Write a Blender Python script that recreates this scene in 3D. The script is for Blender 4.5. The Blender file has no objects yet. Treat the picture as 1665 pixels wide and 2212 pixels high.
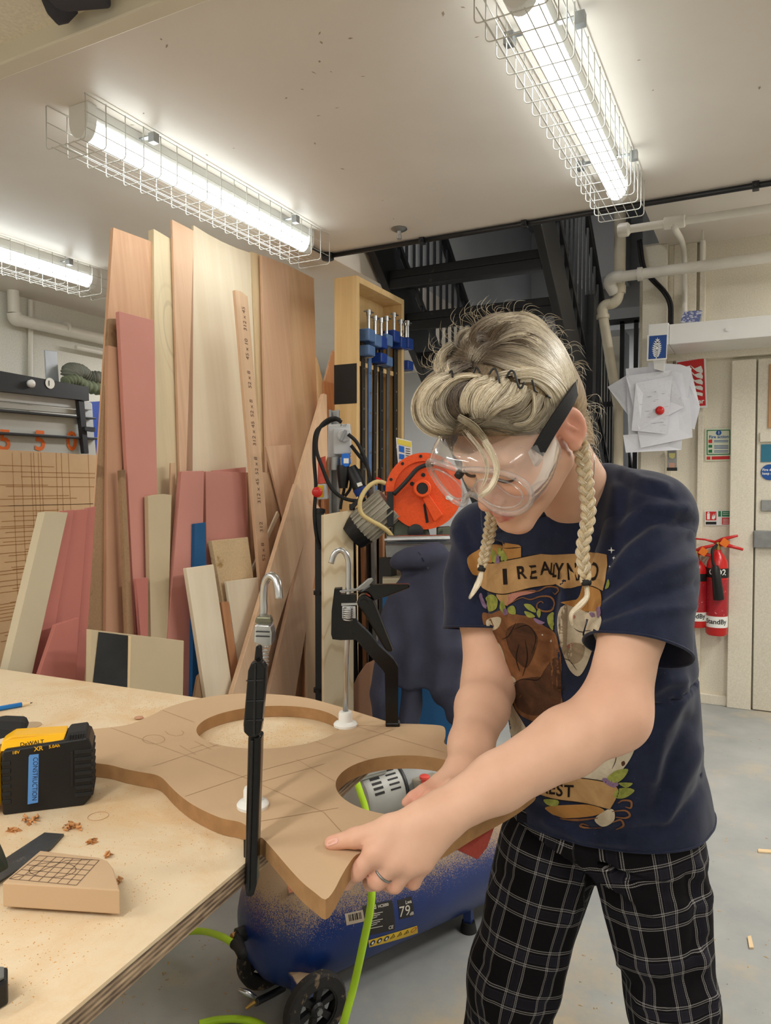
import bpy, bmesh, math, random
import numpy as np
from mathutils import Vector, Matrix, geometry
from mathutils.bvhtree import BVHTree

random.seed(7)
SC = bpy.context.scene
COL = SC.collection

# ---------------------------------------------------------------- camera
FPX, CX, CY = 1604.0, 832.5, 1106.0
YAW, PITCH, CAMH = math.radians(27.0), math.atan(53 / 1604), 1.35
CAM = Vector((0, 0, CAMH))
HEAD = Vector((-math.sin(YAW), math.cos(YAW), 0))
RIGHT = Vector((math.cos(YAW), math.sin(YAW), 0))
ZUP = Vector((0, 0, 1))
FWD = HEAD * math.cos(PITCH) - ZUP * math.sin(PITCH)
UPV = ZUP * math.cos(PITCH) + HEAD * math.sin(PITCH)
cam_d = bpy.data.cameras.new('camera')
cam = bpy.data.objects.new('camera', cam_d)
COL.objects.link(cam)
cam.location = CAM
cam.rotation_euler = (math.pi / 2 - PITCH, 0, YAW)
cam_d.sensor_fit = 'HORIZONTAL'
cam_d.sensor_width = 36
cam_d.lens = FPX / 1665 * 36
cam_d.clip_start = 0.02
SC.camera = cam

# ---------------------------------------------------------------- world, light, exposure
SC.view_settings.view_transform = 'Standard'
SC.view_settings.look = 'None'
SC.view_settings.gamma = 1
SC.view_settings.use_curve_mapping = False
SC.view_settings.exposure = -0.17
W = bpy.data.worlds.new('room_ambient')
SC.world = W
W.use_nodes = True
W.node_tree.nodes['Background'].inputs[0].default_value = (0.9, 0.95, 1, 1)
W.node_tree.nodes['Background'].inputs[1].default_value = 0.3
TUBE_STRENGTH = 12.0
SC.cycles.max_bounces = 8
SC.cycles.diffuse_bounces = 5
SC.cycles.transparent_max_bounces = 16
SC.cycles.transmission_bounces = 8
SC.cycles.use_denoising = True
SC.cycles.sample_clamp_indirect = 4


def area(name, loc, sx, sy, power, rot=(0, 0, 0), col=(1, .97, .92)):
    l = bpy.data.lights.new(name, 'AREA')
    l.shape = 'RECTANGLE'
    l.size, l.size_y = sx, sy
    l.energy = power
    l.color = col
    o = bpy.data.objects.new(name, l)
    o.location = loc
    o.rotation_euler = rot
    COL.objects.link(o)
    return o


# unseen ceiling tubes inferred behind and beside the camera, then added fill lamps
for x_ in (-3.2, -1.85, -0.5, 1.0):
    area('shop_tube', (x_, -0.75, 2.40), 0.16, 1.25, 25)
area('shop_tube', (1.0, 2.2, 2.40), 0.16, 1.25, 40)
area('door_fill', (1.2, 4.2, 2.78), 0.16, 1.25, 58)  # added fill to brighten the cream wall by the door
area('saw_fill', (-2.9, 4.4, 2.40), 0.16, 1.25, 52)  # added behind the sheets to lift the left wall and panel saw
area('far_fill', (-1.6, 6.1, 2.4), 0.16, 1.2, 20, rot=(math.radians(25), 0, 0))  # added fill for the far wall beyond the stairs
area('landing_fill', (-1.4, 3.45, 3.6), 0.9, 0.16, 14)  # added out of view to brighten the stairwell


# ---------------------------------------------------------------- pixel geometry
def ray(px, py):
    return RIGHT * ((px - CX) / FPX) + UPV * ((CY - py) / FPX) + FWD


def P(px, py, D):
    d = ray(px, py)
    return CAM + d * (D / d.dot(HEAD))


def Pz(px, py, z):
    d = ray(px, py)
    return CAM + d * ((z - CAMH) / d.z)


def Px(px, py, x):
    d = ray(px, py)
    return CAM + d * (x / d.x)


def Py(px, py, y):
    d = ray(px, py)
    return CAM + d * (y / d.y)


def Pplane(px, py, p0, n):
    d = ray(px, py)
    return CAM + d * ((p0 - CAM).dot(n) / d.dot(n))


def C(x, d, z):
    return CAM + RIGHT * x + HEAD * d + ZUP * z


# ---------------------------------------------------------------- colour and materials
def lin(r, g=None, b=None):
    if g is None:
        r, g, b = r
    f = lambda c: (c / 255 / 12.92) if c / 255 < .04045 else ((c / 255 + .055) / 1.055) ** 2.4
    return (f(r), f(g), f(b), 1)


class NT:
    def __init__(s, name):
        s.m = bpy.data.materials.new(name)
        s.m.use_nodes = True
        s.t = s.m.node_tree
        s.b = s.t.nodes['Principled BSDF']

    def n(s, typ, **kw):
        nd = s.t.nodes.new(typ)
        for k, v in kw.items():
            if k.startswith('i_'):
                nd.inputs[k[2:].replace('_', ' ')].default_value = v
            else:
                setattr(nd, k, v)
        return nd

    def l(s, a, b):
        s.t.links.new(a, b)

    def coord(s, scale=(1, 1, 1), kind='Object', loc=(0, 0, 0), rot=(0, 0, 0)):
        tc = s.n('ShaderNodeTexCoord')
        mp = s.n('ShaderNodeMapping')
        mp.inputs['Scale'].default_value = scale
        mp.inputs['Location'].default_value = loc
        mp.inputs['Rotation'].default_value = rot
        s.l(tc.outputs[kind], mp.inputs[0])
        return mp.outputs[0]

    def noise(s, vec, scale=5, detail=4, rough=.55, dist=0):
        nd = s.n('ShaderNodeTexNoise')
        nd.inputs['Scale'].default_value = scale
        nd.inputs['Detail'].default_value = detail
        nd.inputs['Roughness'].default_value = rough
        nd.inputs['Distortion'].default_value = dist
        s.l(vec, nd.inputs['Vector'])
        return nd.outputs['Fac']

    def ramp(s, fac, stops):
        r = s.n('ShaderNodeValToRGB')
        e = r.color_ramp.elements
        while len(e) < len(stops):
            e.new(.5)
        for k, (p, c) in enumerate(stops):
            e[k].position = p
            e[k].color = c if len(c) == 4 else (*c, 1)
        s.l(fac, r.inputs[0])
        return r.outputs[0]

    def mix(s, fac, a, b, mode='MIX'):
        m = s.n('ShaderNodeMix', data_type='RGBA', blend_type=mode)
        for sock, v in ((m.inputs[0], fac), (m.inputs[6], a), (m.inputs[7], b)):
            if isinstance(v, (int, float)):
                sock.default_value = v
            elif isinstance(v, tuple):
                sock.default_value = v
            else:
                s.l(v, sock)
        return m.outputs[2]

    def math(s, op, a, b=None):
        m = s.n('ShaderNodeMath', operation=op)
        for k, v in enumerate((a, b)):
            if v is None:
                continue
            if isinstance(v, (int, float)):
                m.inputs[k].default_value = v
            else:
                s.l(v, m.inputs[k])
        return m.outputs[0]

    def bump(s, h, strength=.2, dist=.002):
        b = s.n('ShaderNodeBump')
        b.inputs['Strength'].default_value = strength
        b.inputs['Distance'].default_value = dist
        s.l(h, b.inputs['Height'])
        s.l(b.outputs[0], s.b.inputs['Normal'])

    def color(s, c):
        if isinstance(c, tuple):
            s.b.inputs['Base Color'].default_value = c
        else:
            s.l(c, s.b.inputs['Base Color'])

    def pbr(s, rough=.5, metal=0, spec=.5):
        s.b.inputs['Roughness'].default_value = rough
        s.b.inputs['Metallic'].default_value = metal
        s.b.inputs['Specular IOR Level'].default_value = spec
        return s.m


def mat(name, c, rough=.5, metal=0, var=.12, vs=6, bump=.08, bs=60, spec=.4, kind='Object'):
    t = NT(name)
    v = t.coord(kind=kind)
    if len(c) == 3:
        c = lin(c)
    lo = tuple(x * (1 - var) for x in c[:3]) + (1,)
    hi = tuple(min(1, x * (1 + var)) for x in c[:3]) + (1,)
    t.color(t.ramp(t.noise(v, vs, 5), [(.3, lo), (.7, hi)]))
    if bump:
        t.bump(t.noise(v, bs, 3), bump, .002)
    return t.pbr(rough, metal, spec)


def worn(name, c, c2, amount=.62, rough=.5, scale=9, metal=0, spec=.4, fine=120):
    """paint c with patches of dirt or wear c2"""
    t = NT(name)
    v = t.coord()
    n1 = t.noise(v, scale, 8, .65)
    f = t.ramp(n1, [(amount, (0, 0, 0, 1)), (amount + .06, (1, 1, 1, 1))])
    n2 = t.noise(v, fine, 2)
    base = t.ramp(n2, [(.3, tuple(x * .9 for x in lin(c)[:3])), (.7, tuple(min(1, x * 1.06) for x in lin(c)[:3]))])
    t.color(t.mix(f, base, lin(c2)))
    t.bump(n1, .12, .003)
    return t.pbr(rough, metal, spec)


def wood(name, lo, hi, rough=.6, grain=(34, 34, 1.3), knots=0, fig=.5, scale=1.0, kn=(110, 78, 50)):
    """grain runs along local Z"""
    t = NT(name)
    oi = t.n('ShaderNodeObjectInfo')
    add = t.n('ShaderNodeVectorMath', operation='ADD')
    t.l(t.coord(), add.inputs[0])
    sc = t.n('ShaderNodeVectorMath', operation='SCALE')
    sc.inputs[0].default_value = (3, 7, 11)
    t.l(oi.outputs['Random'], sc.inputs['Scale'])
    t.l(sc.outputs[0], add.inputs[1])
    mp = t.n('ShaderNodeMapping')
    mp.inputs['Scale'].default_value = grain
    t.l(add.outputs[0], mp.inputs[0])
    n1 = t.noise(mp.outputs[0], scale, 6, .6, .3)
    mp2 = t.n('ShaderNodeMapping')
    mp2.inputs['Scale'].default_value = (grain[0] * .2, grain[1] * .2, grain[2] * .5)
    t.l(add.outputs[0], mp2.inputs[0])
    n2 = t.noise(mp2.outputs[0], scale, 3, .5, 1.4)
    f = t.math('ADD', t.math('MULTIPLY', n1, 1 - fig), t.math('MULTIPLY', n2, fig))
    c = t.ramp(f, [(.36, lin(lo)), (.62, lin(hi))])
    if knots:
        vo = t.n('ShaderNodeTexVoronoi')
        vo.inputs['Scale'].default_value = knots
        mp3 = t.n('ShaderNodeMapping')
        mp3.inputs['Scale'].default_value = (.4, 1.3, .5)
        t.l(add.outputs[0], mp3.inputs[0])
        t.l(mp3.outputs[0], vo.inputs['Vector'])
        k = t.ramp(vo.outputs['Distance'], [(.03, (1, 1, 1, 1)), (.1, (0, 0, 0, 1))])
        wv = t.math('SINE', t.math('MULTIPLY', vo.outputs['Distance'], 60.0))
        rg = t.math('MULTIPLY', t.ramp(vo.outputs['Distance'], [(.04, (.5, .5, .5, 1)), (.42, (0, 0, 0, 1))]), t.ramp(wv, [(.5, (0, 0, 0, 1)), (.9, (1, 1, 1, 1))]))
        c = t.mix(rg, c, lin(tuple(x * .72 for x in lo)))
        c = t.mix(k, c, lin(kn))
    t.color(c)
    t.bump(n1, .06, .001)
    return t.pbr(rough, 0, .3)


# ---------------------------------------------------------------- mesh building
class MB:
    def __init__(s):
        s.v, s.f = [], []

    def add(s, vs, fs):
        o = len(s.v)
        s.v += [Vector(v) for v in vs]
        s.f += [tuple(i + o for i in f) for f in fs]
        return s

    def box(s, lo, hi, M=None):
        x0, y0, z0 = lo
        x1, y1, z1 = hi
        vs = [Vector(c) for c in ((x0, y0, z0), (x1, y0, z0), (x1, y1, z0), (x0, y1, z0), (x0, y0, z1), (x1, y0, z1), (x1, y1, z1), (x0, y1, z1))]
        if M is not None:
            vs = [M @ v for v in vs]
        return s.add(vs, [(0, 3, 2, 1), (4, 5, 6, 7), (0, 1, 5, 4), (1, 2, 6, 5), (2, 3, 7, 6), (3, 0, 4, 7)])

    def cyl(s, a, b, r, r2=None, n=16, cap=True):
        return s.tube([a, b], [r, r if r2 is None else r2], n, cap)

    def tube(s, pts, r, n=8, cap=True, closed=False):
        pts = [Vector(p) for p in pts]
        m = len(pts)
        rs = r if isinstance(r, (list, tuple)) else [r] * m
        rings = []
        u = None
        for i, p in enumerate(pts):
            if closed:
                d = pts[(i + 1) % m] - pts[i - 1]
            else:
                d = (pts[min(i + 1, m - 1)] - pts[max(i - 1, 0)])
            if d.length < 1e-9:
                d = Vector((0, 0, 1))
            d.normalize()
            if u is None:
                u = d.orthogonal().normalized()
            else:
                u = (u - d * u.dot(d))
                u = u.normalized() if u.length > 1e-6 else d.orthogonal().normalized()
            w = d.cross(u)
            rings.append([p + (u * math.cos(2 * math.pi * k / n) + w * math.sin(2 * math.pi * k / n)) * rs[i] for k in range(n)])
        vs = [v for rg in rings for v in rg]
        fs = []
        for i in range(m if closed else m - 1):
            j = (i + 1) % m
            for k in range(n):
                fs.append((i * n + k, i * n + (k + 1) % n, j * n + (k + 1) % n, j * n + k))
        if cap and not closed:
            fs.append(tuple(reversed(range(n))))
            fs.append(tuple(range((m - 1) * n, m * n)))
        return s.add(vs, fs)

    def lathe(s, prof, o=(0, 0, 0), ax=(0, 0, 1), n=24, cap=True):
        """prof: [(radius, height)]"""
        ax = Vector(ax).normalized()
        u = ax.orthogonal().normalized()
        w = ax.cross(u)
        o = Vector(o)
        vs = []
        for r, h in prof:
            for k in range(n):
                a = 2 * math.pi * k / n
                vs.append(o + ax * h + (u * math.cos(a) + w * math.sin(a)) * r)
        fs = []
        for i in range(len(prof) - 1):
            for k in range(n):
                fs.append((i * n + k, i * n + (k + 1) % n, (i + 1) * n + (k + 1) % n, (i + 1) * n + k))
        if cap:
            fs.append(tuple(reversed(range(n))))
            fs.append(tuple(range((len(prof) - 1) * n, len(prof) * n)))
        return s.add(vs, fs)

    def prism(s, poly, off, holes=()):
        """poly of 3D points extruded by the vector off; holes: more loops"""
        loops = [[Vector(p) for p in poly]] + [[Vector(p) for p in h] for h in holes]
        off = Vector(off)
        flat = [p for l in loops for p in l]
        n = len(flat)
        if not holes:
            nrm = geometry.normal([p for p in loops[0]]) if len(loops[0]) > 2 else off
            tris = [tuple(range(n))] if False else geometry.tessellate_polygon(loops)
        else:
            tris = geometry.tessellate_polygon(loops)
        vs = flat + [p + off for p in flat]
        fs = []
        for t in tris:
            a, b, c = (flat[i] for i in t)
            if (b - a).cross(c - a).dot(off) > 0:
                t = tuple(reversed(t))
            fs.append(tuple(t))
            fs.append(tuple(i + n for i in reversed(t)))
        o = 0
        for l in loops:
            m = len(l)
            for k in range(m):
                fs.append((o + k, o + (k + 1) % m, o + (k + 1) % m + n, o + k + n))
            o += m
        s.add(vs, fs)
        s.fixn = True
        return s

    def grid(s, rows):
        nr, nc = len(rows), len(rows[0])
        vs = [p for r in rows for p in r]
        fs = [(i * nc + j, i * nc + j + 1, (i + 1) * nc + j + 1, (i + 1) * nc + j) for i in range(nr - 1) for j in range(nc - 1)]
        return s.add(vs, fs)

    def build(s, name, m, parent=None, origin=None, smooth=None, bevel=0, label=None, cat=None, group=None, kind=None, seg=2, fix=True):
        base = Vector(origin) if origin is not None else (wloc(parent) if parent is not None else (sum(s.v, Vector()) / max(1, len(s.v))))
        me = bpy.data.meshes.new(name)
        me.from_pydata([tuple(v - base) for v in s.v], [], s.f)
        if fix:
            bm = bmesh.new()
            bm.from_mesh(me)
            bmesh.ops.recalc_face_normals(bm, faces=bm.faces)
            bm.to_mesh(me)
            bm.free()
        return put(name, me, m, parent, base, smooth, bevel, label, cat, group, kind, seg)


def wloc(o):
    p = Vector(o.location)
    while o.parent is not None:
        o = o.parent
        p = p + Vector(o.location)
    return p


def put(name, me, m, parent=None, base=None, smooth=None, bevel=0, label=None, cat=None, group=None, kind=None, seg=2):
    o = bpy.data.objects.new(name, me)
    COL.objects.link(o)
    if parent is not None:
        o.parent = parent
        o.location = (base - wloc(parent)) if base is not None else (0, 0, 0)
    elif base is not None:
        o.location = base
    if m is not None:
        me.materials.append(m)
    if smooth:
        me.polygons.foreach_set('use_smooth', [True] * len(me.polygons))
        if smooth is not True:
            ang = math.radians(smooth)
            bm = bmesh.new()
            bm.from_mesh(me)
            for e in bm.edges:
                e.smooth = not (len(e.link_faces) == 2 and e.calc_face_angle(0) > ang)
            bm.to_mesh(me)
            bm.free()
    if bevel:
        b = o.modifiers.new('edge_round', 'BEVEL')
        b.width = bevel
        b.segments = seg
        b.limit_method = 'ANGLE'
        b.angle_limit = math.radians(40)
    tag(o, label, cat, group, kind)
    return o


def tag(o, label=None, cat=None, group=None, kind=None):
    if label:
        o['label'] = label
    if cat:
        o['category'] = cat
    if group:
        o['group'] = group
    if kind:
        o['kind'] = kind
    return o


def thing(name, label, cat, loc=(0, 0, 0), group=None):
    o = bpy.data.objects.new(name, None)
    o.empty_display_size = .05
    o.location = loc
    COL.objects.link(o)
    return tag(o, label, cat, group)


def copy_tree(o, loc=None, parent=None):
    c = o.copy()
    COL.objects.link(c)
    if parent is not None:
        c.parent = parent
    if loc is not None:
        c.location = loc
    for ch in list(o.children):
        copy_tree(ch, None, c)
    return c


_txt = {}


def text2d(body, bold=False):
    """flat text outlines as (verts2d, tris), height about 1 (cap .7)"""
    key = (body, bold)
    if key not in _txt:
        cu = bpy.data.curves.new('lettering', 'FONT')
        cu.body = body
        cu.resolution_u = 3
        if bold:
            cu.offset = .02
        o = bpy.data.objects.new('lettering', cu)
        COL.objects.link(o)
        dg = bpy.context.evaluated_depsgraph_get()
        dg.update()
        me = o.evaluated_get(dg).to_mesh()
        me.calc_loop_triangles()
        v = [(p.co.x, p.co.y) for p in me.vertices]
        f = [tuple(t.vertices) for t in me.loop_triangles]
        o.evaluated_get(dg).to_mesh_clear()
        bpy.data.objects.remove(o)
        bpy.data.curves.remove(cu)
        _txt[key] = (v, f)
    return _txt[key]


def text_on(mb, body, o, u, w, size, align='l', bold=False, lift=None, sx=1.0):
    """letters laid in the plane o + u*x + w*y"""
    v, f = text2d(body, bold)
    if not v:
        return mb
    u, w, o = Vector(u).normalized(), Vector(w).normalized(), Vector(o)
    wd = max(p[0] for p in v)
    x0 = {'l': 0, 'c': -wd / 2, 'r': -wd}[align]
    return mb.add([o + u * ((p[0] + x0) * size * sx) + w * (p[1] * size) for p in v], f)


def arc(c, u, w, r, a0, a1, n=12):
    c, u, w = Vector(c), Vector(u), Vector(w)
    return [c + u * (r * math.cos(a0 + (a1 - a0) * k / n)) + w * (r * math.sin(a0 + (a1 - a0) * k / n)) for k in range(n + 1)]


def smooth_path(pts, n=8):
    """Catmull-Rom through pts"""
    pts = [Vector(p) for p in pts]
    q = [pts[0] * 2 - pts[1]] + pts + [pts[-1] * 2 - pts[-2]]
    out = []
    for i in range(1, len(q) - 2):
        for k in range(n):
            t = k / n
            a, b, c, d = q[i - 1], q[i], q[i + 1], q[i + 2]
            out.append(.5 * ((2 * b) + (c - a) * t + (2 * a - 5 * b + 4 * c - d) * t * t + (3 * b - a - 3 * c + d) * t ** 3))
    out.append(pts[-1])
    return out


def col_attr(me, name, vals):
    a = me.attributes.new(name, 'FLOAT_VECTOR', 'POINT')
    a.data.foreach_set('vector', np.asarray(vals, dtype=np.float32).ravel())


# ---------------------------------------------------------------- shared materials
M = {}
M['white_paint'] = mat('white_gloss_paint', (214, 208, 192), .45, var=.05, vs=3)
M['cream_paint'] = worn('cream_worn_paint', (224, 217, 200), (160, 150, 130), .70, .5, 7)
M['white_plastic'] = mat('white_plastic', (226, 226, 224), .35, var=.03, bump=0)
M['cream_pipe'] = mat('cream_painted_pipe', (214, 204, 182), .4, var=.06, vs=9)
M['white_pipe'] = mat('white_painted_pipe', (222, 218, 208), .38, var=.05, vs=9)
M['black_steel'] = mat('black_painted_steel', (20, 22, 26), .45, var=.3, vs=14, spec=.5)
M['black_plastic'] = mat('black_plastic', (22, 22, 24), .4, var=.15, bump=.05)
M['rubber'] = mat('black_rubber', (26, 26, 27), .7, var=.2, bump=.1)
M['steel'] = mat('bright_steel', (190, 192, 194), .28, 1, var=.1, vs=20, bump=.03)
M['dull_steel'] = mat('dull_zinc_steel', (150, 152, 152), .45, 1, var=.15, vs=20)
M['wire'] = mat('pale_coated_wire', (205, 204, 198), .4, 0, var=.05, bump=0)
M['red'] = mat('glossy_red_paint', (196, 28, 26), .3, var=.06, bump=0, spec=.5)
M['ink'] = mat('black_ink', (22, 20, 20), .6, var=.05, bump=0)
M['white_print'] = mat('white_print', (232, 232, 228), .5, var=.02, bump=0)
M['blue_print'] = mat('blue_print', (26, 78, 150), .5, var=.04, bump=0)
M['green_print'] = mat('green_print', (22, 112, 70), .5, var=.04, bump=0)
M['red_print'] = mat('red_print', (196, 36, 38), .5, var=.04, bump=0)
M['grey_plastic'] = mat('pale_grey_plastic', (196, 198, 200), .42, var=.04, bump=.03)
M['mdf'] = mat('raw_fibreboard', (192, 163, 130), .75, var=.06, vs=3, bump=.08, bs=260, spec=.2)
M['mdf_edge'] = mat('cut_fibreboard_edge', (158, 120, 80), .8, var=.16, vs=30, bump=.15, bs=140, spec=.2)

# ================================================================ SETTING
def bx(name, lo, hi, m, label=None, kind='structure', bevel=0, cat=None, parent=None, group=None):
    return MB().box(lo, hi).build(name, m, parent, bevel=bevel, label=label, cat=cat, kind=kind, group=group)


def floor_mat():
    t = NT('painted_concrete_floor')
    v = t.coord()
    big = t.noise(v, 1.3, 6, .6, .5)
    dust = t.noise(v, 5, 9, .7)
    fine = t.noise(v, 160, 3)
    base = t.ramp(t.noise(v, 3, 7, .6), [(.3, lin(146, 149, 149)), (.7, lin(172, 173, 169))])
    f = t.ramp(t.math('ADD', t.math('MULTIPLY', big, .5), t.math('MULTIPLY', dust, .5)), [(.5, (0, 0, 0, 1)), (.66, (.8, .8, .8, 1))])
    c = t.mix(f, base, lin(196, 176, 142))
    sp = t.ramp(t.noise(v, 42, 2), [(.74, (0, 0, 0, 1)), (.77, (1, 1, 1, 1))])
    t.color(t.mix(sp, c, lin(176, 140, 92)))
    t.bump(fine, .06, .002)
    return t.pbr(.42, 0, .4)


def ceil_mat():
    t = NT('scuffed_white_ceiling')
    v = t.coord()
    base = t.ramp(t.noise(v, 1.6, 5), [(.3, lin(214, 206, 196)), (.7, lin(224, 217, 208))])
    t.color(base)
    t.bump(t.noise(v, 9, 5), .05, .004)
    return t.pbr(.42, 0, .35)


M['floor'] = floor_mat()
M['ceiling'] = ceil_mat()
M['wall'] = worn('off_white_wall', (220, 218, 208), (186, 176, 158), .72, .6, 5)
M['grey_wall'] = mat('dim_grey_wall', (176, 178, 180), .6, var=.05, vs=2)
M['dark_pit'] = mat('stairwell_grey_paint', (120, 122, 126), .7, var=.06)  # mid grey of the stairwell ceiling

bx('floor', (-4.1, -2.2, -.1), (2.7, 6.9, 0), M['floor'])
cm = MB()
cm.box((-4.1, -2.2, 2.5), (2.7, 3.18, 2.62))
cm.box((-4.1, 3.18, 2.5), (-1.95, 6.9, 2.62))
cm.build('ceiling', M['ceiling'], kind='structure')
bx('ceiling_upper', (-.6, 3.18, 2.86), (2.7, 5.1, 2.95), M['ceiling'])
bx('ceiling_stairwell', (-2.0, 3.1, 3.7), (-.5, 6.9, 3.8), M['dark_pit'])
bx('wall_left', (-4.11, -2.2, 0), (-4.01, 6.9, 2.55), M['wall'])
bx('wall_front', (-4.1, -2.3, 0), (2.7, -2.2, 2.55), M['wall'])
bx('wall_right', (2.62, -2.2, 0), (2.72, 5.1, 2.95), M['wall'])
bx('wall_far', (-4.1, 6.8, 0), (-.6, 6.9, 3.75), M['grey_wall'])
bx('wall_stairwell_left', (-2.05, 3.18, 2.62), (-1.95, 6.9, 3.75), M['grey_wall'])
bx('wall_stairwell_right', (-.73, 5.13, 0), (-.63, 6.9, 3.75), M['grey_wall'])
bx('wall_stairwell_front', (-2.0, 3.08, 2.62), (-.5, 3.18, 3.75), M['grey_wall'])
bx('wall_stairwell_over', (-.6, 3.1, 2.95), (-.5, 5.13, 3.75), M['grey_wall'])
bx('wall_back', (-.73, 5.03, 0), (2.7, 5.13, 2.9), M['cream_paint'])


def wx(px, y=5.03, py=1000):
    return Py(px, py, y).x


def wz(py, px=1560, y=5.03):
    return Py(px, py, y).z


# boarded face of the back wall: corner post, stiles, recessed panels, head
bx('trim_1', (wx(1388), 4.93, 0), (wx(1440), 5.03, 2.86), M['cream_paint'], bevel=.004)
bx('trim_2', (wx(1440), 4.99, 0), (wx(1452), 5.03, 2.86), M['cream_paint'], bevel=.003)
bx('trim_3', (wx(1507), 4.99, 0), (wx(1519), 5.03, 2.86), M['cream_paint'], bevel=.003)
bx('trim_4', (wx(1578), 4.975, 0), (wx(1630), 5.03, wz(783)), M['cream_paint'], bevel=.004)
bx('trim_5', (wx(1440), 4.95, wz(776)), (2.62, 5.03, wz(752)), M['cream_paint'], bevel=.004)
bx('trim_6', (wx(1452), 4.985, wz(700)), (wx(1500), 5.03, 2.86), M['cream_paint'], bevel=.003)
# beam near the top of the picture and the small bulkheads under the stairs
b0 = Pz(0, 140, 2.44)
bx('trim_7', (-4.0, b0.y - .02, 2.425), (2.6, b0.y + .03, 2.5), M['white_paint'], bevel=.004)
bx('trim_8', (-4.0, b0.y - .4, 2.47), (2.6, b0.y - .02, 2.5), M['cream_paint'])
for k, (a, b, c, d, y) in enumerate(((1240, 1346, 440, 606, 5.5), (1262, 1392, 470, 700, 5.9))):
    p, q = Py(a, d, y), Py(b, c, y)
    bx('trim_%d' % (9 + k), (p.x, y, p.z), (min(q.x, -.64 if k == 0 else -.74), y + .35, max(q.z, 3.3)), M['grey_wall'], bevel=.004)
bx('baseboard_back', (wx(1452), 5.0, 0), (wx(1578), 5.03, .06), M['cream_paint'], bevel=.003)

# scuffs where paint has flaked off the ceiling
sc = MB()
for px, py in [(653, 193), (688, 250), (728, 233), (715, 155), (678, 157), (286, 270), (266, 275), (415, 355), (472, 430), (508, 400), (850, 473), (826, 433), (906, 514), (582, 502), (690, 72), (694, 92), (690, 133), (757, 83), (784, 165), (680, 310), (618, 212), (447, 335), (360, 100), (348, 85), (957, 30), (1000, 16), (1030, 80), (1075, 45), (1380, 130), (1410, 195), (1640, 190), (310, 245), (740, 365), (505, 320), (260, 365)]:
    px, py = px * 1.0, py * 1.0
    p = Pz(px, py, 2.4995)
    a = random.uniform(0, 3.1)
    u = Vector((math.cos(a), math.sin(a), 0)) * random.uniform(.004, .011)
    w = Vector((-math.sin(a), math.cos(a), 0)) * random.uniform(.002, .004)
    sc.add([p - u, p - w, p + u, p + w * .6 + u * .2, p + w - u * .3], [(0, 1, 2, 3, 4)])
sc.build('paint_chips', mat('bare_plaster', (160, 145, 128), .8), fix=False, kind='stuff', label='flaked spots scattered over the white ceiling between the lamps')

# ---------------------------------------------------------------- strip lights in wire guards
t = NT('lit_diffuser')
t.b.inputs['Base Color'].default_value = (1, 1, 1, 1)
t.b.inputs['Emission Color'].default_value = (.93, 1, .99, 1)
t.b.inputs['Emission Strength'].default_value = TUBE_STRENGTH
M['lit'] = t.pbr(.5)
M['lamp_body'] = mat('lamp_body_white', (222, 222, 218), .4, var=.02, bump=0)


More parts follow.
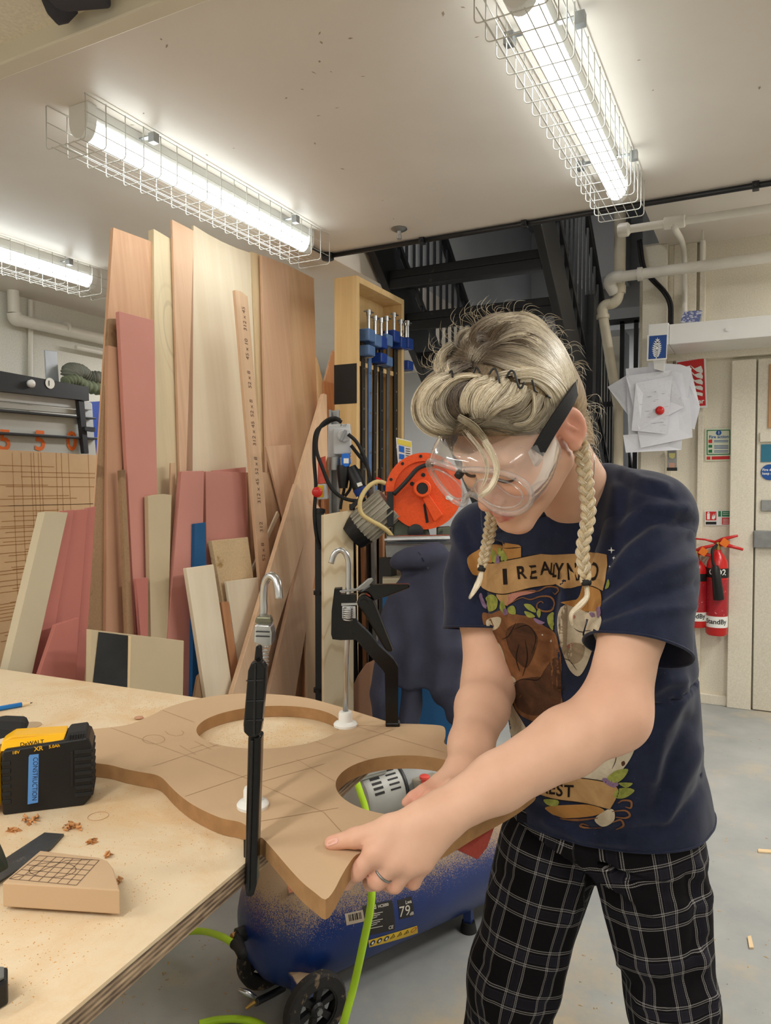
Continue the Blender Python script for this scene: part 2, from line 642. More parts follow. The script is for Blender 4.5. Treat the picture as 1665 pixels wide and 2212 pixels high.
def strip_light(x, y0, y1, label):
    r = thing('strip_light', label, 'ceiling light', (x, y0, 2.5), 'caged strip lights on the ceiling')
    o = Vector((x, 0, 0))
    hb = MB().box((x - .033, y0 + .02, 2.45), (x + .033, y1 - .02, 2.5))
    hb.build('housing', M['lamp_body'], r, bevel=.004)
    n = 14
    prof = [(.036 * math.cos(math.pi + math.pi * k / n), 2.452 + .05 * math.sin(math.pi + math.pi * k / n)) for k in range(n + 1)]
    d = MB()
    d.grid([[Vector((x + px_, y, pz_)) for px_, pz_ in prof] for y in (y0 + .035, y1 - .035)])
    d.f.append(tuple(range(n + 1)))
    d.f.append(tuple(range(n + 1, 2 * n + 2)))
    d.build('diffuser', M['lit'], r, smooth=40)
    for ya, yb in ((y0, y0 + .035), (y1 - .035, y1)):
        c = MB()
        pr = [(.04 * math.cos(math.pi + math.pi * k / n), 2.455 + .056 * math.sin(math.pi + math.pi * k / n)) for k in range(n + 1)]
        pr = [(.04, 2.5)] + list(reversed(pr)) + [(-.04, 2.5)]
        c.prism([(x + a, ya, b) for a, b in pr], (0, yb - ya, 0))
        c.build('end_cap', M['white_plastic'], r, bevel=.005)
    hw, zb, zt = .083, 2.362, 2.492
    ya, yb = y0 - .045, y1 + .06
    nh = 19
    hoop = None
    for k in range(nh):
        y = ya + (yb - ya) * k / (nh - 1)
        if hoop is None:
            pts = [Vector((-hw, 0, zt - zb))] + arc((-hw + .012, 0, .012), (-1, 0, 0), (0, 0, -1), .012, 0, math.pi / 2, 4) + arc((hw - .012, 0, .012), (0, 0, -1), (1, 0, 0), .012, 0, math.pi / 2, 4) + [Vector((hw, 0, zt - zb))]
            hoop = MB().tube([p + Vector((x, y, zb)) for p in pts], .0017, 6).build('guard_wire', M['wire'], r, origin=(x, y, zb), smooth=True)
        else:
            c = hoop.copy()
            COL.objects.link(c)
            c.location = Vector((x, y, zb)) - wloc(r)
    rod = None
    for dx, z in [(-hw + .004, zt), (-hw + .004, zt - .05), (-hw + .004, zb + .035), (hw - .004, zt), (hw - .004, zt - .05), (hw - .004, zb + .035)] + [(-.06 + .03 * k, zb + .003) for k in range(5)]:
        if rod is None:
            rod = MB().tube([(x + dx, ya, z), (x + dx, yb, z)], .0015, 6).build('guard_rod', M['wire'], r, origin=(x + dx, ya, z), smooth=True)
        else:
            c = rod.copy()
            COL.objects.link(c)
            c.location = Vector((x + dx, ya, z)) - wloc(r)
    for y in (y0 + .22, y1 - .22):
        b = MB().box((x - .09, y - .009, 2.476), (x + .09, y + .009, 2.479))
        for s in (-1, 1):
            b.box((x + s * .088 - .012, y - .012, 2.455), (x + s * .088 + .012, y + .012, 2.485))
        b.build('guard_bracket', M['dull_steel'], r)
    return r


strip_light(-.497, 1.61, 2.87, 'caged strip light nearest the right, overhead of the blonde worker')
strip_light(-1.85, 1.60, 2.85, 'caged strip light hanging right above the tall plywood sheets')
strip_light(-3.18, 1.58, 2.83, 'caged strip light cut off by the left edge, over the panel saw')

# sprinkler rose
r = thing('sprinkler_head', 'small round metal sprinkler head under the white ceiling', 'sprinkler', Pz(862, 493, 2.5))
p = wloc(r)
MB().lathe([(.034, 0), (.036, -.006), (.026, -.012), (.012, -.014)], p).build('rose', M['dull_steel'], r, smooth=40)
MB().lathe([(.009, -.012), (.009, -.03), (.012, -.032), (.012, -.046), (.006, -.05)], p, n=12).build('nozzle', M['steel'], r, smooth=40)

# black conduit along the ceiling edge
r = thing('conduit', 'black steel conduit running along the edge of the white ceiling above the stairs', 'pipe', (-1.9, 3.165, 2.49))
y_ = 3.162
MB().tube([(-1.92, y_, 2.487), (2.6, y_, 2.487)], .011, 10).build('conduit_pipe', M['black_steel'], r, smooth=True)
MB().tube([(-1.93, y_, 2.488), (-1.93, 2.9, 2.488), (-1.93, 1.7, 2.488)], .008, 8).build('branch_pipe', M['black_steel'], r, smooth=True)
MB().lathe([(.03, 0), (.032, -.01), (.03, -.03), (.02, -.034)], (-1.93, y_, 2.5), n=18).build('junction_box', M['black_steel'], r, smooth=40)
for px in (912, 1133, 1631):
    d = ray(px, 480)
    x = (CAM + d * (y_ / d.y)).x
    s = MB().box((x - .012, y_ - .016, 2.47), (x + .012, y_ + .016, 2.5))
    s.lathe([(.006, 0), (.006, -.02)], (x, y_ - .012, 2.482), (0, 1, 0), n=8)
    s.build('saddle_clip', M['black_steel'], r, bevel=.003)

# something dark poking out on the near ceiling (top edge of the frame)
c0 = Pz(150, 6, 2.44)
r = thing('dark_bundle', 'dark grey cloth bundle strapped up by the ceiling beam', 'bundle', c0)
q = MB()
q.lathe([(.004, -.03), (.03, -.022), (.036, 0), (.03, .03), (.01, .04)], c0 + Vector((-.06, .02, .02)), (.6, .2, .3), n=14)
q.build('roll', mat('dark_cloth', (52, 52, 60), .8, bump=.4, bs=40), r, smooth=True)
q = MB().box((-.06, -.05, -.012), (.07, .05, .03), Matrix.Translation(c0 + Vector((.02, -.01, .01))) @ Matrix.Rotation(.35, 4, 'Z'))
q.build('flap', mat('dark_canvas', (62, 62, 70), .8, bump=.4, bs=50), r, bevel=.01)

# ---------------------------------------------------------------- stairs
def st_top(y):
    return 2.79 - .85 * (y - 3.75)


r = thing('staircase', 'open black painted staircase with balustrades behind the worker', 'staircase', (-1.46, 6.5, 0))
for x in (-1.93, -1.02):
    pl = [(x, 3.2, st_top(3.2)), (x, 7.0 - .3, max(.0, st_top(6.7))), (x, 6.7, 0), (x, 6.65, 0), (x, 3.2, st_top(3.2) - .33)]
    MB().prism(pl, (.045, 0, 0)).build('stringer', M['black_steel'], r, bevel=.004)
k = 0
M['tread'] = worn('worn_black_tread', (27, 29, 33), (58, 60, 62), .63, .55, 14)
while True:
    y = 3.52 + .2235 * k
    z = 2.75 - .19 * k
    if z < .1:
        break
    tr = MB().box((-1.885, y, z - .045), (-1.02, y + .26, z)).box((-1.885, y, z - .1), (-1.02, y + .03, z - .045)).build('tread', M['tread'], r, bevel=.004)
    k += 1
for x in (-1.915, -.985):
    y = 3.3
    while y < 6.6:
        zt = st_top(y)
        MB().box((x - .007, y - .007, max(0, zt - .02)), (x + .007, y + .007, zt + .93)).build('baluster', M['black_steel'], r)
        y += .105
    MB().prism([(x - .02, 3.2, st_top(3.2) + .92), (x + .02, 3.2, st_top(3.2) + .92), (x + .02, 3.2, st_top(3.2) + .98), (x - .02, 3.2, st_top(3.2) + .98)], (0, 3.4, -.85 * 3.4)).build('handrail', M['black_steel'], r, bevel=.006)
    MB().prism([(x - .012, 3.2, st_top(3.2) + .1), (x + .012, 3.2, st_top(3.2) + .1), (x + .012, 3.2, st_top(3.2) + .14), (x - .012, 3.2, st_top(3.2) + .14)], (0, 3.4, -.85 * 3.4)).build('lower_rail', M['black_steel'], r)
p = Py(1222, 640, 4.62)
MB().box((-1.0, 4.6, 0), (-.93, 4.67, 2.52)).build('newel_post', M['black_steel'], r, bevel=.005)

r = thing('guard_rail', 'short black guard rail in the opening beyond the cream downpipe', 'railing', Py(1330, 870, 5.35))
a, b = Py(1287, 700, 5.35), Py(1376, 870, 5.35)
for z in (a.z, b.z):
    MB().box((a.x, 5.34, z - .018), (b.x + .02, 5.36, z + .018)).build('rail', M['black_steel'], r)
for px in (1291, 1343, 1373):
    x = Py(px, 800, 5.35).x
    MB().box((x - .014, 5.34, 0 if px != 1343 else b.z), (x + .014, 5.36, a.z)).build('upright', M['black_steel'], r)

r = thing('wall_cabinet', 'dim white cupboard seen behind the guard rail', 'cabinet', Py(1318, 870, 5.7))
a, b = Py(1292, 716, 5.7), Py(1346, 870, 5.7)
MB().box((a.x, 5.7, 0), (b.x, 5.95, a.z)).build('carcass', M['grey_wall'], r, bevel=.004)
MB().box((a.x + .02, 5.685, 1.0), (b.x - .02, 5.7, a.z - .05)).build('door', M['white_paint'], r, bevel=.003)
MB().lathe([(.008, 0), (.012, .02), (.0, .022)], (a.x + .05, 5.685, 1.6), (0, -1, 0), n=10).build('knob', M['dull_steel'], r, smooth=True)

# ---------------------------------------------------------------- pipes on the right
Y1 = 4.86


def pp(px, py, y=Y1):
    return Py(px, py, y)


r = thing('downpipe', 'cream painted soil pipe with an offset bend beside the stairs', 'pipe', (pp(1335, 880).x, Y1, 0))
path = [pp(1340, 400), pp(1338, 600), pp(1336, 632)] + [pp(1332, 648), pp(1322, 656), pp(1314, 657), pp(1306, 660), pp(1301, 668), pp(1302, 682)] + [pp(1318, 780), pp(1335, 878)]
MB().tube(path[:3], .036, 16).build('upper_pipe', M['cream_pipe'], r, smooth=40)
MB().tube(smooth_path(path[1:9], 4), .033, 16).build('bend', M['cream_pipe'], r, smooth=40)
e = path[-1]
MB().tube(path[8:] + [Vector((e.x + .02, e.y, 0))], .031, 16).build('lower_pipe', M['cream_pipe'], r, smooth=40)
for q in (pp(1337.5, 622), pp(1337, 630), pp(1302, 684)):
    MB().lathe([(.04, -.012), (.04, .012)], q, n=18).build('collar', M['cream_pipe'], r, smooth=40)

r = thing('waste_pipe', 'white painted waste pipe hung level across the back wall below the ceiling', 'pipe', pp(1332, 600, 4.78))
a, b = pp(1345, 597, 4.78), pp(1345, 597, 4.78)
b = Vector((2.6, 4.78, pp(1660, 557, 4.78).z + .02))
MB().tube([a, b], .032, 16).build('pipe_run', M['white_pipe'], r, smooth=40)
MB().tube(smooth_path([a, a + Vector((-.05, .0, .0)), a + Vector((-.085, .03, -.02)), a + Vector((-.06, .07, -.075))], 5), .037, 16).build('elbow', M['white_pipe'], r, smooth=40)
for f in (.03,):
    q = a.lerp(b, f)
    MB().lathe([(.041, -.014), (.041, .014)], q, b - a, n=18).build('collar', M['white_pipe'], r, smooth=40)
h = Py(1517, 580, 4.78)
MB().tube([h + Vector((0, 0, .02)), h + Vector((0, 0, .16)), h + Vector((0, 0, .17)), Vector((h.x, h.y, 2.86))], [.016, .016, .006, .006], 10).build('hanger', M['white_pipe'], r, smooth=40)

r = thing('heating_pipe', 'thin white pipe with tee and end cap running just under the ceiling edge', 'pipe', Py(1352, 495, 3.9))
Y2 = 3.9
a, b = Py(1352, 496, Y2), Py(1665, 449, Y2)
b = a + (b - a) * 1.6
b.y = Y2
MB().tube([a, b], .02, 14).build('pipe_run', M['white_pipe'], r, smooth=40)
MB().lathe([(.028, -.03), (.034, -.02), (.034, .02), (.022, .03)], a + Vector((-.01, 0, 0)), (1, 0, 0), n=16).build('end_cap', M['white_pipe'], r, smooth=40)
q = a.lerp(b, .22)
MB().lathe([(.024, -.05), (.03, -.045), (.03, .045), (.024, .05)], q, b - a, n=16).build('tee', M['white_pipe'], r, smooth=40)
dd = [q, q + Vector((0, .05, -.02)), Py(1472, 520, 4.6), Py(1478, 560, 4.95), Py(1479, 700, 4.95)]
MB().tube(smooth_path(dd, 6), .016, 12).build('branch_pipe', M['white_pipe'], r, smooth=40)

pts = [Py(1378, 520, 4.9), Py(1386, 575, 4.88), Py(1402, 600, 4.9), Py(1432, 632, 4.9), Py(1445, 660, 4.91), Py(1446, 705, 4.91)]
cable = MB()
for off in (0, .014):
    cable.tube([p + Vector((off, 0, off * .3)) for p in smooth_path(pts, 8)], .009, 8)
cable.build('power_cable', M['rubber'], smooth=True, label='pair of black cables bending down the corner post behind the white pipe', cat='cable')

# boxed white trunking carrying the fern card
Y3 = 4.6
z0, z1 = Py(1560, 735, Y3).z, Py(1560, 690, Y3).z
x0 = Py(1445, 720, Y3).x
r = thing('trunking_beam', 'long white boxed trunking jutting out over the cream door', 'trunking', (x0, 4.8, z0))
MB().box((x0, Y3, z0), (2.6, 4.95, z1)).build('casing', M['white_plastic'], r, bevel=.004)
MB().lathe([(.012, 0), (.012, .006)], Py(1572, 711, Y3), (0, -1, 0), n=14).build('screw_cap', M['white_plastic'], r, smooth=40)
xa = Py(1400, 705, Y3).x
MB().box((xa, Y3 - .005, z0 - .0), (x0 - .002, 4.93, z1 + .01)).build('end_box', M['white_plastic'], r, bevel=.004)


def plate(name, pts, y, m, parent=None, th=.003, **kw):
    """flat sign: pixel corners on the plane y=const"""
    pl = [Py(px, py, y) for px, py in pts]
    return MB().prism(pl, (0, th, 0)).build(name, m, parent, **kw)


fy = Y3 - .009
r = thing('fern_card', 'blue card with a white fern leaf fixed on the end of the white trunking', 'sign', Py(1420, 780, fy))
plate('card', [(1398, 724), (1442, 718), (1440, 776), (1397, 779)], fy, M['white_plastic'], r)
plate('blue_panel', [(1402, 726), (1440, 723), (1438, 773), (1400, 776)], fy - .001, mat('fern_blue', (34, 72, 140), .5, var=.1, vs=30), r, th=.001)
lf = MB()
for k in range(9):
    y = 734 + k * 4.3
    w = 2 + 9 * math.sin(math.pi * (k + 1) / 11)
    for s in (-1, 1):
        a = Py(1420 - k * .35, y, fy - .002)
        b = Py(1420 - k * .35 + s * w, y - 3 + 1, fy - .002)
        c = Py(1420 - k * .35 + s * w * .6, y + 2.2, fy - .002)
        d = Py(1420 - k * .35, y + 2.4, fy - .002)
        lf.add([a, b, c, d], [(0, 1, 2, 3)])
lf.add([Py(1420, 728, fy - .002), Py(1422, 740, fy - .002), Py(1418, 775, fy - .002), Py(1416, 775, fy - .002), Py(1418, 740, fy - .002)], [(0, 1, 2, 3, 4)])
lf.build('fern_leaf', M['white_print'], r, fix=False)

r = thing('folded_card', 'folded blue patterned card standing on top of the white trunking', 'card', Py(1493, 697, 4.75))
a = [Py(1469, 697, 4.66), Py(1510, 695, 4.66), Py(1517, 670, 4.72), Py(1476, 673, 4.72)]
MB().prism(a, (0, .003, .001)).build('front_flap', worn('floral_blue', (92, 104, 150), (196, 198, 214), .5, .6, 60), r)
a2 = [a[3], a[2], a[1] + Vector((.0, .12, .0)), a[0] + Vector((0, .12, 0))]
MB().prism(a2, (0, .003, .001)).build('back_flap', M['white_plastic'], r)

# ---------------------------------------------------------------- papers pinned to the post
M['paper'] = mat('white_paper', (226, 228, 236), .7, var=.02, vs=30, bump=0)
t = NT('pencilled_paper')
v = t.coord()
scr = t.ramp(t.noise(v, 45, 7, .75, 2), [(.55, (0, 0, 0, 1)), (.75, (.5, .5, .5, 1))])
t.color(t.mix(scr, lin(224, 226, 234), lin(120, 122, 130)))
M['sketch'] = t.pbr(.7)
# corners in photo pixels, back to front
SHEETS = [
    ([(1449, 800), (1490, 790), (1512, 880), (1500, 928), (1440, 900)], 0, 'white sheet at the right of the pinned bundle, pointed corner down'),
    ([(1312, 836), (1362, 806), (1405, 900), (1372, 918)], 1, 'drawn sheet sticking out leftmost of the pinned bundle'),
    ([(1352, 797), (1468, 787), (1462, 960), (1360, 975)], 0, 'tall backing sheet of the pinned bundle reaching lowest'),
    ([(1400, 783), (1470, 788), (1494, 796), (1484, 870), (1404, 868)], 0, 'sheet with its torn top edge under the fern card'),
    ([(1346, 940), (1474, 930), (1472, 972), (1352, 978)], 0, 'sheet whose lower strip shows at the bottom of the bundle'),
    ([(1362, 850), (1490, 860), (1496, 945), (1384, 968)], 0, 'wide plain sheet slanting across the lower bundle'),
    ([(1352, 812), (1450, 800), (1478, 880), (1380, 930)], 1, 'sketch sheet in the middle of the bundle'),
    ([(1374, 828), (1452, 812), (1440, 938), (1364, 930)], 1, 'creased top sheet of the bundle with pencil notes'),
]
for k, (pl, s, lab) in enumerate(SHEETS):
    y = 4.735 - .008 * k
    pts = [Py(px, py, y) for px, py in pl]
    cen = sum(pts, Vector()) / len(pts)
    mb = MB()
    n = len(pts)
    rows = [cen + Vector((0, -.004, 0))]
    ring1 = [cen.lerp(p, .55) + Vector((0, random.uniform(-.006, .001), 0)) for p in pts]
    ring2 = [p + Vector((0, random.uniform(-.014, 0), 0)) for p in pts]
    mb.add(rows + ring1 + ring2, [(0, 1 + i, 1 + (i + 1) % n) for i in range(n)] + [(1 + i, 1 + n + i, 1 + n + (i + 1) % n, 1 + (i + 1) % n) for i in range(n)])
    o = mb.build('paper_sheet', M['sketch' if s else 'paper'], label=lab, cat='paper', group='sheets pinned to the corner post')
    so = o.modifiers.new('paper_thickness', 'SOLIDIFY')
    so.thickness = .0008
    if k == 7:
        ln = MB()
        for q in range(26):
            a = Py(1378 + random.uniform(0, 60), 836 + random.uniform(0, 84), y - .016)
            ln.add([a, a + Vector((random.uniform(.01, .05), 0, random.uniform(-.004, .004))), a + Vector((.02, 0, -.002))], [(0, 1, 2)])
        ln.build('pencil_notes', mat('pencil_grey', (150, 152, 162), .7), o, kind='stuff', fix=False)
plate('hanging_tab', [(1410, 774), (1436, 774), (1433, 802), (1413, 797)], 4.655, M['white_plastic'], bpy.data.objects['trunking_beam'], th=.09)
r = thing('push_pin', 'red round magnet pin holding the bundle of papers', 'pin', Py(1425, 887, 4.672))
MB().lathe([(.024, 0), (.026, -.006), (.022, -.016), (.012, -.02)], wloc(r), (0, 1, 0), n=20).build('pin_head', M['red'], r, smooth=True)

# spirit-level looking gauge under the papers
r = thing('spirit_level', 'small spirit level hung on the post below the pinned papers', 'tool', Py(1450, 1015, 4.9))
plate('body', [(1441, 972), (1461, 972), (1461, 1016), (1441, 1016)], 4.9, M['dull_steel'], r, th=.02, bevel=.003)
plate('upper_vial', [(1444, 979), (1458, 979), (1457, 988), (1452, 991), (1445, 988)], 4.896, mat('vial_yellow', (190, 184, 120), .2), r, th=.005)
plate('lower_vial', [(1445, 1000), (1457, 1000), (1457, 1010), (1445, 1010)], 4.896, mat('vial_pink', (196, 150, 128), .2), r, th=.005)
plate('foot', [(1440, 1010), (1462, 1010), (1462, 1017), (1440, 1017)], 4.893, M['black_plastic'], r, th=.02)

# ---------------------------------------------------------------- safety signs
ys = 5.022
r = thing('fire_sign', 'red fire extinguisher sign with white flames, partly behind the papers', 'sign', Py(1497, 880, 4.96))
yq = 4.96
plate('board', [(1460, 779), (1524, 770), (1528, 880), (1462, 884)], yq, M['white_plastic'], r)
plate('red_panel', [(1462, 783), (1520, 774), (1524, 876), (1464, 880)], yq - .002, M['red_print'], r, th=.001)
fl = MB()
for k in range(5):
    y = 786 + k * 12.5
    pl = [(1490 + k * 1.5, y + 2), (1500, y + 10), (1514, y + 4 + k * 2), (1518, y + 14), (1517, y + 20), (1505, y + 17), (1496, y + 10)]
    fl.add([Py(a, b, yq - .003) for a, b in pl], [tuple(range(7))])
fl.build('flame_symbol', M['white_print'], r, fix=False)
tx = MB()
text_on(tx, 'extinguisher', Py(1521, 871, yq - .003), (1, 0, 0), (0, 0, 1), .042, 'r', True)
text_on(tx, 'Fire', Py(1500, 858, yq - .003), (1, 0, 0), (0, 0, 1), .042, 'r', True)
tx.build('lettering', M['white_print'], r, fix=False)

r = thing('fire_action_notice', 'pale green bordered fire action notice on the cream wall', 'sign', Py(1552, 995, ys))
plate('board', [(1523, 926), (1579, 924), (1580, 995), (1523, 996)], ys, mat('notice_cream', (206, 212, 190), .5, var=.03), r)
g = MB()
for q in ([(1526, 929), (1577, 928), (1577, 930), (1526, 931)], [(1526, 981), (1577, 980), (1577, 982), (1526, 983)], [(1526, 929), (1528, 929), (1528, 983), (1526, 983)], [(1575, 928), (1577, 928), (1577, 982), (1575, 982)]):
    g.add([Py(a, b, ys - .001) for a, b in q], [(0, 1, 2, 3)])
g.add([Py(a, b, ys - .001) for a, b in [(1530, 961), (1538, 961), (1538, 967), (1530, 967)]], [(0, 1, 2, 3)])
g.add([Py(a, b, ys - .001) for a, b in [(1530, 972), (1538, 971), (1538, 978), (1530, 978)]], [(0, 1, 2, 3)])
g.build('green_marks', M['green_print'], r, fix=False)
for q in ([(1530, 950), (1538, 949), (1538, 957), (1530, 957)], [(1537, 986), (1576, 985), (1576, 992), (1537, 993)], [(1526, 986), (1534, 986), (1534, 993), (1526, 993)]):
    MB().add([Py(a, b, ys - .001) for a, b in q], [(0, 1, 2, 3)]).build('red_mark', M['red_print'], r, fix=False)
g = MB()
cc = Py(1552, 935, ys - .001)
g.add([cc + Vector((math.cos(a * .4) * .016, 0, math.sin(a * .4) * .016)) for a in range(16)], [tuple(range(16))])
text_on(g, 'Fire action', Py(1552, 946.5, ys - .001), (1, 0, 0), (0, 0, 1), .026, 'c', True)
for y in (951, 954, 962, 965, 968, 973, 976):
    g.add([Py(a, b, ys - .001) for a, b in [(1542, y), (1573, y - .3), (1573, y + 1), (1542, y + 1.2)]], [(0, 1, 2, 3)])
g.build('blue_print', M['blue_print'], r, fix=False)
g = MB()
text_on(g, '!', Py(1552, 938, ys - .002), (1, 0, 0), (0, 0, 1), .026, 'c', True)
g.build('exclamation_mark', M['white_print'], r, fix=False)

r = thing('extinguisher_id_sign', 'small red and green extinguisher identification sign on the cream wall', 'sign', Py(1551, 1134, ys))
plate('board', [(1522, 1103), (1578, 1103), (1578, 1135), (1522, 1135)], ys, M['white_plastic'], r)
g = MB()
for q in ([(1524, 1105), (1547, 1105), (1547, 1124), (1524, 1124)], [(1559, 1118), (1576, 1118), (1576, 1133), (1559, 1133)]):
    MB().add([Py(a, b, ys - .001) for a, b in q], [(0, 1, 2, 3)]).build('red_panel', M['red_print'], r, fix=False)
g = MB()
for q in ([(1559, 1104), (1576, 1104), (1576, 1116), (1559, 1116)], [(1551, 1104), (1557, 1104), (1557, 1116), (1551, 1116)]):
    g.add([Py(a, b, ys - .001) for a, b in q], [(0, 1, 2, 3)])
g.build('green_panel', M['green_print'], r, fix=False)
plate('black_panel', [(1524, 1127), (1547, 1127), (1547, 1133), (1524, 1133)], ys - .001, M['ink'], r, th=.001)
g = MB()
for q in ([(1527, 1109), (1533, 1109), (1533, 1122), (1527, 1122)], [(1528, 1106), (1532, 1106), (1532, 1108), (1528, 1108)], [(1537, 1121), (1538, 1111), (1540, 1118), (1541, 1109), (1543, 1116), (1545, 1107), (1545, 1118), (1542, 1122)]):
    g.add([Py(a, b, ys - .0025) for a, b in q], [tuple(range(len(q)))])
for y in (1107, 1111, 1121, 1124, 1127, 1130):
    g.add([Py(a, b, ys - .0025) for a, b in [(1561, y), (1574, y), (1574, y + 1), (1561, y + 1)]], [(0, 1, 2, 3)])
g.build('symbols', M['white_print'], r, fix=False)

# ---------------------------------------------------------------- fire extinguishers
def extinguisher(px, pyb, r0, h, y, label, horn=True):
    b = Py(px, pyb, y)
    r = thing('fire_extinguisher', label, 'extinguisher', b, 'extinguishers on the cream wall')
    MB().lathe([(r0 * .85, 0), (r0, .012), (r0, h * .78), (r0 * .93, h * .86), (r0 * .6, h * .94), (r0 * .34, h * .975), (r0 * .32, h)], b, n=28).build('cylinder', M['red'], r, smooth=40)
    for z0, z1, m, nm in ((.1 * h, .23 * h, 'white_print', 'white_band'), (.24 * h, .66 * h, 'label_red', 'red_label'), (.68 * h, .79 * h, 'ink', 'black_band')):
        if m == 'label_red' and m not in M:
            M[m] = worn('printed_red_label', (168, 34, 44), (214, 150, 150), .62, .4, 60)
        MB().lathe([(r0 * 1.012, z0), (r0 * 1.012, z1)], b, n=28, cap=False).build(nm, M[m], r, smooth=40, fix=False)
    tb = MB()
    v, f = text2d('StandBy', True)
    wd = max(p[0] for p in v)
    sz = .040
    pts = []
    for q in v:
        a = ((q[0] - wd / 2) * sz) / r0
        pts.append(b + Vector((math.sin(a) * r0 * 1.022, -math.cos(a) * r0 * 1.022, .145 * h + q[1] * sz)))
    tb.add(pts, f)
    tb.build('lettering', M['ink'], r, fix=False)
    if horn:
        tb = MB()
        v, f = text2d('CO2', True)
        pts = []
        for q in v:
            a = -.75 + (q[0] * .05) / r0
            pts.append(b + Vector((math.sin(a) * r0 * 1.022, -math.cos(a) * r0 * 1.022, .715 * h + q[1] * .05)))
        tb.add(pts, f)
        tb.build('gas_lettering', M['white_print'], r, fix=False)
    t_ = b + Vector((0, 0, h))
    MB().lathe([(.016, -.01), (.018, .02), (.014, .045), (.008, .05)], t_, n=14).build('valve', mat('brass', (170, 140, 80), .35, 1), r, smooth=40)
    hd = MB()
    hd.tube([t_ + Vector((-.02, 0, .04)), t_ + Vector((.03, 0, .065)), t_ + Vector((.11, -.02, .09))], [.011, .012, .007], 8)
    hd.build('upper_lever', M['red'], r, smooth=True)
    MB().tube([t_ + Vector((-.01, 0, .035)), t_ + Vector((.05, -.01, .03)), t_ + Vector((.14, -.03, .008))], [.011, .012, .008], 8).build('lower_lever', M['red'], r, smooth=True)
    MB().tube([t_ + Vector((-.01, 0, .045)), t_ + Vector((-.07, -.01, .06)), t_ + Vector((-.13, -.03, .065))], [.008, .006, .005], 8).build('pull_arm', M['red'], r, smooth=True)
    MB().box((-.022, -.003, -.022), (.022, .003, .022), Matrix.Translation(t_ + Vector((.04, -.022, .045))) @ Matrix.Rotation(.6, 4, 'Y')).build('safety_tag', mat('orange_tag', (232, 120, 34), .5), r)
    if horn:
        MB().tube(smooth_path([t_ + Vector((-.005, -.02, .03)), t_ + Vector((-.025, -r0 - .01, .0)), t_ + Vector((-.02, -r0 - .02, -.07)), t_ + Vector((-.008, -r0 - .025, -.1))], 6), .009, 10).build('hose', M['rubber'], r, smooth=True)
        MB().lathe([(.017, 0), (.02, -.01), (.024, -.02), (.031, -.2), (.028, -.205)], t_ + Vector((-.008, -r0 - .025, -.09)), (-.12, 0, 1), n=18).build('horn', M['black_plastic'], r, smooth=40)
    MB().box((b.x - .02, y + r0 * .9, b.z + .55 * h), (b.x + .02, 5.03, b.z + .62 * h)).build('wall_bracket', M['dull_steel'], r)
    MB().box((b.x - .012, y + r0 * .2, t_.z + .02), (b.x + .012, 5.03, t_.z + .05)).build('hook', M['dull_steel'], r)
    return r


extinguisher(1547, 1371, .062, .52, 4.93, 'red fire extinguisher with a black discharge horn beside the door post')
extinguisher(1502, 1353, .066, .42, 4.93, 'red fire extinguisher half hidden behind the worker shoulder', False)

# ---------------------------------------------------------------- door at the right edge
yd = 4.985
xd = wx(1634)
M['door'] = worn('chipped_cream_door', (216, 210, 194), (120, 110, 92), .70, .5, 8)
r = bx('door_1', (xd, yd, .005), (xd + .95, yd + .045, wz(783)), M['door'], bevel=.003)
z = lambda py: Py(1650, py, yd).z
wo = M['door_wood'] = wood('door_board', (168, 122, 84), (196, 150, 108))
MB().box((wx(1657, yd), yd - .01, z(925)), (xd + .8, yd, z(788))).build('brown_board', wo, r, bevel=.003)
MB().box((wx(1640, yd), yd - .018, z(955)), (xd + .9, yd, z(934))).build('ledge', M['door'], r, bevel=.003)
MB().box((wx(1643, yd), yd - .006, z(998)), (xd + .3, yd, z(960))).build('window_strip', mat('teal_glass', (46, 116, 142), .15), r, bevel=.002)
MB().box((wx(1645, yd), yd - .012, z(1104)), (wx(1672, yd), yd, z(1080))).build('lock_plate', M['dull_steel'], r, bevel=.003)
MB().box((wx(1630, yd), yd - .03, z(1183)), (xd + .6, yd, z(1146))).build('push_bar', M['dull_steel'], r, bevel=.004)
cc = Py(1662, 1020, yd - .003)
MB().lathe([(.047, 0), (.047, -.002)], cc, (0, 1, 0), n=32).build('round_notice', M['blue_print'], r, smooth=30)
g = MB()
text_on(g, 'Fire door', cc + Vector((0, -.003, .008)), (1, 0, 0), (0, 0, 1), .02, 'c', True)
text_on(g, 'keep shut', cc + Vector((0, -.003, -.014)), (1, 0, 0), (0, 0, 1), .02, 'c', True)
g.build('lettering', M['white_print'], r, fix=False)

# ---------------------------------------------------------------- left wall pipe and panel saw
XL = -3.93
r = thing('wall_pipe', 'white pipe stepping down and running along the left wall above the panel saw', 'pipe', Px(65, 690, XL))
q = [Px(28, 632, XL), Px(30, 676, XL), Px(33, 688, XL), Px(42, 692, XL)]
MB().tube([q[0] + Vector((0, 0, .12)), q[1]], .033, 14).build('drop_pipe', M['white_pipe'], r, smooth=40)
MB().tube(smooth_path(q[1:], 5), .039, 14).build('elbow', M['white_pipe'], r, smooth=40)
e = Px(240, 739, XL)
e.y += 1.0
e.z = q[3].z
MB().tube([q[3], e], .035, 14).build('pipe_run', M['white_pipe'], r, smooth=40)
MB().tube([Px(66, 648, -3.99), Vector((-3.99, Px(62, 900, -3.99).y, 1.2))], .016, 10).build('thin_pipe', M['white_pipe'], r, smooth=40)
MB().tube([q[3] + Vector((.0, .4, -.09)), q[3] + Vector((0, 2.4, -.09))], .014, 10).build('lower_pipe', M['white_pipe'], r, smooth=40)
MB().lathe([(.042, -.01), (.042, .01)], Px(142, 709, XL), (0, 1, 0), n=16).build('collar', M['white_pipe'], r, smooth=40)

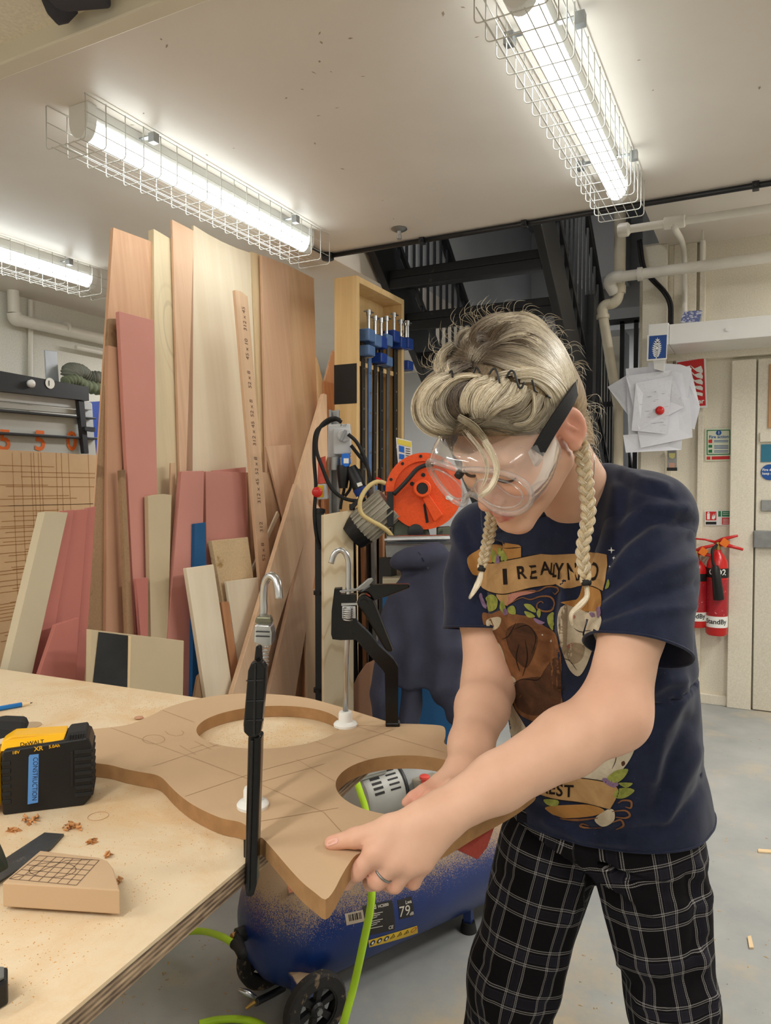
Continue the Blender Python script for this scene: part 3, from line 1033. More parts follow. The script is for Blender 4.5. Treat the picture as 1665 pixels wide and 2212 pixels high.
XS = -3.6
r = thing('panel_saw', 'tall grey vertical panel saw with orange numbers against the left wall', 'saw', (XS, 2.6, 0))


def quad(name, pts, m, x=XS, th=.03, par=None, bev=.003):
    return MB().prism([Px(a, b, x) for a, b in pts], (-th, 0, 0)).build(name, m, par or r, bevel=bev)


M['saw_grey'] = mat('saw_grey_paint', (184, 186, 182), .4, var=.05, vs=3)
M['saw_light'] = mat('saw_aluminium', (196, 200, 202), .35, .3, var=.05, vs=3)
M['saw_dark'] = mat('saw_black_paint', (44, 46, 50), .45, var=.15)
quad('top_beam', [(-60, 790), (192, 836), (193, 866), (-60, 838)], M['saw_dark'], XS + .05, .1)
quad('upper_slat', [(-60, 836), (170, 862), (198, 870), (200, 886), (-60, 860)], M['saw_light'], XS + .01)
quad('slat', [(-60, 862), (175, 886), (176, 896), (-60, 876)], M['saw_grey'], XS, .03)
quad('slat_lip', [(-60, 878), (208, 902), (208, 906), (-60, 884)], M['saw_dark'], XS + .03, .05)
quad('back_panel', [(-60, 884), (180, 905), (188, 945), (-60, 930)], M['saw_grey'], XS - .01)
quad('slat_lip', [(-60, 929), (213, 945), (213, 950), (-60, 935)], M['saw_dark'], XS + .03, .05)
quad('number_panel', [(-60, 935), (205, 950), (225, 1160), (-60, 1160)], M['saw_grey'], XS - .005)
quad('upright', [(170, 865), (182, 866), (192, 980), (182, 980)], M['saw_dark'], XS + .04, .03)
quad('clamp_arm', [(184, 921), (206, 923), (206, 933), (184, 930)], M['saw_dark'], XS + .06, .03)
quad('end_plate', [(178, 866), (199, 872), (206, 980), (186, 980)], M['saw_light'], XS - .02)
MB().lathe([(.02, 0), (.022, .02), (.012, .03)], Px(64, 829, XS + .05), (1, 0, 0), n=14).build('knob', M['white_plastic'], r, smooth=True)
cc = Px(108, 828, XS + .053)
MB().lathe([(.03, 0), (.03, .001)], cc, (1, 0, 0), n=24).build('round_sticker', M['white_print'], r)
g = MB()
text_on(g, '1', cc + Vector((.003, -.012, -.014)), (0, 1, 0), (0, 0, 1), .04, 'c', True)
g.build('sticker_digit', M['ink'], r, fix=False)
g = MB()
M['orange_print'] = mat('orange_paint', (222, 108, 40), .5, var=.05)
for px, ch in ((10, '5'), (86, '5'), (155, '0')):
    text_on(g, ch, Px(px, 972, XS - .002), (0, 1, 0), (0, 0, 1), .155, 'c', True)
g.build('orange_numbers', M['orange_print'], r, fix=False)

bp_ = [Px(a, b, XS - .18) for a, b in [(196, 868), (226, 866), (250, 1480), (225, 1480)]]
bp_[2].z = bp_[3].z = 0
o = MB().prism(bp_, (-.02, 0, 0)).build('blue_panel', mat('bright_blue_panel', (16, 62, 160), .5), label='bright blue board standing behind the end of the panel saw', cat='board')
o = MB().prism([Px(a, b, XS - .1) for a, b in [(97, 756), (123, 759), (128, 830), (101, 826)]], (-.01, 0, 0)).build('steel_plate', mat('grey_plate', (172, 178, 186), .4, .2), label='small grey metal plate standing up behind the saw beam', cat='plate', bevel=.002)
cb = Px(180, 832, XS - .1)
r2 = thing('hose_coil', 'crumpled grey green flexible hose piled on the panel saw', 'hose', cb)
pts = [Px(150, 812, XS - .06), Px(152, 803, XS - .06), Px(170, 803, XS - .08), Px(190, 818, XS - .08), Px(212, 820, XS - .06), Px(224, 832, XS - .1)]
sp = smooth_path(pts, 14)
rr = [.045 + .008 * math.sin(k * 2.2) for k in range(len(sp))]
MB().tube(sp, rr, 14).build('corrugated_hose', mat('grey_hose', (118, 122, 112), .8, bump=.3, bs=30), r2, smooth=True)
MB().tube(smooth_path([Px(140, 828, XS - .02), Px(160, 822, XS - .02), Px(185, 834, XS - .02), Px(220, 842, XS - .02)], 10), [.035 + .006 * math.sin(k * 1.9) for k in range(31)], 12).build('cuff', mat('olive_hose', (112, 122, 98), .8, bump=.3, bs=30), r2, smooth=True)

# scored backing board
XB = -3.36
bd = MB().prism([Px(a, b, XB) for a, b in [(-60, 967), (236, 985), (236, 1500), (-60, 1440)]], (-.018, 0, 0))
bd = bd.build('backing_board', mat('scored_board', (216, 184, 146), .7, var=.1, vs=2.5), label='tan backing board scored all over by saw cuts below the orange numbers', cat='board')
g = MB()
random.seed(5)
for px in (26, 45, 66, 72, 82, 88, 121, 132, 147, 190):
    a, b = Px(px, 978, XB + .0006), Px(px + random.uniform(12, 22), 1440, XB + .0006)
    w = Vector((0, .0022, 0))
    g.add([a, a + w, b + w, b], [(0, 1, 2, 3)])
for k in range(46):
    py = 1000 + 400 * (k / 46) ** .8 + random.uniform(-5, 5)
    x0 = -60 if random.random() < .5 else random.uniform(0, 60)
    x1 = 236 if random.random() < .4 else random.uniform(90, 200)
    a, b = Px(x0, py, XB + .0006), Px(x1, py + (x1 - x0) * .02 * (1150 - py) / 100, XB + .0006)
    b.z = a.z
    w = Vector((0, 0, .0028))
    g.add([a, a + w, b + w, b], [(0, 1, 2, 3)])
g.build('saw_kerfs', mat('kerf_brown', (160, 112, 62), .8), bd, kind='stuff', fix=False)
MB().box((XS + .06, 1.0, 0), (XB + .06, 4.0, Px(20, 1440, XB).z - .02)).build('plinth', M['saw_dark'], bpy.data.objects['panel_saw'])

# ================================================================ LEANING BOARDS
M['ply_pink'] = wood('rosy_plywood', (196, 150, 118), (216, 172, 138))
M['ply_pale'] = wood('pale_plywood', (228, 210, 182), (240, 226, 202), grain=(20, 20, .9))
M['ply_tan'] = wood('tan_plywood', (204, 168, 134), (220, 188, 154), grain=(24, 24, 1))
M['ply_rose'] = wood('warm_veneer_plywood', (208, 168, 138), (224, 188, 158), grain=(30, 30, .9))
M['pine'] = wood('knotty_pine', (206, 186, 150), (224, 206, 172), knots=3.4, grain=(26, 26, 1))
M['pine_clear'] = wood('clear_softwood', (216, 188, 146), (232, 206, 166), grain=(40, 40, 1))
M['beech'] = wood('pale_hardwood', (210, 172, 138), (226, 192, 160), grain=(46, 46, 1.2))
M['oak'] = wood('brown_hardwood', (176, 122, 84), (200, 146, 106), grain=(40, 40, 1.2))
M['red_mdf'] = mat('pink_red_fibreboard', (202, 140, 128), .7, var=.05, vs=2, bump=.05, bs=200, spec=.25)
M['red_mdf_dark'] = mat('deep_red_fibreboard', (186, 116, 106), .7, var=.06, vs=2, bump=.05, bs=200, spec=.25)
M['tan_mdf'] = mat('tan_fibreboard', (190, 146, 118), .72, var=.05, vs=2, bump=.05, bs=200, spec=.2)
M['grey_board'] = mat('cream_melamine', (196, 178, 146), .6, var=.05, vs=3, bump=.03)
M['pale_board'] = mat('pale_grey_board', (190, 178, 152), .6, var=.06, vs=3, bump=.03)
M['brown_board'] = worn('dusty_brown_board', (156, 124, 92), (128, 98, 70), .58, .7, 6)
M['blue_board'] = mat('blue_laminate', (28, 88, 138), .4, var=.05)
M['stain_board'] = worn('stained_plywood', (214, 186, 146), (164, 128, 76), .60, .6, 6)

KLEAN = .13


def lean(name, label, xf, L, R, m, th=.015, top=None, k=KLEAN, group='boards leaning on the rack', cat='board', bevel=.0012, extra=None):
    """board leaning away to -x: face plane x = xf - k z. L, R: left and right edge lines (two photo points each, top one first); it runs on down to the floor"""
    xf = -1.86 + (xf + 1.81) * .55
    n = Vector((1, 0, k)).normalized()
    p0 = Vector((xf, 0, 0))
    up = Vector((-k, 0, 1)).normalized()
    ln = (1 + k * k) ** .5

    def toq(p):
        v = Pplane(p[0], p[1], p0, n)
        return v.y, v.z * ln

    (ly, ls), (ly2, ls2) = toq(L[0]), toq(L[1])
    (ry, rs), (ry2, rs2) = toq(R[0]), toq(R[1])

    def foot(y1, s1, y2, s2):
        if abs(s1 - s2) < 1e-6:
            return y1
        return y1 + (y2 - y1) * (s1 - .0) / (s1 - s2)

    fl, fr = foot(ly, ls, ly2, ls2), foot(ry, rs, ry2, rs2)
    poly = [(fl, 0), (fr, 0), (ry, rs)]
    if top:
        poly += [toq(p) for p in reversed(top)]
    poly += [(ly, ls)]
    if extra:
        poly = extra(poly, toq)
    cy = (fl + fr + ly + ry) / 4
    mb = MB().prism([(0, y - cy, s) for y, s in poly], (-th, 0, 0))
    o = mb.build(name, m, None, origin=(0, 0, 0), bevel=bevel, label=label, cat=cat, group=group, seg=1)
    o.location = (xf, cy, 0)
    o.rotation_euler = (0, -math.atan(k), 0)
    return o


def G(x, y):
    return (x, y)


B = []
S = 'plywood_sheet'
BD = 'fibreboard_panel'
PL = 'plank'
# back row, tallest sheets
lean(S, 'tall rosy plywood sheet, leftmost of the tallest ones', -1.80, [(245, 491), (206, 1118)], [(345, 528), (320, 1118)], M['ply_pink'])
lean(PL, 'knotty pale pine board with grey stencil marks on its edge', -1.775, [(332, 494), (337, 1060)], [(378, 521), (385, 1007)], M['pine'], th=.03)
lean(S, 'narrow pinkish plywood strip with a ragged right edge', -1.745, [(372, 474), (388, 1010)], [(418, 498), (402, 1015)], M['ply_rose'], th=.012,
     extra=lambda p, q: p[:3] + [q((412, 900)), q((409, 800)), q((417, 690)), q((420, 600))][0:0] + p[3:])
lean(S, 'tall cream plywood sheet with a curved top edge, brightest of the row', -1.79, [(418, 486), (404, 1010)], [(541, 546), (563, 1160)], M['ply_pale'], top=[(450, 506), (480, 522), (512, 536)], th=.012)
lean(PL, 'thin yellowish softwood strip behind the plank with pencilled notes', -1.81, [(541, 543), (560, 900)], [(566, 551), (580, 1000)], M['pine_clear'], th=.02)
lean(S, 'tall rosy plywood sheet just right of the yellowish strip', -1.76, [(565, 551), (577, 1010)], [(624, 573), (634, 1000)], M['ply_rose'])
lean(S, 'tall tan plywood sheet, rightmost of the tallest ones', -1.78, [(620, 572), (633, 1000)], [(678, 601), (689, 1000)], M['ply_tan'])
# second row
lean(S, 'dusty brown sheet edge at the far left of the rack', -1.742, [(236, 688), (200, 1250)], [(262, 688), (240, 1250)], M['brown_board'])
lean(BD, 'tan pink fibreboard strip left of the tall red panel', -1.715, [(234, 746), (231, 1118)], [(262, 752), (270, 1360)], M['tan_mdf'], th=.02)
lean(BD, 'tall red fibreboard panel, the highest of the red ones', -1.67, [(257, 672), (293, 1370)], [(333, 692), (340, 1070)], M['red_mdf'], th=.018)
lean(PL, 'narrow grey weathered batten between tan and red panels', -1.64, [(262, 1015), (276, 1366)], [(271, 1015), (288, 1366)], M['dull_steel'] if False else M['brown_board'], th=.02)
lean(BD, 'cream board with a rounded top below the knotty pine', -1.62, [(320, 1072), (326, 1373)], [(371, 1069), (363, 1373)], M['grey_board'], th=.02, top=[(330, 1069), (355, 1067)])
lean(BD, 'short red fibreboard scrap in front of the tall red panel', -1.60, [(294, 1250), (304, 1372)], [(320, 1247), (320, 1372)], M['red_mdf_dark'], th=.012)
lean(S, 'thin brown sheet edge beside the left red panel of the pair', -1.685, [(369, 1000), (362, 1373)], [(379, 1000), (372, 1373)], M['ply_tan'], th=.008)
lean(BD, 'red fibreboard panel, left of the pair under the cream plywood', -1.61, [(392, 1018), (363, 1373)], [(441, 1017), (437, 1260)], M['red_mdf'], th=.018)
lean(BD, 'red fibreboard panel peeping out behind the pair', -1.69, [(460, 1016), (470, 1160)], [(531, 1009), (537, 1160)], M['red_mdf'], th=.012)
lean(BD, 'red fibreboard panel, right of the pair under the cream plywood', -1.64, [(444, 1018), (446, 1230)], [(531, 1020), (533, 1170)], M['red_mdf'], th=.018)
lean(BD, 'narrow blue laminate board between the two red panels', -1.58, [(421, 1131), (415, 1500)], [(444, 1128), (448, 1300)], M['blue_board'], th=.018)
lean(S, 'tan plywood sheet behind the pencilled plank, lower right', -1.70, [(535, 1020), (545, 1240)], [(600, 1020), (610, 1240)], M['ply_tan'], th=.012)
lean(S, 'rosy plywood offcut standing at a slant before the tall sheets', -1.66, [(574, 964), (620, 1150)], [(628, 961), (660, 1120)], M['ply_rose'], th=.012)
lean(S, 'plywood panel with brown glue stains', -1.55, [(457, 1168), (490, 1350)], [(535, 1160), (560, 1340)], M['stain_board'], th=.02)
pn = lean(PL, 'long thin plank pencilled with dimensions all along its edge', -1.52, [(508, 626), (560, 1240)], [(535, 641), (586, 1235)], M['beech'], th=.015, top=[(520, 629)])
lean(S, 'pale plywood offcut with a small knot near the stained one', -1.50, [(489, 1256), (512, 1420)], [(558, 1247), (560, 1420)], M['ply_pale'], th=.012)
lean(PL, 'narrow orange edged strip between two pale offcuts', -1.475, [(478, 1301), (505, 1480)], [(494, 1299), (520, 1480)], M['oak'], th=.02)
lean(S, 'pale plywood offcut with a straight top nearest the bench', -1.44, [(402, 1227), (445, 1510)], [(461, 1219), (503, 1495)], M['ply_pale'], th=.015)
lean(S, 'thin white batten slanting behind the diagonal planks', -1.63, [(600, 1104), (575, 1160)], [(604, 1112), (579, 1166)], M['ply_pale'], th=.01)
# right end of the rack
lean(PL, 'thin pale strip at the far right end of the tall sheets', -1.70, [(684, 770), (690, 900)], [(699, 830), (705, 900)], M['pine_clear'], th=.01)
lean(PL, 'slanted tan board between the sheets and the clamp frame', -1.74, [(719, 757), (700, 830)], [(737, 767), (737, 900)], M['ply_pink'], th=.012)
lean(PL, 'orange brown board standing left of the clamp frame', -1.68, [(700, 823), (698, 1100)], [(737, 832), (737, 1100)], M['oak'], th=.015)
lean(PL, 'long tan plank crossing diagonally behind the grey socket post', -1.45, [(699, 850), (585, 1235)], [(708, 985), (618, 1289)], M['beech'], th=.02, top=[(706, 852)])
lean(PL, 'long hardwood plank leaning steeply down to the right', -1.41, [(678, 1080), (585, 1480)], [(702, 1110), (640, 1490)], M['ply_rose'], th=.018)
lean(PL, 'wide pale plank crossing in front of all the others', -1.37, [(640, 1044), (501, 1501)], [(680, 1100), (553, 1497)], M['beech'], th=.02)
lean(S, 'dark tan sheet low behind the crossing planks', -1.60, [(600, 1180), (600, 1500)], [(690, 1120), (690, 1500)], M['ply_tan'], th=.012)
lean(S, 'plywood offcut low at the right end beside the black post', -1.43, [(658, 1272), (664, 1500)], [(690, 1272), (692, 1500)], M['ply_tan'], th=.012)
lean(PL, 'slim brown strip tucked beside the black post', -1.55, [(668, 1150), (664, 1270)], [(690, 1140), (690, 1270)], M['oak'], th=.01)
# lower left group, in front
lean(BD, 'deep red fibreboard strip right behind the pale thick plank', -1.42, [(135, 1103), (70, 1450)], [(161, 1101), (112, 1400)], M['red_mdf_dark'], th=.014, k=.1)
lean(BD, 'deep red fibreboard panel with a slanted edge, lower left group', -1.45, [(158, 1102), (72, 1455)], [(190, 1099), (172, 1340)], M['red_mdf_dark'], th=.014, k=.1)
lean(BD, 'slim deep red panel against the rack foot, lower left group', -1.48, [(189, 1097), (163, 1467)], [(207, 1094), (183, 1467)], M['red_mdf_dark'], th=.014, k=.1)
lean(PL, 'thick pale grey plank leaning in front of the red panels at left', -1.38, [(97, 1105), (17, 1440)], [(147, 1107), (71, 1450)], M['pale_board'], th=.03, k=.1)
lean(BD, 'small deep red offcut with a slanted top in the lower left', -1.33, [(121, 1349), (86, 1454)], [(171, 1333), (164, 1466)], M['red_mdf_dark'], th=.014, k=.1)
lean(PL, 'dark edged scrap standing low between the blue and pale boards', -1.47, [(428, 1460), (420, 1505)], [(441, 1447), (440, 1505)], M['brown_board'], th=.01)

# sample panel with a black square, standing near the bench
y_ = None
r = thing('sample_panel', 'cream sample panel with a black rectangle leaning behind the bench', 'panel', Px(290, 1470, -1.56))
xq = -1.56
f = [Px(197, 1360, xq), Px(397, 1384, xq), Px(382, 1520, xq), Px(178, 1490, xq)]
f[2].z = f[3].z = .0
MB().prism(f, (-.018, 0, 0)).build('panel', M['grey_board'], r, bevel=.001)
g = [Px(213, 1365, xq + .001), Px(277, 1373, xq + .001), Px(274, 1500, xq + .001), Px(199, 1490, xq + .001)]
MB().prism(g, (.001, 0, 0)).build('black_rectangle', mat('scratched_black', (34, 35, 38), .35, var=.5, vs=12), r)
g = [Px(276, 1373, xq + .001), Px(282, 1374, xq + .001), Px(279, 1500, xq + .001), Px(274, 1500, xq + .001)]
MB().prism(g, (.002, 0, 0)).build('pale_strip', M['pine_clear'], r)

# pencilled dimensions along the thin plank
g = MB()
nn = Vector((1, 0, KLEAN)).normalized()
xq = pn.location.x + .0008
for k in range(9):
    py = 690 + k * 62
    px = 527 + (py - 640) * .081
    a = Pplane(px, py, Vector((xq, 0, 0)), nn)
    b = Pplane(px + 2.2, py + 26, Vector((xq, 0, 0)), nn)
    u = (a - b).normalized()
    text_on(g, random.choice(['312 x 45', '52 x 8', '312', '45 x 10']), b, u, u.cross(nn) * -1, .03)
pd_ = g.build('pencil_dimensions', mat('pencil_dark', (112, 86, 70), .7), None, origin=(0, 0, 0), kind='stuff', fix=False)
pd_.parent = pn
pd_.matrix_parent_inverse = (Matrix.Translation(pn.location) @ pn.rotation_euler.to_matrix().to_4x4()).inverted()

# ================================================================ CLAMP FRAME
XR = -1.76
tl, tr = Px(770, 600, XR), Px(873, 648, XR)
y0, y1, zt = tl.y, tr.y, 2.37
r = thing('clamp_frame', 'shallow pine frame holding bar clamps, a black patch on its edge', 'frame', (XR, (y0 + y1) / 2, 0))
dp = .125
M['frame_pine'] = wood('yellow_pine', (212, 176, 122), (230, 198, 146), grain=(30, 30, 1.2))
MB().box((XR - dp, y0, 0), (XR, y0 + .03, zt)).build('near_side', M['frame_pine'], r, bevel=.002)
MB().box((XR - dp, y1 - .03, 0), (XR, y1, zt)).build('far_side', M['frame_pine'], r, bevel=.002)
MB().box((XR - dp, y0 + .03, zt - .03), (XR, y1 - .03, zt)).build('top_rail', M['frame_pine'], r, bevel=.002)
MB().box((XR - dp, y0 + .03, 0), (XR - dp + .012, y1 - .03, zt - .03)).build('back_panel', wood('pine_ply_back', (208, 176, 124), (226, 198, 150), grain=(22, 22, .7)), r)
zz = lambda py: Py(754, py, y0).z
MB().box((XR - dp - .001, y0 - .0015, zz(872)), (XR + .001, y0, zz(786))).build('black_patch', M['ink'], r)
MB().box((XR - dp + .02, y0 + .03, zz(785)), (XR - .03, y1 - .03, zz(775))).build('clamp_rail', M['frame_pine'], r)
g = MB()
nx = Vector((1, 0, 0))
text_on(g, '32', Vector((XR + .0008, y1 - .028, zz(660))), (0, 1, 0), (0, 0, 1), .04)
text_on(g, '54', Vector((XR + .0008, y1 - .028, zz(685))), (0, 1, 0), (0, 0, 1), .04)
g.build('pencil_figures', M['ink'], r, fix=False)
for p in ((XR - .03, y0 + .015), (XR - .09, y0 + .015)):
    MB().lathe([(.004, 0), (.004, .002)], (p[0], p[1], zt), n=8).build('screw_head', M['dull_steel'], r)

M['clamp_blue'] = mat('blue_clamp_paint', (28, 62, 140), .4, var=.12, vs=20)
M['clamp_blue_pale'] = mat('worn_blue_clamp_paint', (88, 118, 164), .45, var=.15, vs=20)
M['clamp_bar'] = mat('brown_black_bar', (58, 52, 46), .5, .4, var=.2, vs=14)
M['clamp_bar_grey'] = mat('grey_bar', (112, 112, 112), .45, .6, var=.2, vs=14)


def bar_clamp(px, top, pale, barm, label, jaw2, w=.03, tilt=0.0, holes=True, face=1):
    """long sash clamp hung upright against the frame"""
    x = XR - .03
    d = ray(px, 900)
    y = (CAM + d * (x / d.x)).y
    zt_ = Px(px, top, x).z
    zb_ = max(.12, zt_ - 1.75)
    c = thing('bar_clamp', label, 'clamp', (x, y, zb_), 'bar clamps on the pine frame')
    bm_ = M['clamp_blue_pale'] if pale else M['clamp_blue']
    ty = tilt * (zt_ - zb_)
    MB().prism([(x - .006, y - w / 2 - ty, zb_), (x - .006, y + w / 2 - ty, zb_), (x - .006, y + w / 2, zt_ - .03), (x - .006, y - w / 2, zt_ - .03)], (.014, 0, 0)).build('bar', barm, c, bevel=.002)
    if holes:
        h = None
        for k in range(14):
            z = zt_ - .22 - k * .1
            if z < zb_ + .05:
                break
            yy = y - ty * (zt_ - z) / (zt_ - zb_)
            if h is None:
                h = MB().lathe([(.0055, 0), (.0055, .0012)], (x + .008, yy, z), (1, 0, 0), n=10).build('hole', M['steel'], c, origin=(x + .008, yy, z))
            else:
                q = h.copy()
                COL.objects.link(q)
                q.location = Vector((x + .008, yy, z)) - wloc(c)
    MB().box((x - .015, y - .036, zt_ - .09), (x + .055, y + .036, zt_ - .03)).build('head', bm_, c, bevel=.006)
    sc_ = MB().lathe([(.009, -.06), (.009, .07), (.013, .07), (.013, .095)], (x + .034, y, zt_ - .03), n=12)
    sc_.build('screw', M['steel'], c, smooth=40)
    MB().tube([(x + .034, y - .045, zt_ + .05), (x + .034, y + .05, zt_ + .062)], .004, 8).build('tommy_bar', M['steel'], c, smooth=40)
    MB().box((x - .015, y - .036, jaw2 - .025), (x + .055, y + .036, jaw2 + .025)).build('sliding_jaw', bm_, c, bevel=.006)
    MB().tube([(x - .02, y, jaw2 - .032), (x + .06, y, jaw2 - .032)], .004, 8).build('pin', M['steel'], c, smooth=40)
    return c


zj = lambda py: Px(800, py, XR - .03).z
bar_clamp(783, 700, True, M['clamp_bar'], 'bar clamp nearest the camera on the pine frame, long steel screw', zj(765), w=.034)
bar_clamp(797, 712, True, M['clamp_blue_pale'], 'bar clamp with the pale blue bar, second on the pine frame', zj(1060), w=.03, holes=True)
bar_clamp(810, 716, False, M['clamp_bar'], 'bar clamp with rows of bright holes, third on the pine frame', zj(772), tilt=.02)
bar_clamp(822, 712, True, M['black_steel'], 'bar clamp with a near black bar under the pale blue head', zj(775), w=.034)
bar_clamp(838, 704, False, M['clamp_bar_grey'], 'bar clamp with the grey bar and tall T handle, mid right of the frame', zj(1050), tilt=.015, holes=False)
bar_clamp(853, 718, False, M['black_steel'], 'bar clamp with a wide black bar, second from the far end of the frame', zj(1045), w=.04)
bar_clamp(868, 720, False, M['clamp_bar'], 'bar clamp at the far end of the pine frame, two dark blue jaws', zj(768))

# ================================================================ SOCKET POST
Dp = 3.05
pb = P(722, 900, Dp)
ptop = P(722, 886, Dp).z
r = thing('strut_post', 'grey slotted steel channel post carrying the socket box', 'post', (pb.x, pb.y, 0))
u, v = RIGHT, HEAD
cx_, cy_ = pb.x, pb.y
ch = [(-.021, -.02), (.021, -.02), (.021, .02), (.011, .02), (.011, .012), (.017, .012), (.017, -.016), (-.017, -.016), (-.017, .012), (-.011, .012), (-.011, .02), (-.021, .02)]
MB().prism([Vector((cx_, cy_, 0)) + u * a - v * b for a, b in ch], (0, 0, ptop)).build('channel', M['dull_steel'], r)
MB().box((cx_ - .06, cy_ - .06, 0), (cx_ + .06, cy_ + .06, .008)).build('base_plate', M['dull_steel'], r)

D2 = 2.98


def pq(px, py, D=D2):
    return P(px, py, D)


def slab(pts, D, th, name, m, par, bevel=0, **kw):
    """pixel outline on the plane facing the camera at depth D, extruded away by th"""
    pl = [P(a, b, D) for a, b in pts]
    return MB().prism(pl, HEAD * th).build(name, m, par, bevel=bevel, **kw)


r = thing('socket_box', 'pale grey industrial isolator socket with a rotary switch', 'socket', P(733, 990, 2.93))
slab([(708, 917), (756, 915), (758, 985), (708, 990)], 2.94, .05, 'back_box', M['grey_plastic'], r, .004)
slab([(719, 925), (757, 925), (758, 980), (720, 982)], 2.90, .045, 'front_cover', M['grey_plastic'], r, .005)
cc = P(742, 942, 2.895)
MB().lathe([(.024, 0), (.024, -.012), (.02, -.016)], cc, HEAD, n=24).build('dial', M['grey_plastic'], r, smooth=40)
MB().box((-.006, -.02, -.024), (.006, 0, .024), Matrix.Translation(cc - HEAD * .012) @ Matrix.Rotation(YAW, 4, 'Z') @ Matrix.Rotation(.45, 4, 'Y')).build('switch_lever', mat('mid_grey_plastic', (140, 142, 146), .4, bump=0), r, bevel=.003)
g = MB()
text_on(g, 'P 17', P(735, 921.5, 2.938), RIGHT, ZUP, .014)
g.build('lettering', M['ink'], r, fix=False)
M['plug_blue'] = mat('blue_socket_plastic', (18, 104, 206), .4, var=.04, bump=0)
slab([(738, 980), (753, 979), (756, 990), (757, 1000), (752, 1008), (744, 1009), (738, 1003), (737, 992)], 2.87, .04, 'blue_cover', M['plug_blue'], r, .004)
slab([(742, 990), (753, 990), (753, 1001), (742, 1001)], 2.868, .002, 'white_label', M['white_print'], r)
MB().lathe([(.024, .0), (.026, -.02), (.022, -.06), (.017, -.09)], P(741, 1005, 2.90), n=18).build('plug', M['black_plastic'], r, smooth=40)
MB().lathe([(.03, .0), (.03, -.05)], P(724, 988, 2.93), n=18).build('gland', M['dull_steel'], r, smooth=40)

r = thing('cable_plug', 'black and blue industrial plug hanging on its lead beside the socket', 'plug', P(775, 1040, 2.9))
MB().tube([P(757, 1008, 2.9), P(762, 1020, 2.9), P(773, 1045, 2.88), P(778, 1058, 2.88)], [.02, .026, .028, .026], 16).build('plug_body', M['black_plastic'], r, smooth=40)
MB().tube([P(777, 1054, 2.88), P(783, 1068, 2.88)], [.03, .027], 16).build('blue_collar', M['clamp_blue'], r, smooth=40)
slab([(770, 1044), (780, 1041), (783, 1048), (773, 1052)], 2.845, .004, 'white_tag', M['white_print'], r)

r = thing('cable_loop', 'thick black cable looped over the top of the steel post', 'cable', P(700, 960, 2.88))
for off, seq in ((0, [(735, 908), (722, 903), (706, 908), (692, 922), (684, 945), (684, 975), (696, 1010), (714, 1052), (740, 1075), (770, 1082), (790, 1078)]),
                 (.02, [(738, 912), (724, 906), (702, 916), (682, 935), (678, 985), (682, 1050), (679, 1110), (684, 1160), (692, 1185)]),
                 (.01, [(752, 938), (770, 955), (786, 985), (794, 1010), (800, 1040), (798, 1055)]),
                 (.03, [(758, 962), (776, 985), (792, 1005), (798, 1030)])):
    MB().tube(smooth_path([P(a, b, 2.86 + off) for a, b in seq], 8), .0072, 8).build('strand', M['rubber'], r, smooth=True)
for seq in ([(741, 1026), (744, 1050), (738, 1080), (735, 1100)], [(758, 1040), (756, 1056), (745, 1072)]):
    MB().tube(smooth_path([P(a, b, 2.92) for a, b in seq], 8), .006, 8).build('flex', M['rubber'], r, smooth=True)

r = thing('stop_switch', 'red mushroom stop switch on a grey yellow fronted box', 'switch', P(690, 1080, 2.86))
slab([(677, 1047), (704, 1045), (708, 1078), (679, 1080)], 2.88, .06, 'box', M['grey_plastic'], r, .004)
slab([(678, 1049), (698, 1048), (699, 1074), (679, 1075)], 2.878, .003, 'yellow_plate', mat('yellow_plate', (226, 186, 34), .4), r)
MB().lathe([(.012, 0), (.012, -.012), (.02, -.016), (.02, -.026), (.012, -.032)], P(686, 1063, 2.876), HEAD, n=18).build('button', M['red'], r, smooth=40)
slab([(687, 990), (703, 985), (705, 1042), (686, 1046)], 2.89, .004, 'notice', mat('red_white_notice', (206, 84, 66), .5, var=.2, vs=30), r, label='torn red notice')

q = P(690, 1100, 2.9)
r = thing('black_post', 'thin black painted post standing behind the clamps by the plank', 'post', (q.x, q.y, 0))
MB().box((-.017, -.017, 0), (.017, .017, P(690, 1098, 2.9).z), Matrix.Translation((q.x, q.y, 0)) @ Matrix.Rotation(YAW, 4, 'Z')).build('tube', M['black_steel'], r, bevel=.003)
for py in (1104, 1280, 1490):
    MB().lathe([(.024, -.008), (.024, .008)], P(690, py, 2.9), n=14).build('clip', M['black_plastic'], r, smooth=40)

# upright softwood plank beside the post
pt = [P(699, 1113, 2.8), P(763, 1104, 2.86), P(760, 1530, 2.86), P(692, 1520, 2.8)]
w = (pt[1] - pt[0]).length
cp = (pt[0] + pt[1]) / 2
xd_ = (pt[1] - pt[0])
ang = math.atan2(xd_.y, xd_.x)
t = NT('flame_figured_pine')
v = t.coord()
mp = t.n('ShaderNodeMapping')
mp.inputs['Scale'].default_value = (7, 3, 2.2)
t.l(v, mp.inputs[0])
wv = t.n('ShaderNodeTexWave', wave_type='RINGS', rings_direction='SPHERICAL')
wv.inputs['Scale'].default_value = 1.1
wv.inputs['Distortion'].default_value = 14
wv.inputs['Detail'].default_value = 2
wv.inputs['Detail Scale'].default_value = .8
t.l(mp.outputs[0], wv.inputs['Vector'])
c1 = t.ramp(wv.outputs['Fac'], [(.0, lin(210, 188, 152)), (.16, lin(226, 208, 176)), (1, lin(230, 214, 184))])
t.color(c1)
M['figured'] = t.pbr(.55, 0, .3)
o = MB().box((-w / 2, 0, 0), (w / 2, .02, 1)).v
zt = pt[0].z
mb = MB().prism([(-w / 2, 0, 0), (w / 2, 0, 0), (w / 2, 0, zt + .018), (-w / 2, 0, zt)], (0, .022, 0))
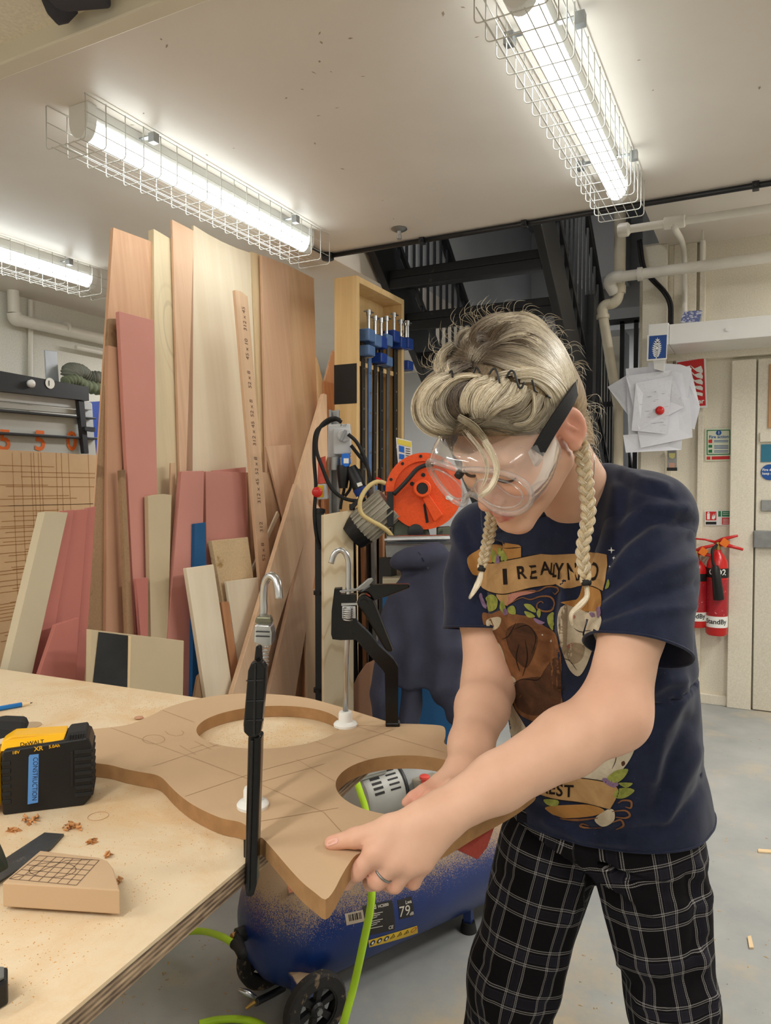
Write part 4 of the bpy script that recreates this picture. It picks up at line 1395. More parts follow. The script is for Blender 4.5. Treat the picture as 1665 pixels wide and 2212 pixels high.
o = mb.build('plank', M['figured'], origin=(0, 0, 0), bevel=.0015, label='upright flame figured pine plank standing right of the black post', cat='board', group='boards leaning on the rack')
o.location = (cp.x, cp.y, 0)
o.rotation_euler = (0, 0, ang)

# ================================================================ CHOP SAW ON ITS STAND
M['saw_orange'] = worn('oily_orange_paint', (238, 86, 30), (120, 52, 26), .66, .4, 11)
M['saw_green'] = worn('greasy_green_casting', (92, 98, 84), (44, 44, 40), .5, .5, 14)
DS = 2.82
r = thing('chop_saw', 'orange guarded abrasive chop saw with a ribbed grey motor', 'saw', P(900, 1160, DS))
cc = P(916, 1062, DS)
ux, uz = RIGHT, ZUP
# guard: round drum, slot at the bottom
R0 = 82 / 1604 * DS
pl = []
for a in range(0, 360, 6):
    an = math.radians(a)
    rx = R0 * (1.0 if a < 300 else 1.0)
    pl.append(cc + ux * (rx * math.cos(an)) + uz * (R0 * math.sin(an)))
MB().prism(pl, HEAD * .07).build('blade_guard', M['saw_orange'], r, bevel=.008, smooth=30)
# raised outer rim over the upper left
rim = [cc + (ux * math.cos(a) + uz * math.sin(a)) * (R0 * 1.02) for a in [math.radians(30 + 6 * k) for k in range(26)]] + [cc + (ux * math.cos(a) + uz * math.sin(a)) * (R0 * .8) for a in [math.radians(30 + 6 * k) for k in range(25, -1, -1)]]
MB().prism([p - HEAD * .014 for p in rim], HEAD * .014).build('rim', M['saw_orange'], r, bevel=.003)
for a in (60, 96, 128, 160):
    p = cc + (ux * math.cos(math.radians(a)) + uz * math.sin(math.radians(a))) * R0 * .93 - HEAD * .014
    MB().lathe([(.006, 0), (.006, -.003)], p, HEAD, n=10).build('rivet', M['black_plastic'], r)
hb = P(911, 1055, DS - .01)
MB().lathe([(.034, 0), (.034, -.03), (.03, -.034), (.022, -.034), (.02, -.01)], hb, HEAD, n=24).build('hub', M['saw_orange'], r, smooth=40)
MB().lathe([(.021, 0), (.021, -.012)], hb - HEAD * .016, HEAD, n=20).build('spindle', M['black_steel'], r, smooth=40)
for q in ((890, 1045), (914, 1026)):
    MB().lathe([(.008, 0), (.008, -.002)], P(q[0], q[1], DS - .001), HEAD, n=12).build('bolt_hole', M['black_plastic'], r)
# tapered arm of the guard and the slot
slab([(912, 1076), (925, 1066), (957, 1112), (938, 1128)], DS - .018, .02, 'guard_arm', M['saw_orange'], r, .004)
slab([(914, 1090), (918, 1086), (926, 1128), (920, 1130)], DS - .002, .004, 'guard_slot', M['ink'], r)
slab([(835, 1040), (848, 1038), (848, 1056), (834, 1052), (831, 1046)], DS, .05, 'lug', M['saw_orange'], r, .003)
hp = smooth_path([P(850, 1068, DS - .03), P(868, 1050, DS - .035), P(886, 1030, DS - .035), P(900, 1014, DS - .035), P(916, 1006, DS - .035), P(935, 1003, DS - .035)], 5)
MB().tube(hp, .0085, 8).build('handle_bar', M['black_steel'], r, smooth=True)
slab([(836, 1062), (850, 1062), (850, 1138), (836, 1138)], DS - .03, .03, 'handle_post', M['black_steel'], r, .003)
M['motor_grey'] = mat('dusty_motor_grey', (172, 166, 152), .6, var=.12, vs=30)
# motor: finned cylinder
ma, mb_ = P(840, 1072, DS + .02), P(795, 1140, DS + .04)
ax = (mb_ - P(842, 1085, DS + .02))
m0, m1 = P(842, 1088, DS + .03), P(782, 1140, DS + .05)
ax = (m1 - m0)
MB().cyl(m0, m1, .062, n=24).build('motor', M['motor_grey'], r, smooth=40)
axn = ax.normalized()
w1 = axn.orthogonal().normalized()
w2 = axn.cross(w1)
fin = None
for k in range(22):
    a = 2 * math.pi * k / 22
    d = w1 * math.cos(a) + w2 * math.sin(a)
    e = axn.cross(d)
    q = MB().prism([m0 + d * .058 - e * .002, m0 + d * .072 - e * .002, m1 + d * .072 - e * .002, m1 + d * .058 - e * .002], e * .004)
    q.build('fin', M['motor_grey'], r)
MB().cyl(m1, m1 + axn * .05, .07, .06, n=24).build('fan_cover', M['black_plastic'], r, smooth=40)
slab([(753, 1094), (775, 1074), (782, 1080), (758, 1104)], DS + .02, .07, 'switch_bracket', M['black_plastic'], r, .003)
slab([(850, 1118), (880, 1128), (925, 1140), (930, 1160), (850, 1160)], DS + .02, .08, 'gear_casting', M['saw_green'], r, .006)
MB().lathe([(.03, 0), (.03, -.03), (.018, -.034)], P(897, 1148, DS + .02), HEAD, n=18).build('pivot', M['black_steel'], r, smooth=40)
slab([(945, 1140), (975, 1138), (975, 1160), (945, 1160)], DS, .07, 'vice_jaw', M['saw_green'], r, .004)
M['cream_hose'] = mat('cream_rubber_hose', (206, 184, 128), .5, bump=0)
MB().tube(smooth_path([P(832, 1044, DS - .01), P(818, 1040, DS - .02), P(802, 1046, DS - .03), P(788, 1060, DS - .04), P(779, 1078, DS - .05), P(777, 1096, DS - .05), P(783, 1112, DS - .05), P(800, 1124, DS - .05), P(822, 1136, DS - .05), P(838, 1148, DS - .04), P(847, 1160, DS - .02)], 7), .0085, 10).build('coolant_hose', M['cream_hose'], r, smooth=True)
MB().tube([P(812, 1032, DS - .02), P(822, 1037, DS - .02)], .005, 8).build('valve_lever', M['red'], r)
g = MB()
for q in ([(962, 1072), (968, 1070), (980, 1076), (975, 1082), (963, 1078)],):
    g.add([P(a, b, DS - .004) for a, b in q], [tuple(range(len(q)))])
g.build('sticker', M['white_print'], r, fix=False)

DT = 2.72
xa, xb = P(835, 1165, DT), P(1010, 1165, DT)
r = thing('saw_stand', 'blue machine stand with a silver front roller under the chop saw', 'stand', (P(920, 1400, DT + .2).x, P(920, 1400, DT + .2).y, 0))
MB().cyl(P(836, 1166, DT), P(1020, 1163, DT), .0155, n=18).build('roller', M['steel'], r, smooth=40)
MB().cyl(P(830, 1167, DT), P(838, 1166, DT), .008, n=12).build('roller_pin', M['steel'], r, smooth=40)
slab([(832, 1178), (1040, 1176), (1040, 1200), (834, 1204)], DT + .02, .4, 'tray', M['dull_steel'], r, .003)
M['stand_blue'] = mat('blue_stand_paint', (36, 92, 142), .45, var=.08, vs=4)
bz = P(900, 1260, DT + .08).z
for a, b, nm in (((826), (990), 'front_panel'),):
    p0_, p1_ = P(a, 1400, DT + .08), P(b, 1400, DT + .08)
    MB().prism([(p0_.x, p0_.y, .05), (p1_.x, p1_.y, .05), (p1_.x, p1_.y, bz), (p0_.x, p0_.y, bz)], HEAD * .35).build(nm, M['stand_blue'], r, bevel=.005)
slab([(826, 1250), (1000, 1246), (1000, 1262), (826, 1266)], DT + .06, .4, 'top_rim', M['pale_board'], r, .004)
for a in (838, 975):
    q = P(a, 1400, DT + .15)
    MB().box((q.x - .025, q.y - .025, 0), (q.x + .025, q.y + .025, P(900, 1204, DT + .15).z)).build('leg', M['black_steel'], r)

r = thing('notice_board', 'small yellow headed safety notice behind the orange saw', 'sign', P(870, 1000, 3.0))
o = slab([(855, 945), (889, 953), (891, 1010), (860, 1010)], 3.0, .006, 'board', M['white_plastic'], r)
slab([(858, 948), (888, 955), (888, 966), (859, 959)], 2.998, .001, 'yellow_header', mat('notice_yellow', (222, 206, 84), .5), r)
for q in ([(861, 962), (873, 965), (873, 978), (862, 975)], [(862, 980), (873, 982), (873, 993), (862, 991)], [(863, 995), (873, 997), (873, 1008), (863, 1008)]):
    slab(q, 2.998, .001, 'blue_square', M['plug_blue'], r)
g = MB()
for k in range(7):
    y = 968 + k * 5
    g.add([P(a, b, 2.997) for a, b in [(876, y), (886, y + 1.5), (886, y + 3), (876, y + 1.5)]], [(0, 1, 2, 3)])
g.build('text_lines', M['ink'], r, fix=False)
z_ = P(870, 1010, 3.0)
MB().box((z_.x - .012, z_.y + .006, 0), (z_.x + .012, z_.y + .022, z_.z + .1)).build('back_stake', M['frame_pine'], r)

# odd lengths of metal stock behind the stand
bm_ = ['black', 'brown', 'grey steel', 'wooden']
for k in range(9):
    q = P(772 + k * 7.5, 1300, 3.15 + .03 * (k % 3))
    o = MB().box((-.009, -.009, 0), (.009, .009, 1.28 + .05 * ((k * 7) % 4)), Matrix.Rotation(.02 * ((k % 3) - 1), 4, 'Y')).build('stock_bar', [M['black_steel'], M['clamp_bar'], M['dull_steel'], M['oak']][k % 4], origin=(0, 0, 0), label='%s bar, %s from the figured plank in the upright stock behind the clamp' % (bm_[k % 4], ('first', 'second', 'third', 'fourth', 'fifth', 'sixth', 'seventh', 'eighth', 'ninth')[k]), cat='bar', group='stock bars left of the blue stand')
    o.location = (q.x, q.y, 0)
q = P(790, 1480, 2.95)
r = thing('curved_panel', 'low tan panel with a curved top between plank and blue stand', 'panel', (q.x, q.y, 0))
slab([(764, 1790), (764, 1480), (772, 1462), (790, 1436), (815, 1424), (826, 1424), (826, 1790)], 2.95, .02, 'board', M['tan_mdf'], r, .002)

# ================================================================ WORKBENCH
TZ = 0.90
BZ = TZ + .022          # top of the cut-out


def tp(px, py, z=TZ):
    return Pz(px, py, z)


cA = tp(570, 1830)                 # near edge, where the cut-out leaves it
dn = (tp(120, 2212) - cA).normalized()      # along the near edge, towards the camera
corner = tp(874, 1572)
dn = (tp(120, 2212) - corner).normalized()
df = (tp(0, 1445) - corner).normalized()    # along the far edge, to the left
bench_pts = [corner, corner + dn * 1.35, corner + dn * 1.35 + df * 1.9, corner + df * 1.9]
t = NT('sawdusty_birch_top')
v = t.coord()
base = t.ramp(t.noise(v, 2.2, 5, .6, .4), [(.3, lin(212, 192, 160)), (.7, lin(228, 210, 180))])
n1 = t.noise(v, 4.5, 10, .74, .5)
dust = t.ramp(n1, [(.44, (0, 0, 0, 1)), (.66, (.85, .85, .85, 1))])
fine = t.noise(v, 420, 3, .7)
dd = t.math('MULTIPLY', dust, t.ramp(fine, [(.3, (.45, .45, .45, 1)), (.65, (.9, .9, .9, 1))]))
c = t.mix(dd, base, lin(204, 158, 98))
t.color(c)
t.bump(fine, .12, .002)
M['bench_top'] = t.pbr(.6, 0, .25)
t = NT('laminated_ply_edge')
v = t.coord()
sx = t.n('ShaderNodeSeparateXYZ')
t.l(v, sx.inputs[0])
wv = t.math('SINE', t.math('MULTIPLY', sx.outputs['Z'], 1150.0))
nz = t.noise(t.coord((9, 9, 60)), 3, 6)
f = t.math('ADD', t.math('MULTIPLY', wv, .13), nz)
t.color(t.ramp(f, [(.3, lin(84, 70, 58)), (.55, lin(150, 128, 104)), (.8, lin(190, 166, 136))]))
M['ply_edge'] = t.pbr(.8)

r = thing('workbench', 'plywood topped workbench dusted with sawdust', 'workbench', (sum(bench_pts, Vector()) / 4).to_2d().to_3d())
tb = MB().prism(bench_pts, (0, 0, -.004)).build('top_face', M['bench_top'], r)
inset = [p + Vector((0, 0, -.004)) for p in bench_pts]
MB().prism(inset, (0, 0, -.022)).build('laminated_edge', M['ply_edge'], r, bevel=.001)
MB().prism([p + (sum(bench_pts, Vector()) / 4 - p) * .62 + Vector((0, 0, -.026)) for p in bench_pts], (0, 0, -.07)).build('apron', M['pine_clear'], r)
for p in bench_pts:
    q = corner + dn * (.25 if (p - corner).dot(dn) < .6 else 1.1) + df * (1.05 if (p - corner).dot(df) < .9 else 1.75)
    MB().box((q.x - .035, q.y - .035, 0), (q.x + .035, q.y + .035, TZ - .096)).build('leg', M['pine_clear'], r, bevel=.003)

# ---------------------------------------------------------------- cut-out board
top = [(57, 1581), (110, 1580), (170, 1577), (240, 1571), (285, 1563), (325, 1546), (360, 1529), (400, 1516), (440, 1507), (490, 1500), (545, 1498), (610, 1501), (665, 1508), (715, 1521), (765, 1536), (810, 1550), (852, 1562), (905, 1564), (950, 1567), (961, 1574), (962, 1590), (960, 1606), (985, 1614), (1030, 1622), (1080, 1634), (1125, 1652), (1152, 1676), (1157, 1693),
       (1142, 1708), (1110, 1730), (1070, 1752), (1020, 1779), (975, 1806), (930, 1826), (880, 1836), (830, 1837), (795, 1840), (770, 1846), (752, 1868), (736, 1895), (722, 1922), (703, 1943),
       (680, 1928), (655, 1908), (630, 1882), (605, 1853), (580, 1824), (566, 1810), (552, 1806), (535, 1786), (515, 1775), (480, 1768), (440, 1751), (405, 1731), (375, 1706), (352, 1682), (334, 1673), (305, 1668), (270, 1661), (235, 1652), (190, 1647), (140, 1640), (95, 1625), (70, 1603)]
pts = [Pz(a, b, BZ) for a, b in top]


def smooth_closed(pl, n=3):
    out = []
    m = len(pl)
    for i in range(m):
        a, b, c, d = pl[i - 1], pl[i], pl[(i + 1) % m], pl[(i + 2) % m]
        for k in range(n):
            t_ = k / n
            out.append(.5 * ((2 * b) + (c - a) * t_ + (2 * a - 5 * b + 4 * c - d) * t_ * t_ + (3 * b - a - 3 * c + d) * t_ ** 3))
    return out


def ell(cx, cy, l, rr, t_, b_, n=56):
    """circle-ish hole through four photo extremes"""
    pl_, pr_, pt_, pb_ = Pz(l, cy, BZ), Pz(rr, cy, BZ), Pz(cx, t_, BZ), Pz(cx, b_, BZ)
    c_ = (pl_ + pr_ + pt_ + pb_) / 4
    rx, ry = (pr_ - pl_).length / 2, (pt_ - pb_).length / 2
    return [c_ + RIGHT * rx * math.cos(2 * math.pi * k / n) + HEAD * ry * math.sin(2 * math.pi * k / n) for k in range(n)]


h1 = ell(582, 1568, 428, 736, 1524, 1615)
h2 = ell(880, 1690, 727, 1040, 1632, 1763)
BOARD_OUT = smooth_closed(pts)
down = Vector((0, 0, -.0215))


def flat_with_holes(outer, holes, m, name, par, lift=0):
    mb = MB()
    loops = [outer] + holes
    flat = [p for l in loops for p in l]
    tr = geometry.tessellate_polygon(loops)
    mb.add([p + Vector((0, 0, lift)) for p in flat], [tuple(t_) for t_ in tr])
    return mb


r = thing('cutout_board', 'large curvy fibreboard cut-out with two round holes clamped on the bench', 'board', (sum(BOARD_OUT, Vector()) / len(BOARD_OUT)) + down)
mb = flat_with_holes(BOARD_OUT, [h1, h2], None, '', None)
n0 = len(mb.v)
mb.v += [p + down for p in mb.v]
mb.f += [tuple(reversed([i + n0 for i in f])) for f in list(mb.f)]
mb.build('faces', M['mdf'], r)
eg = MB()
for l in (BOARD_OUT, h1, h2):
    o_ = len(eg.v)
    m = len(l)
    eg.add(list(l) + [p + down for p in l], [(k, (k + 1) % m, (k + 1) % m + m, k + m) for k in range(m)])
eg.build('cut_edge', M['mdf_edge'], r, smooth=50)
# pencil lines and letters
g = MB()


def inside(p, loop):
    c_ = False
    for u_, v_ in zip(loop, loop[1:] + loop[:1]):
        if (u_.y > p.y) != (v_.y > p.y) and p.x < (v_.x - u_.x) * (p.y - u_.y) / (v_.y - u_.y) + u_.x:
            c_ = not c_
    return c_


def pencil(p, w=.00045, z=BZ + .0003):
    q = [Pz(a, b, z) for a, b in p]
    segs = []
    for a, b in zip(q, q[1:]):
        m = max(1, int((b - a).length / .004))
        segs += [(a.lerp(b, k / m), a.lerp(b, (k + 1) / m)) for k in range(m)]
    for a, b in segs:
        c_ = (a + b) / 2
        if not inside(c_, BOARD_OUT) or inside(c_, h1) or inside(c_, h2):
            continue
        d = (b - a).normalized().cross(ZUP) * w
        g.add([a - d, a + d, b + d, b - d], [(0, 1, 2, 3)])


for l in ([(240, 1572), (425, 1640), (540, 1684), (700, 1755), (745, 1805)], [(340, 1530), (420, 1560)], [(330, 1655), (480, 1605), (620, 1560), (845, 1570)], [(400, 1720), (560, 1665), (727, 1620), (850, 1575)],
          [(560, 1555), (690, 1605), (830, 1652)], [(740, 1560), (960, 1625)], [(640, 1640), (727, 1690)], [(555, 1775), (730, 1745)], [(560, 1690), (700, 1650)]):
    pencil(l)
el = [(332 + 24 * math.cos(a * .35), 1597 + 10 * math.sin(a * .35)) for a in range(19)]
pencil(el)
pencil([(356, 1579), (364, 1586), (380, 1590), (393, 1588), (397, 1582), (392, 1578)])
pencil([(388, 1610), (423, 1630)])
pencil([(420, 1601), (457, 1619)])
pencil([(410, 1618), (440, 1608)])
pencil([(452, 1604), (462, 1610), (475, 1612)])
g.build('pencil_marks', mat('pencil_line', (158, 126, 92), .7, bump=0), r, kind='stuff', fix=False)

# ---------------------------------------------------------------- clamps
def clamp(base_px, label, shape, loc):
    return thing('trigger_clamp', label, 'clamp', loc, 'quick clamps holding the cut-out')


M['clamp_black'] = mat('glossy_black_clamp', (10, 10, 11), .2, var=.1, bump=0, spec=.4)
M['pad'] = mat('white_nylon_pad', (232, 232, 228), .35, var=.02, bump=0)
# far clamp: in the plane facing the camera
pad = Pz(746, 1568, BZ)
Dc = (pad - CAM).dot(HEAD)
r = thing('quick_clamp', 'black quick clamp with a chrome rod by the far hole of the cut-out', 'clamp', pad, 'quick clamps holding the cut-out')
MB().lathe([(.021, 0), (.0215, .004), (.019, .007), (.0125, .009), (.0125, .022), (.011, .026), (.005, .027)], pad, n=28).build('pad', M['pad'], r, smooth=40)
rod = [P(746, 1546, Dc), P(749, 1400, Dc), P(752, 1290, Dc), P(753, 1230, Dc), P(752, 1212, Dc), P(747, 1197, Dc), P(738, 1189, Dc), P(729, 1190, Dc), P(721, 1199, Dc), P(715, 1217, Dc)]
MB().tube([rod[0]] + smooth_path(rod[1:], 5), .0052, 12).build('rod', M['steel'], r, smooth=True)


def flat(pts, D, th, name, m, par, bevel=.0015, **kw):
    pl_ = [P(a, b, D - th / 2) for a, b in pts]
    return MB().prism(pl_, HEAD * th).build(name, m, par, bevel=bevel, **kw)


flat([(722, 1272), (738, 1271), (738, 1276), (735, 1278), (735, 1284), (762, 1284), (770, 1284), (790, 1290), (806, 1300), (812, 1320), (830, 1360), (848, 1405), (842, 1408), (820, 1395), (795, 1350), (783, 1330),
      (800, 1360), (818, 1375), (830, 1398), (852, 1422), (860, 1440), (860, 1560), (838, 1558), (832, 1455), (827, 1450), (770, 1384), (765, 1381), (735, 1383), (718, 1380), (715, 1370), (715, 1320)][0:7] +
     [(768, 1292), (766, 1330), (772, 1345), (800, 1372), (818, 1395), (850, 1425), (860, 1442), (860, 1562), (833, 1562), (831, 1455), (827, 1448), (768, 1382), (735, 1383), (718, 1381), (715, 1370), (716, 1320)],
     Dc + .004, .02, 'body', M['clamp_black'], r, .003)
flat([(775, 1288), (790, 1284), (806, 1296), (822, 1335), (850, 1405), (843, 1411), (832, 1404), (800, 1350), (785, 1325), (770, 1305)], Dc, .028, 'trigger', M['clamp_black'], r, .004)
flat([(770, 1282), (798, 1263), (885, 1262), (886, 1270), (840, 1288), (806, 1298), (795, 1280)], Dc, .016, 'upper_grip', M['clamp_black'], r, .003)
MB().lathe([(.008, -.018), (.008, -.012)], P(786, 1302, Dc), HEAD, n=16).build('rivet', M['clamp_black'], r, smooth=40)
flat([(733, 1276), (768, 1273), (782, 1262), (794, 1252), (804, 1250), (806, 1255), (796, 1266), (788, 1273), (770, 1277), (734, 1280)], Dc, .016, 'release_lever', M['dull_steel'], r, .001)
flat([(737, 1303), (778, 1302), (778, 1307), (737, 1309)], Dc, .02, 'jam_plate', M['steel'], r, .0008)
flat([(739, 1310), (768, 1310), (768, 1336), (739, 1336)], Dc - .012, .003, 'spring_window', M['grey_plastic'], r, .001)
sp_ = [P(751 + 9 * math.cos(a), 1309 + a * .72, Dc - .016 - .006 * math.sin(a)) for a in [k * .45 for k in range(84)]]
MB().tube([P(752, 1309 + 27 * k / 90, Dc - .004) + RIGHT * .008 * math.cos(k * .42) + HEAD * (-.008 * abs(1) + .008 * math.sin(k * .42)) * 1.0 - HEAD * .008 for k in range(90)], .0012, 6).build('spring', M['steel'], r, smooth=True)
lo = Pz(848, 1562, TZ)
foot = P(848, 1562, Dc + .004)
MB().box((-.013, -.01, -.075), (.013, .01, .0), Matrix.Translation(foot + Vector((0, 0, .004))) @ Matrix.Rotation(YAW, 4, 'Z')).build('lower_bar', M['clamp_black'], r, bevel=.003)
MB().prism([foot + Vector((0, 0, -.055)) + RIGHT * .013, foot + Vector((0, 0, -.08)) + RIGHT * .013, foot + Vector((0, 0, -.07)) - RIGHT * .115, foot + Vector((0, 0, -.05)) - RIGHT * .115], HEAD * .02).build('lower_jaw', M['clamp_black'], r, bevel=.003)

# near clamp: turned edge-on to the camera
pad = Pz(546, 1742, BZ)
Dn = (pad - CAM).dot(HEAD)
r = thing('quick_clamp', 'black quick clamp seen edge on, at the near edge of the bench', 'clamp', pad, 'quick clamps holding the cut-out')
MB().lathe([(.021, 0), (.0215, .004), (.019, .007), (.0125, .009), (.0125, .022), (.011, .026), (.005, .027)], pad, n=28).build('pad', M['pad'], r, smooth=40)
pt_ = pad + Vector((0, 0, .02))
dA = .868     # the arm stands nearer the camera than the rod
rod = [pt_, P(558, 1420, Dn), P(569, 1330, Dn), P(569, 1295, Dn), P(571, 1265, Dn - .003), P(577, 1249, Dn - .008), P(586, 1244, Dn - .014), P(596, 1252, Dn - .02), P(601, 1270, Dn - .025), P(603, 1294, Dn - .028)]
MB().tube([rod[0]] + smooth_path(rod[1:], 5), .0052, 12).build('rod', M['steel'], r, smooth=True)
flat([(549, 1345), (554, 1332), (582, 1333), (587, 1348), (577, 1348), (552, 1347)], Dn - .012, .02, 'release_lever', mat('olive_steel', (120, 118, 98), .35, .8), r, .003)
flat([(549, 1350), (584, 1352), (588, 1368), (587, 1395), (566, 1397), (547, 1390)], Dn - .025, .028, 'head_block', M['steel'], r, .003)
for y in (1364, 1374):
    flat([(552, y), (582, y + 1), (582, y + 2.5), (552, y + 1.5)], Dn - .04, .004, 'groove', M['ink'], r, 0)
MB().tube([P(568, 1398 + 42 * k / 80, Dn - .01) + RIGHT * .007 * math.cos(k * .45) + HEAD * .007 * math.sin(k * .45) for k in range(81)], .0012, 6).build('spring', M['steel'], r, smooth=True)
flat([(552, 1396), (562, 1396), (566, 1440), (568, 1445), (545, 1450), (548, 1430)], dA + .01, .012, 'neck', M['clamp_black'], r, .002)
flat([(542, 1432), (552, 1428), (566, 1431), (573, 1442), (571, 1500), (566, 1560), (562, 1585), (552, 1593), (538, 1594), (526, 1582), (525, 1565), (530, 1510), (535, 1450)], dA, .016, 'trigger_grip', M['clamp_black'], r, .004)
for y in (1470, 1514, 1556):
    flat([(531, y), (568, y - 2), (568, y + 2), (531, y + 2)], dA - .0085, .003, 'grip_rib', M['black_plastic'], r, .0005)
flat([(549, 1435), (553, 1435), (551, 1590), (546, 1590)], dA - .0085, .004, 'grip_spine', M['black_plastic'], r, .0005)
MB().prism([P(535, 1590, dA), P(564, 1590, dA), P(554, 1910, dA), P(546, 1940, dA), P(530, 1938, dA), P(527, 1915, dA)], HEAD * .022).build('arm', M['clamp_black'], r, bevel=.003)
flat([(541, 1600), (547, 1600), (538, 1930), (533, 1930)], dA - .002, .004, 'arm_rib', M['black_plastic'], r, .001)
e = P(540, 1900, dA + .02)
jz = TZ - .03
MB().prism([Vector((e.x, e.y, e.z + .05)) - RIGHT * .008, Vector((e.x, e.y, e.z + .02)) - RIGHT * .008, Vector((pad.x, pad.y, jz - .03)) - RIGHT * .008, Vector((pad.x, pad.y, jz)) - RIGHT * .008], RIGHT * .016).build('lower_jaw', M['clamp_black'], r, bevel=.003)

# ---------------------------------------------------------------- pencil, ruler, block, chips
r = thing('pencil', 'blue pencil lying on the sawdusty bench by the far edge', 'pencil', tp(0, 1530))
a, b = tp(-60, 1541, TZ + .005), tp(47, 1522, TZ + .005)
M['pencil_blue'] = mat('pencil_blue', (24, 108, 178), .35, bump=0)
MB().cyl(a, b, .0048, n=6).build('shaft', M['pencil_blue'], r)
d = (b - a).normalized()
MB().cyl(b, b + d * .016, .0046, .0016, n=8).build('sharpened_wood', M['pine_clear'], r, smooth=40)
MB().cyl(b + d * .016, b + d * .021, .0016, .0004, n=8).build('lead', M['ink'], r)

r = thing('steel_rule', 'dark steel square blade lying under the gridded block', 'ruler', tp(60, 1850))
M['rule'] = worn('dark_scratched_steel', (88, 88, 88), (132, 128, 122), .6, .45, 40, .6)
MB().prism([tp(96, 1803), tp(138, 1806), tp(110, 1837), tp(-40, 1932), tp(-40, 1893)], (0, 0, .003)).build('blade', M['rule'], r)
MB().prism([tp(104, 1838, TZ + .003), tp(96, 1838, TZ + .003), tp(-40, 1925, TZ + .003), tp(-40, 1931, TZ + .003)], (0, 0, .0015)).build('fence', M['rule'], r)

bt = .024
blk = [(5, 1900), (87, 1838), (215, 1852), (235, 1862), (247, 1880), (261, 1931), (258, 1927)][:6]
zb = TZ + .0045
tpz = zb + .026
bp = [Pz(a, b, tpz) for a, b in [(5, 1907), (87, 1837), (213, 1852), (232, 1860), (245, 1876), (259, 1923)]]
r = thing('offcut_block', 'fibreboard offcut with a rounded corner and a pencilled grid on top', 'block', (sum(bp, Vector()) / 6) - Vector((0, 0, .026)))
MB().prism(bp, (0, 0, -.026)).build('block', M['mdf'], r, bevel=.0012)
g = MB()


def pl2(p, w=.0005):
    q = [Pz(a, b, tpz + .0003) for a, b in p]
    for a, b in zip(q, q[1:]):
        dd_ = (b - a).normalized().cross(ZUP) * w
        g.add([a - dd_, a + dd_, b + dd_, b - dd_], [(0, 1, 2, 3)])


def quadp(s, t_):
    a, b, c_, d_ = Vector((20, 1898)), Vector((84, 1848)), Vector((214, 1858)), Vector((165, 1912))
    return tuple((a * (1 - t_) + b * t_) * (1 - s) + (d_ * (1 - t_) + c_ * t_) * s)


for k in range(8):
    pl2([quadp(k / 7, 0), quadp(k / 7, 1)])
for k in range(6):
    pl2([quadp(0, k / 5), quadp(1, k / 5)])
pl2([quadp(.1 + .35 * (1 + math.cos(a * .35)), .5 + .3 * math.sin(a * .35)) for a in range(19)])
pl2([quadp(0, 0), quadp(.3, .4), quadp(.5, .9), quadp(.9, 1)])
g.build('pencil_grid', mat('graphite', (120, 98, 78), .6, bump=0), r, kind='stuff', fix=False)

# wood shavings and dust
def curl(mb, c, rad, w, turns, az, tilt):
    R_ = Matrix.Rotation(az, 3, 'Z') @ Matrix.Rotation(tilt, 3, 'X')
    n = 12
    rows = []
    for k in range(n + 1):
        a = turns * 2 * math.pi * k / n
        rr_ = rad * (1 + .25 * k / n)
        p = Vector((rr_ * math.cos(a), 0, rr_ * math.sin(a) + rad * 1.2))
        rows.append([c + R_ @ (p + Vector((0, -w / 2, 0))), c + R_ @ (p + Vector((0.0006 * k, w / 2, 0)))])
    mb.grid(rows)


M['shaving'] = mat('curled_shaving', (196, 140, 88), .7, var=.2, vs=90)
random.seed(3)
for cx, cy, n, sprd in ((60, 1778, 9, 20), (30, 1796, 7, 14), (148, 1788, 16, 22), (200, 1820, 9, 12), (236, 1850, 5, 5), (258, 1908, 4, 8), (152, 1558, 0, 0)):
    if not n:
        continue
    c0 = tp(cx, cy)
    mb = MB()
    for k in range(n):
        c_ = tp(cx + random.gauss(0, sprd * .5), cy + random.gauss(0, sprd * .25))
        curl(mb, c_, random.uniform(.0012, .003), random.uniform(.003, .007), random.uniform(.4, .9), random.uniform(0, 6.3), random.uniform(-.9, .9))
    mb.build('wood_shavings', M['shaving'], kind='stuff', fix=False, smooth=True, label='little heap of curled wood shavings on the bench')
mb = MB()
random.seed(4)
for k in range(5200):
    if k < 2600:
        px, py = random.gauss(230, 170), random.gauss(1510, 28)
    elif k < 3600:
        px, py = random.gauss(580, 90), random.gauss(1592, 16)
    else:
        px, py = random.uniform(0, 560), random.uniform(1660, 2180)
    p = tp(px, py)
    s_, t_ = (p - corner).dot(dn), (p - corner).dot(df)
    if not (.01 < s_ < 1.3 and .01 < t_ < 1.8):
        continue
    q = random.uniform(.0003, .0008)
    a = random.uniform(0, 6.3)
    u_, w_ = Vector((math.cos(a), math.sin(a), 0)) * q * random.uniform(1, 2.2), Vector((-math.sin(a), math.cos(a), 0)) * q
    mb.add([p - u_ - w_, p + u_ - w_ * .6, p + w_, p + Vector((0, 0, q))], [(0, 1, 3), (1, 2, 3), (2, 0, 3)])
mb.build('sawdust', mat('sawdust_grains', (206, 158, 98), .9, var=.25, vs=200, bump=0), kind='stuff', fix=False, label='fine sawdust scattered over the bench top')
r_ = MB()
p = tp(300, 1553)
r_.lathe([(.004, 0), (.009, .002), (.008, .004), (.001, .006)], p, n=9)
r_.build('wood_chip', M['tan_mdf'], smooth=True, label='small dark wood chip on the bench just behind the cut-out', cat='chip')
g = MB()
p0 = tp(212, 1763, TZ + .0004)
g.tube([p0 + RIGHT * .0135 * math.cos(a * .26) + HEAD * .0135 * math.sin(a * .26) for a in range(24)], .0003, 4, closed=True)
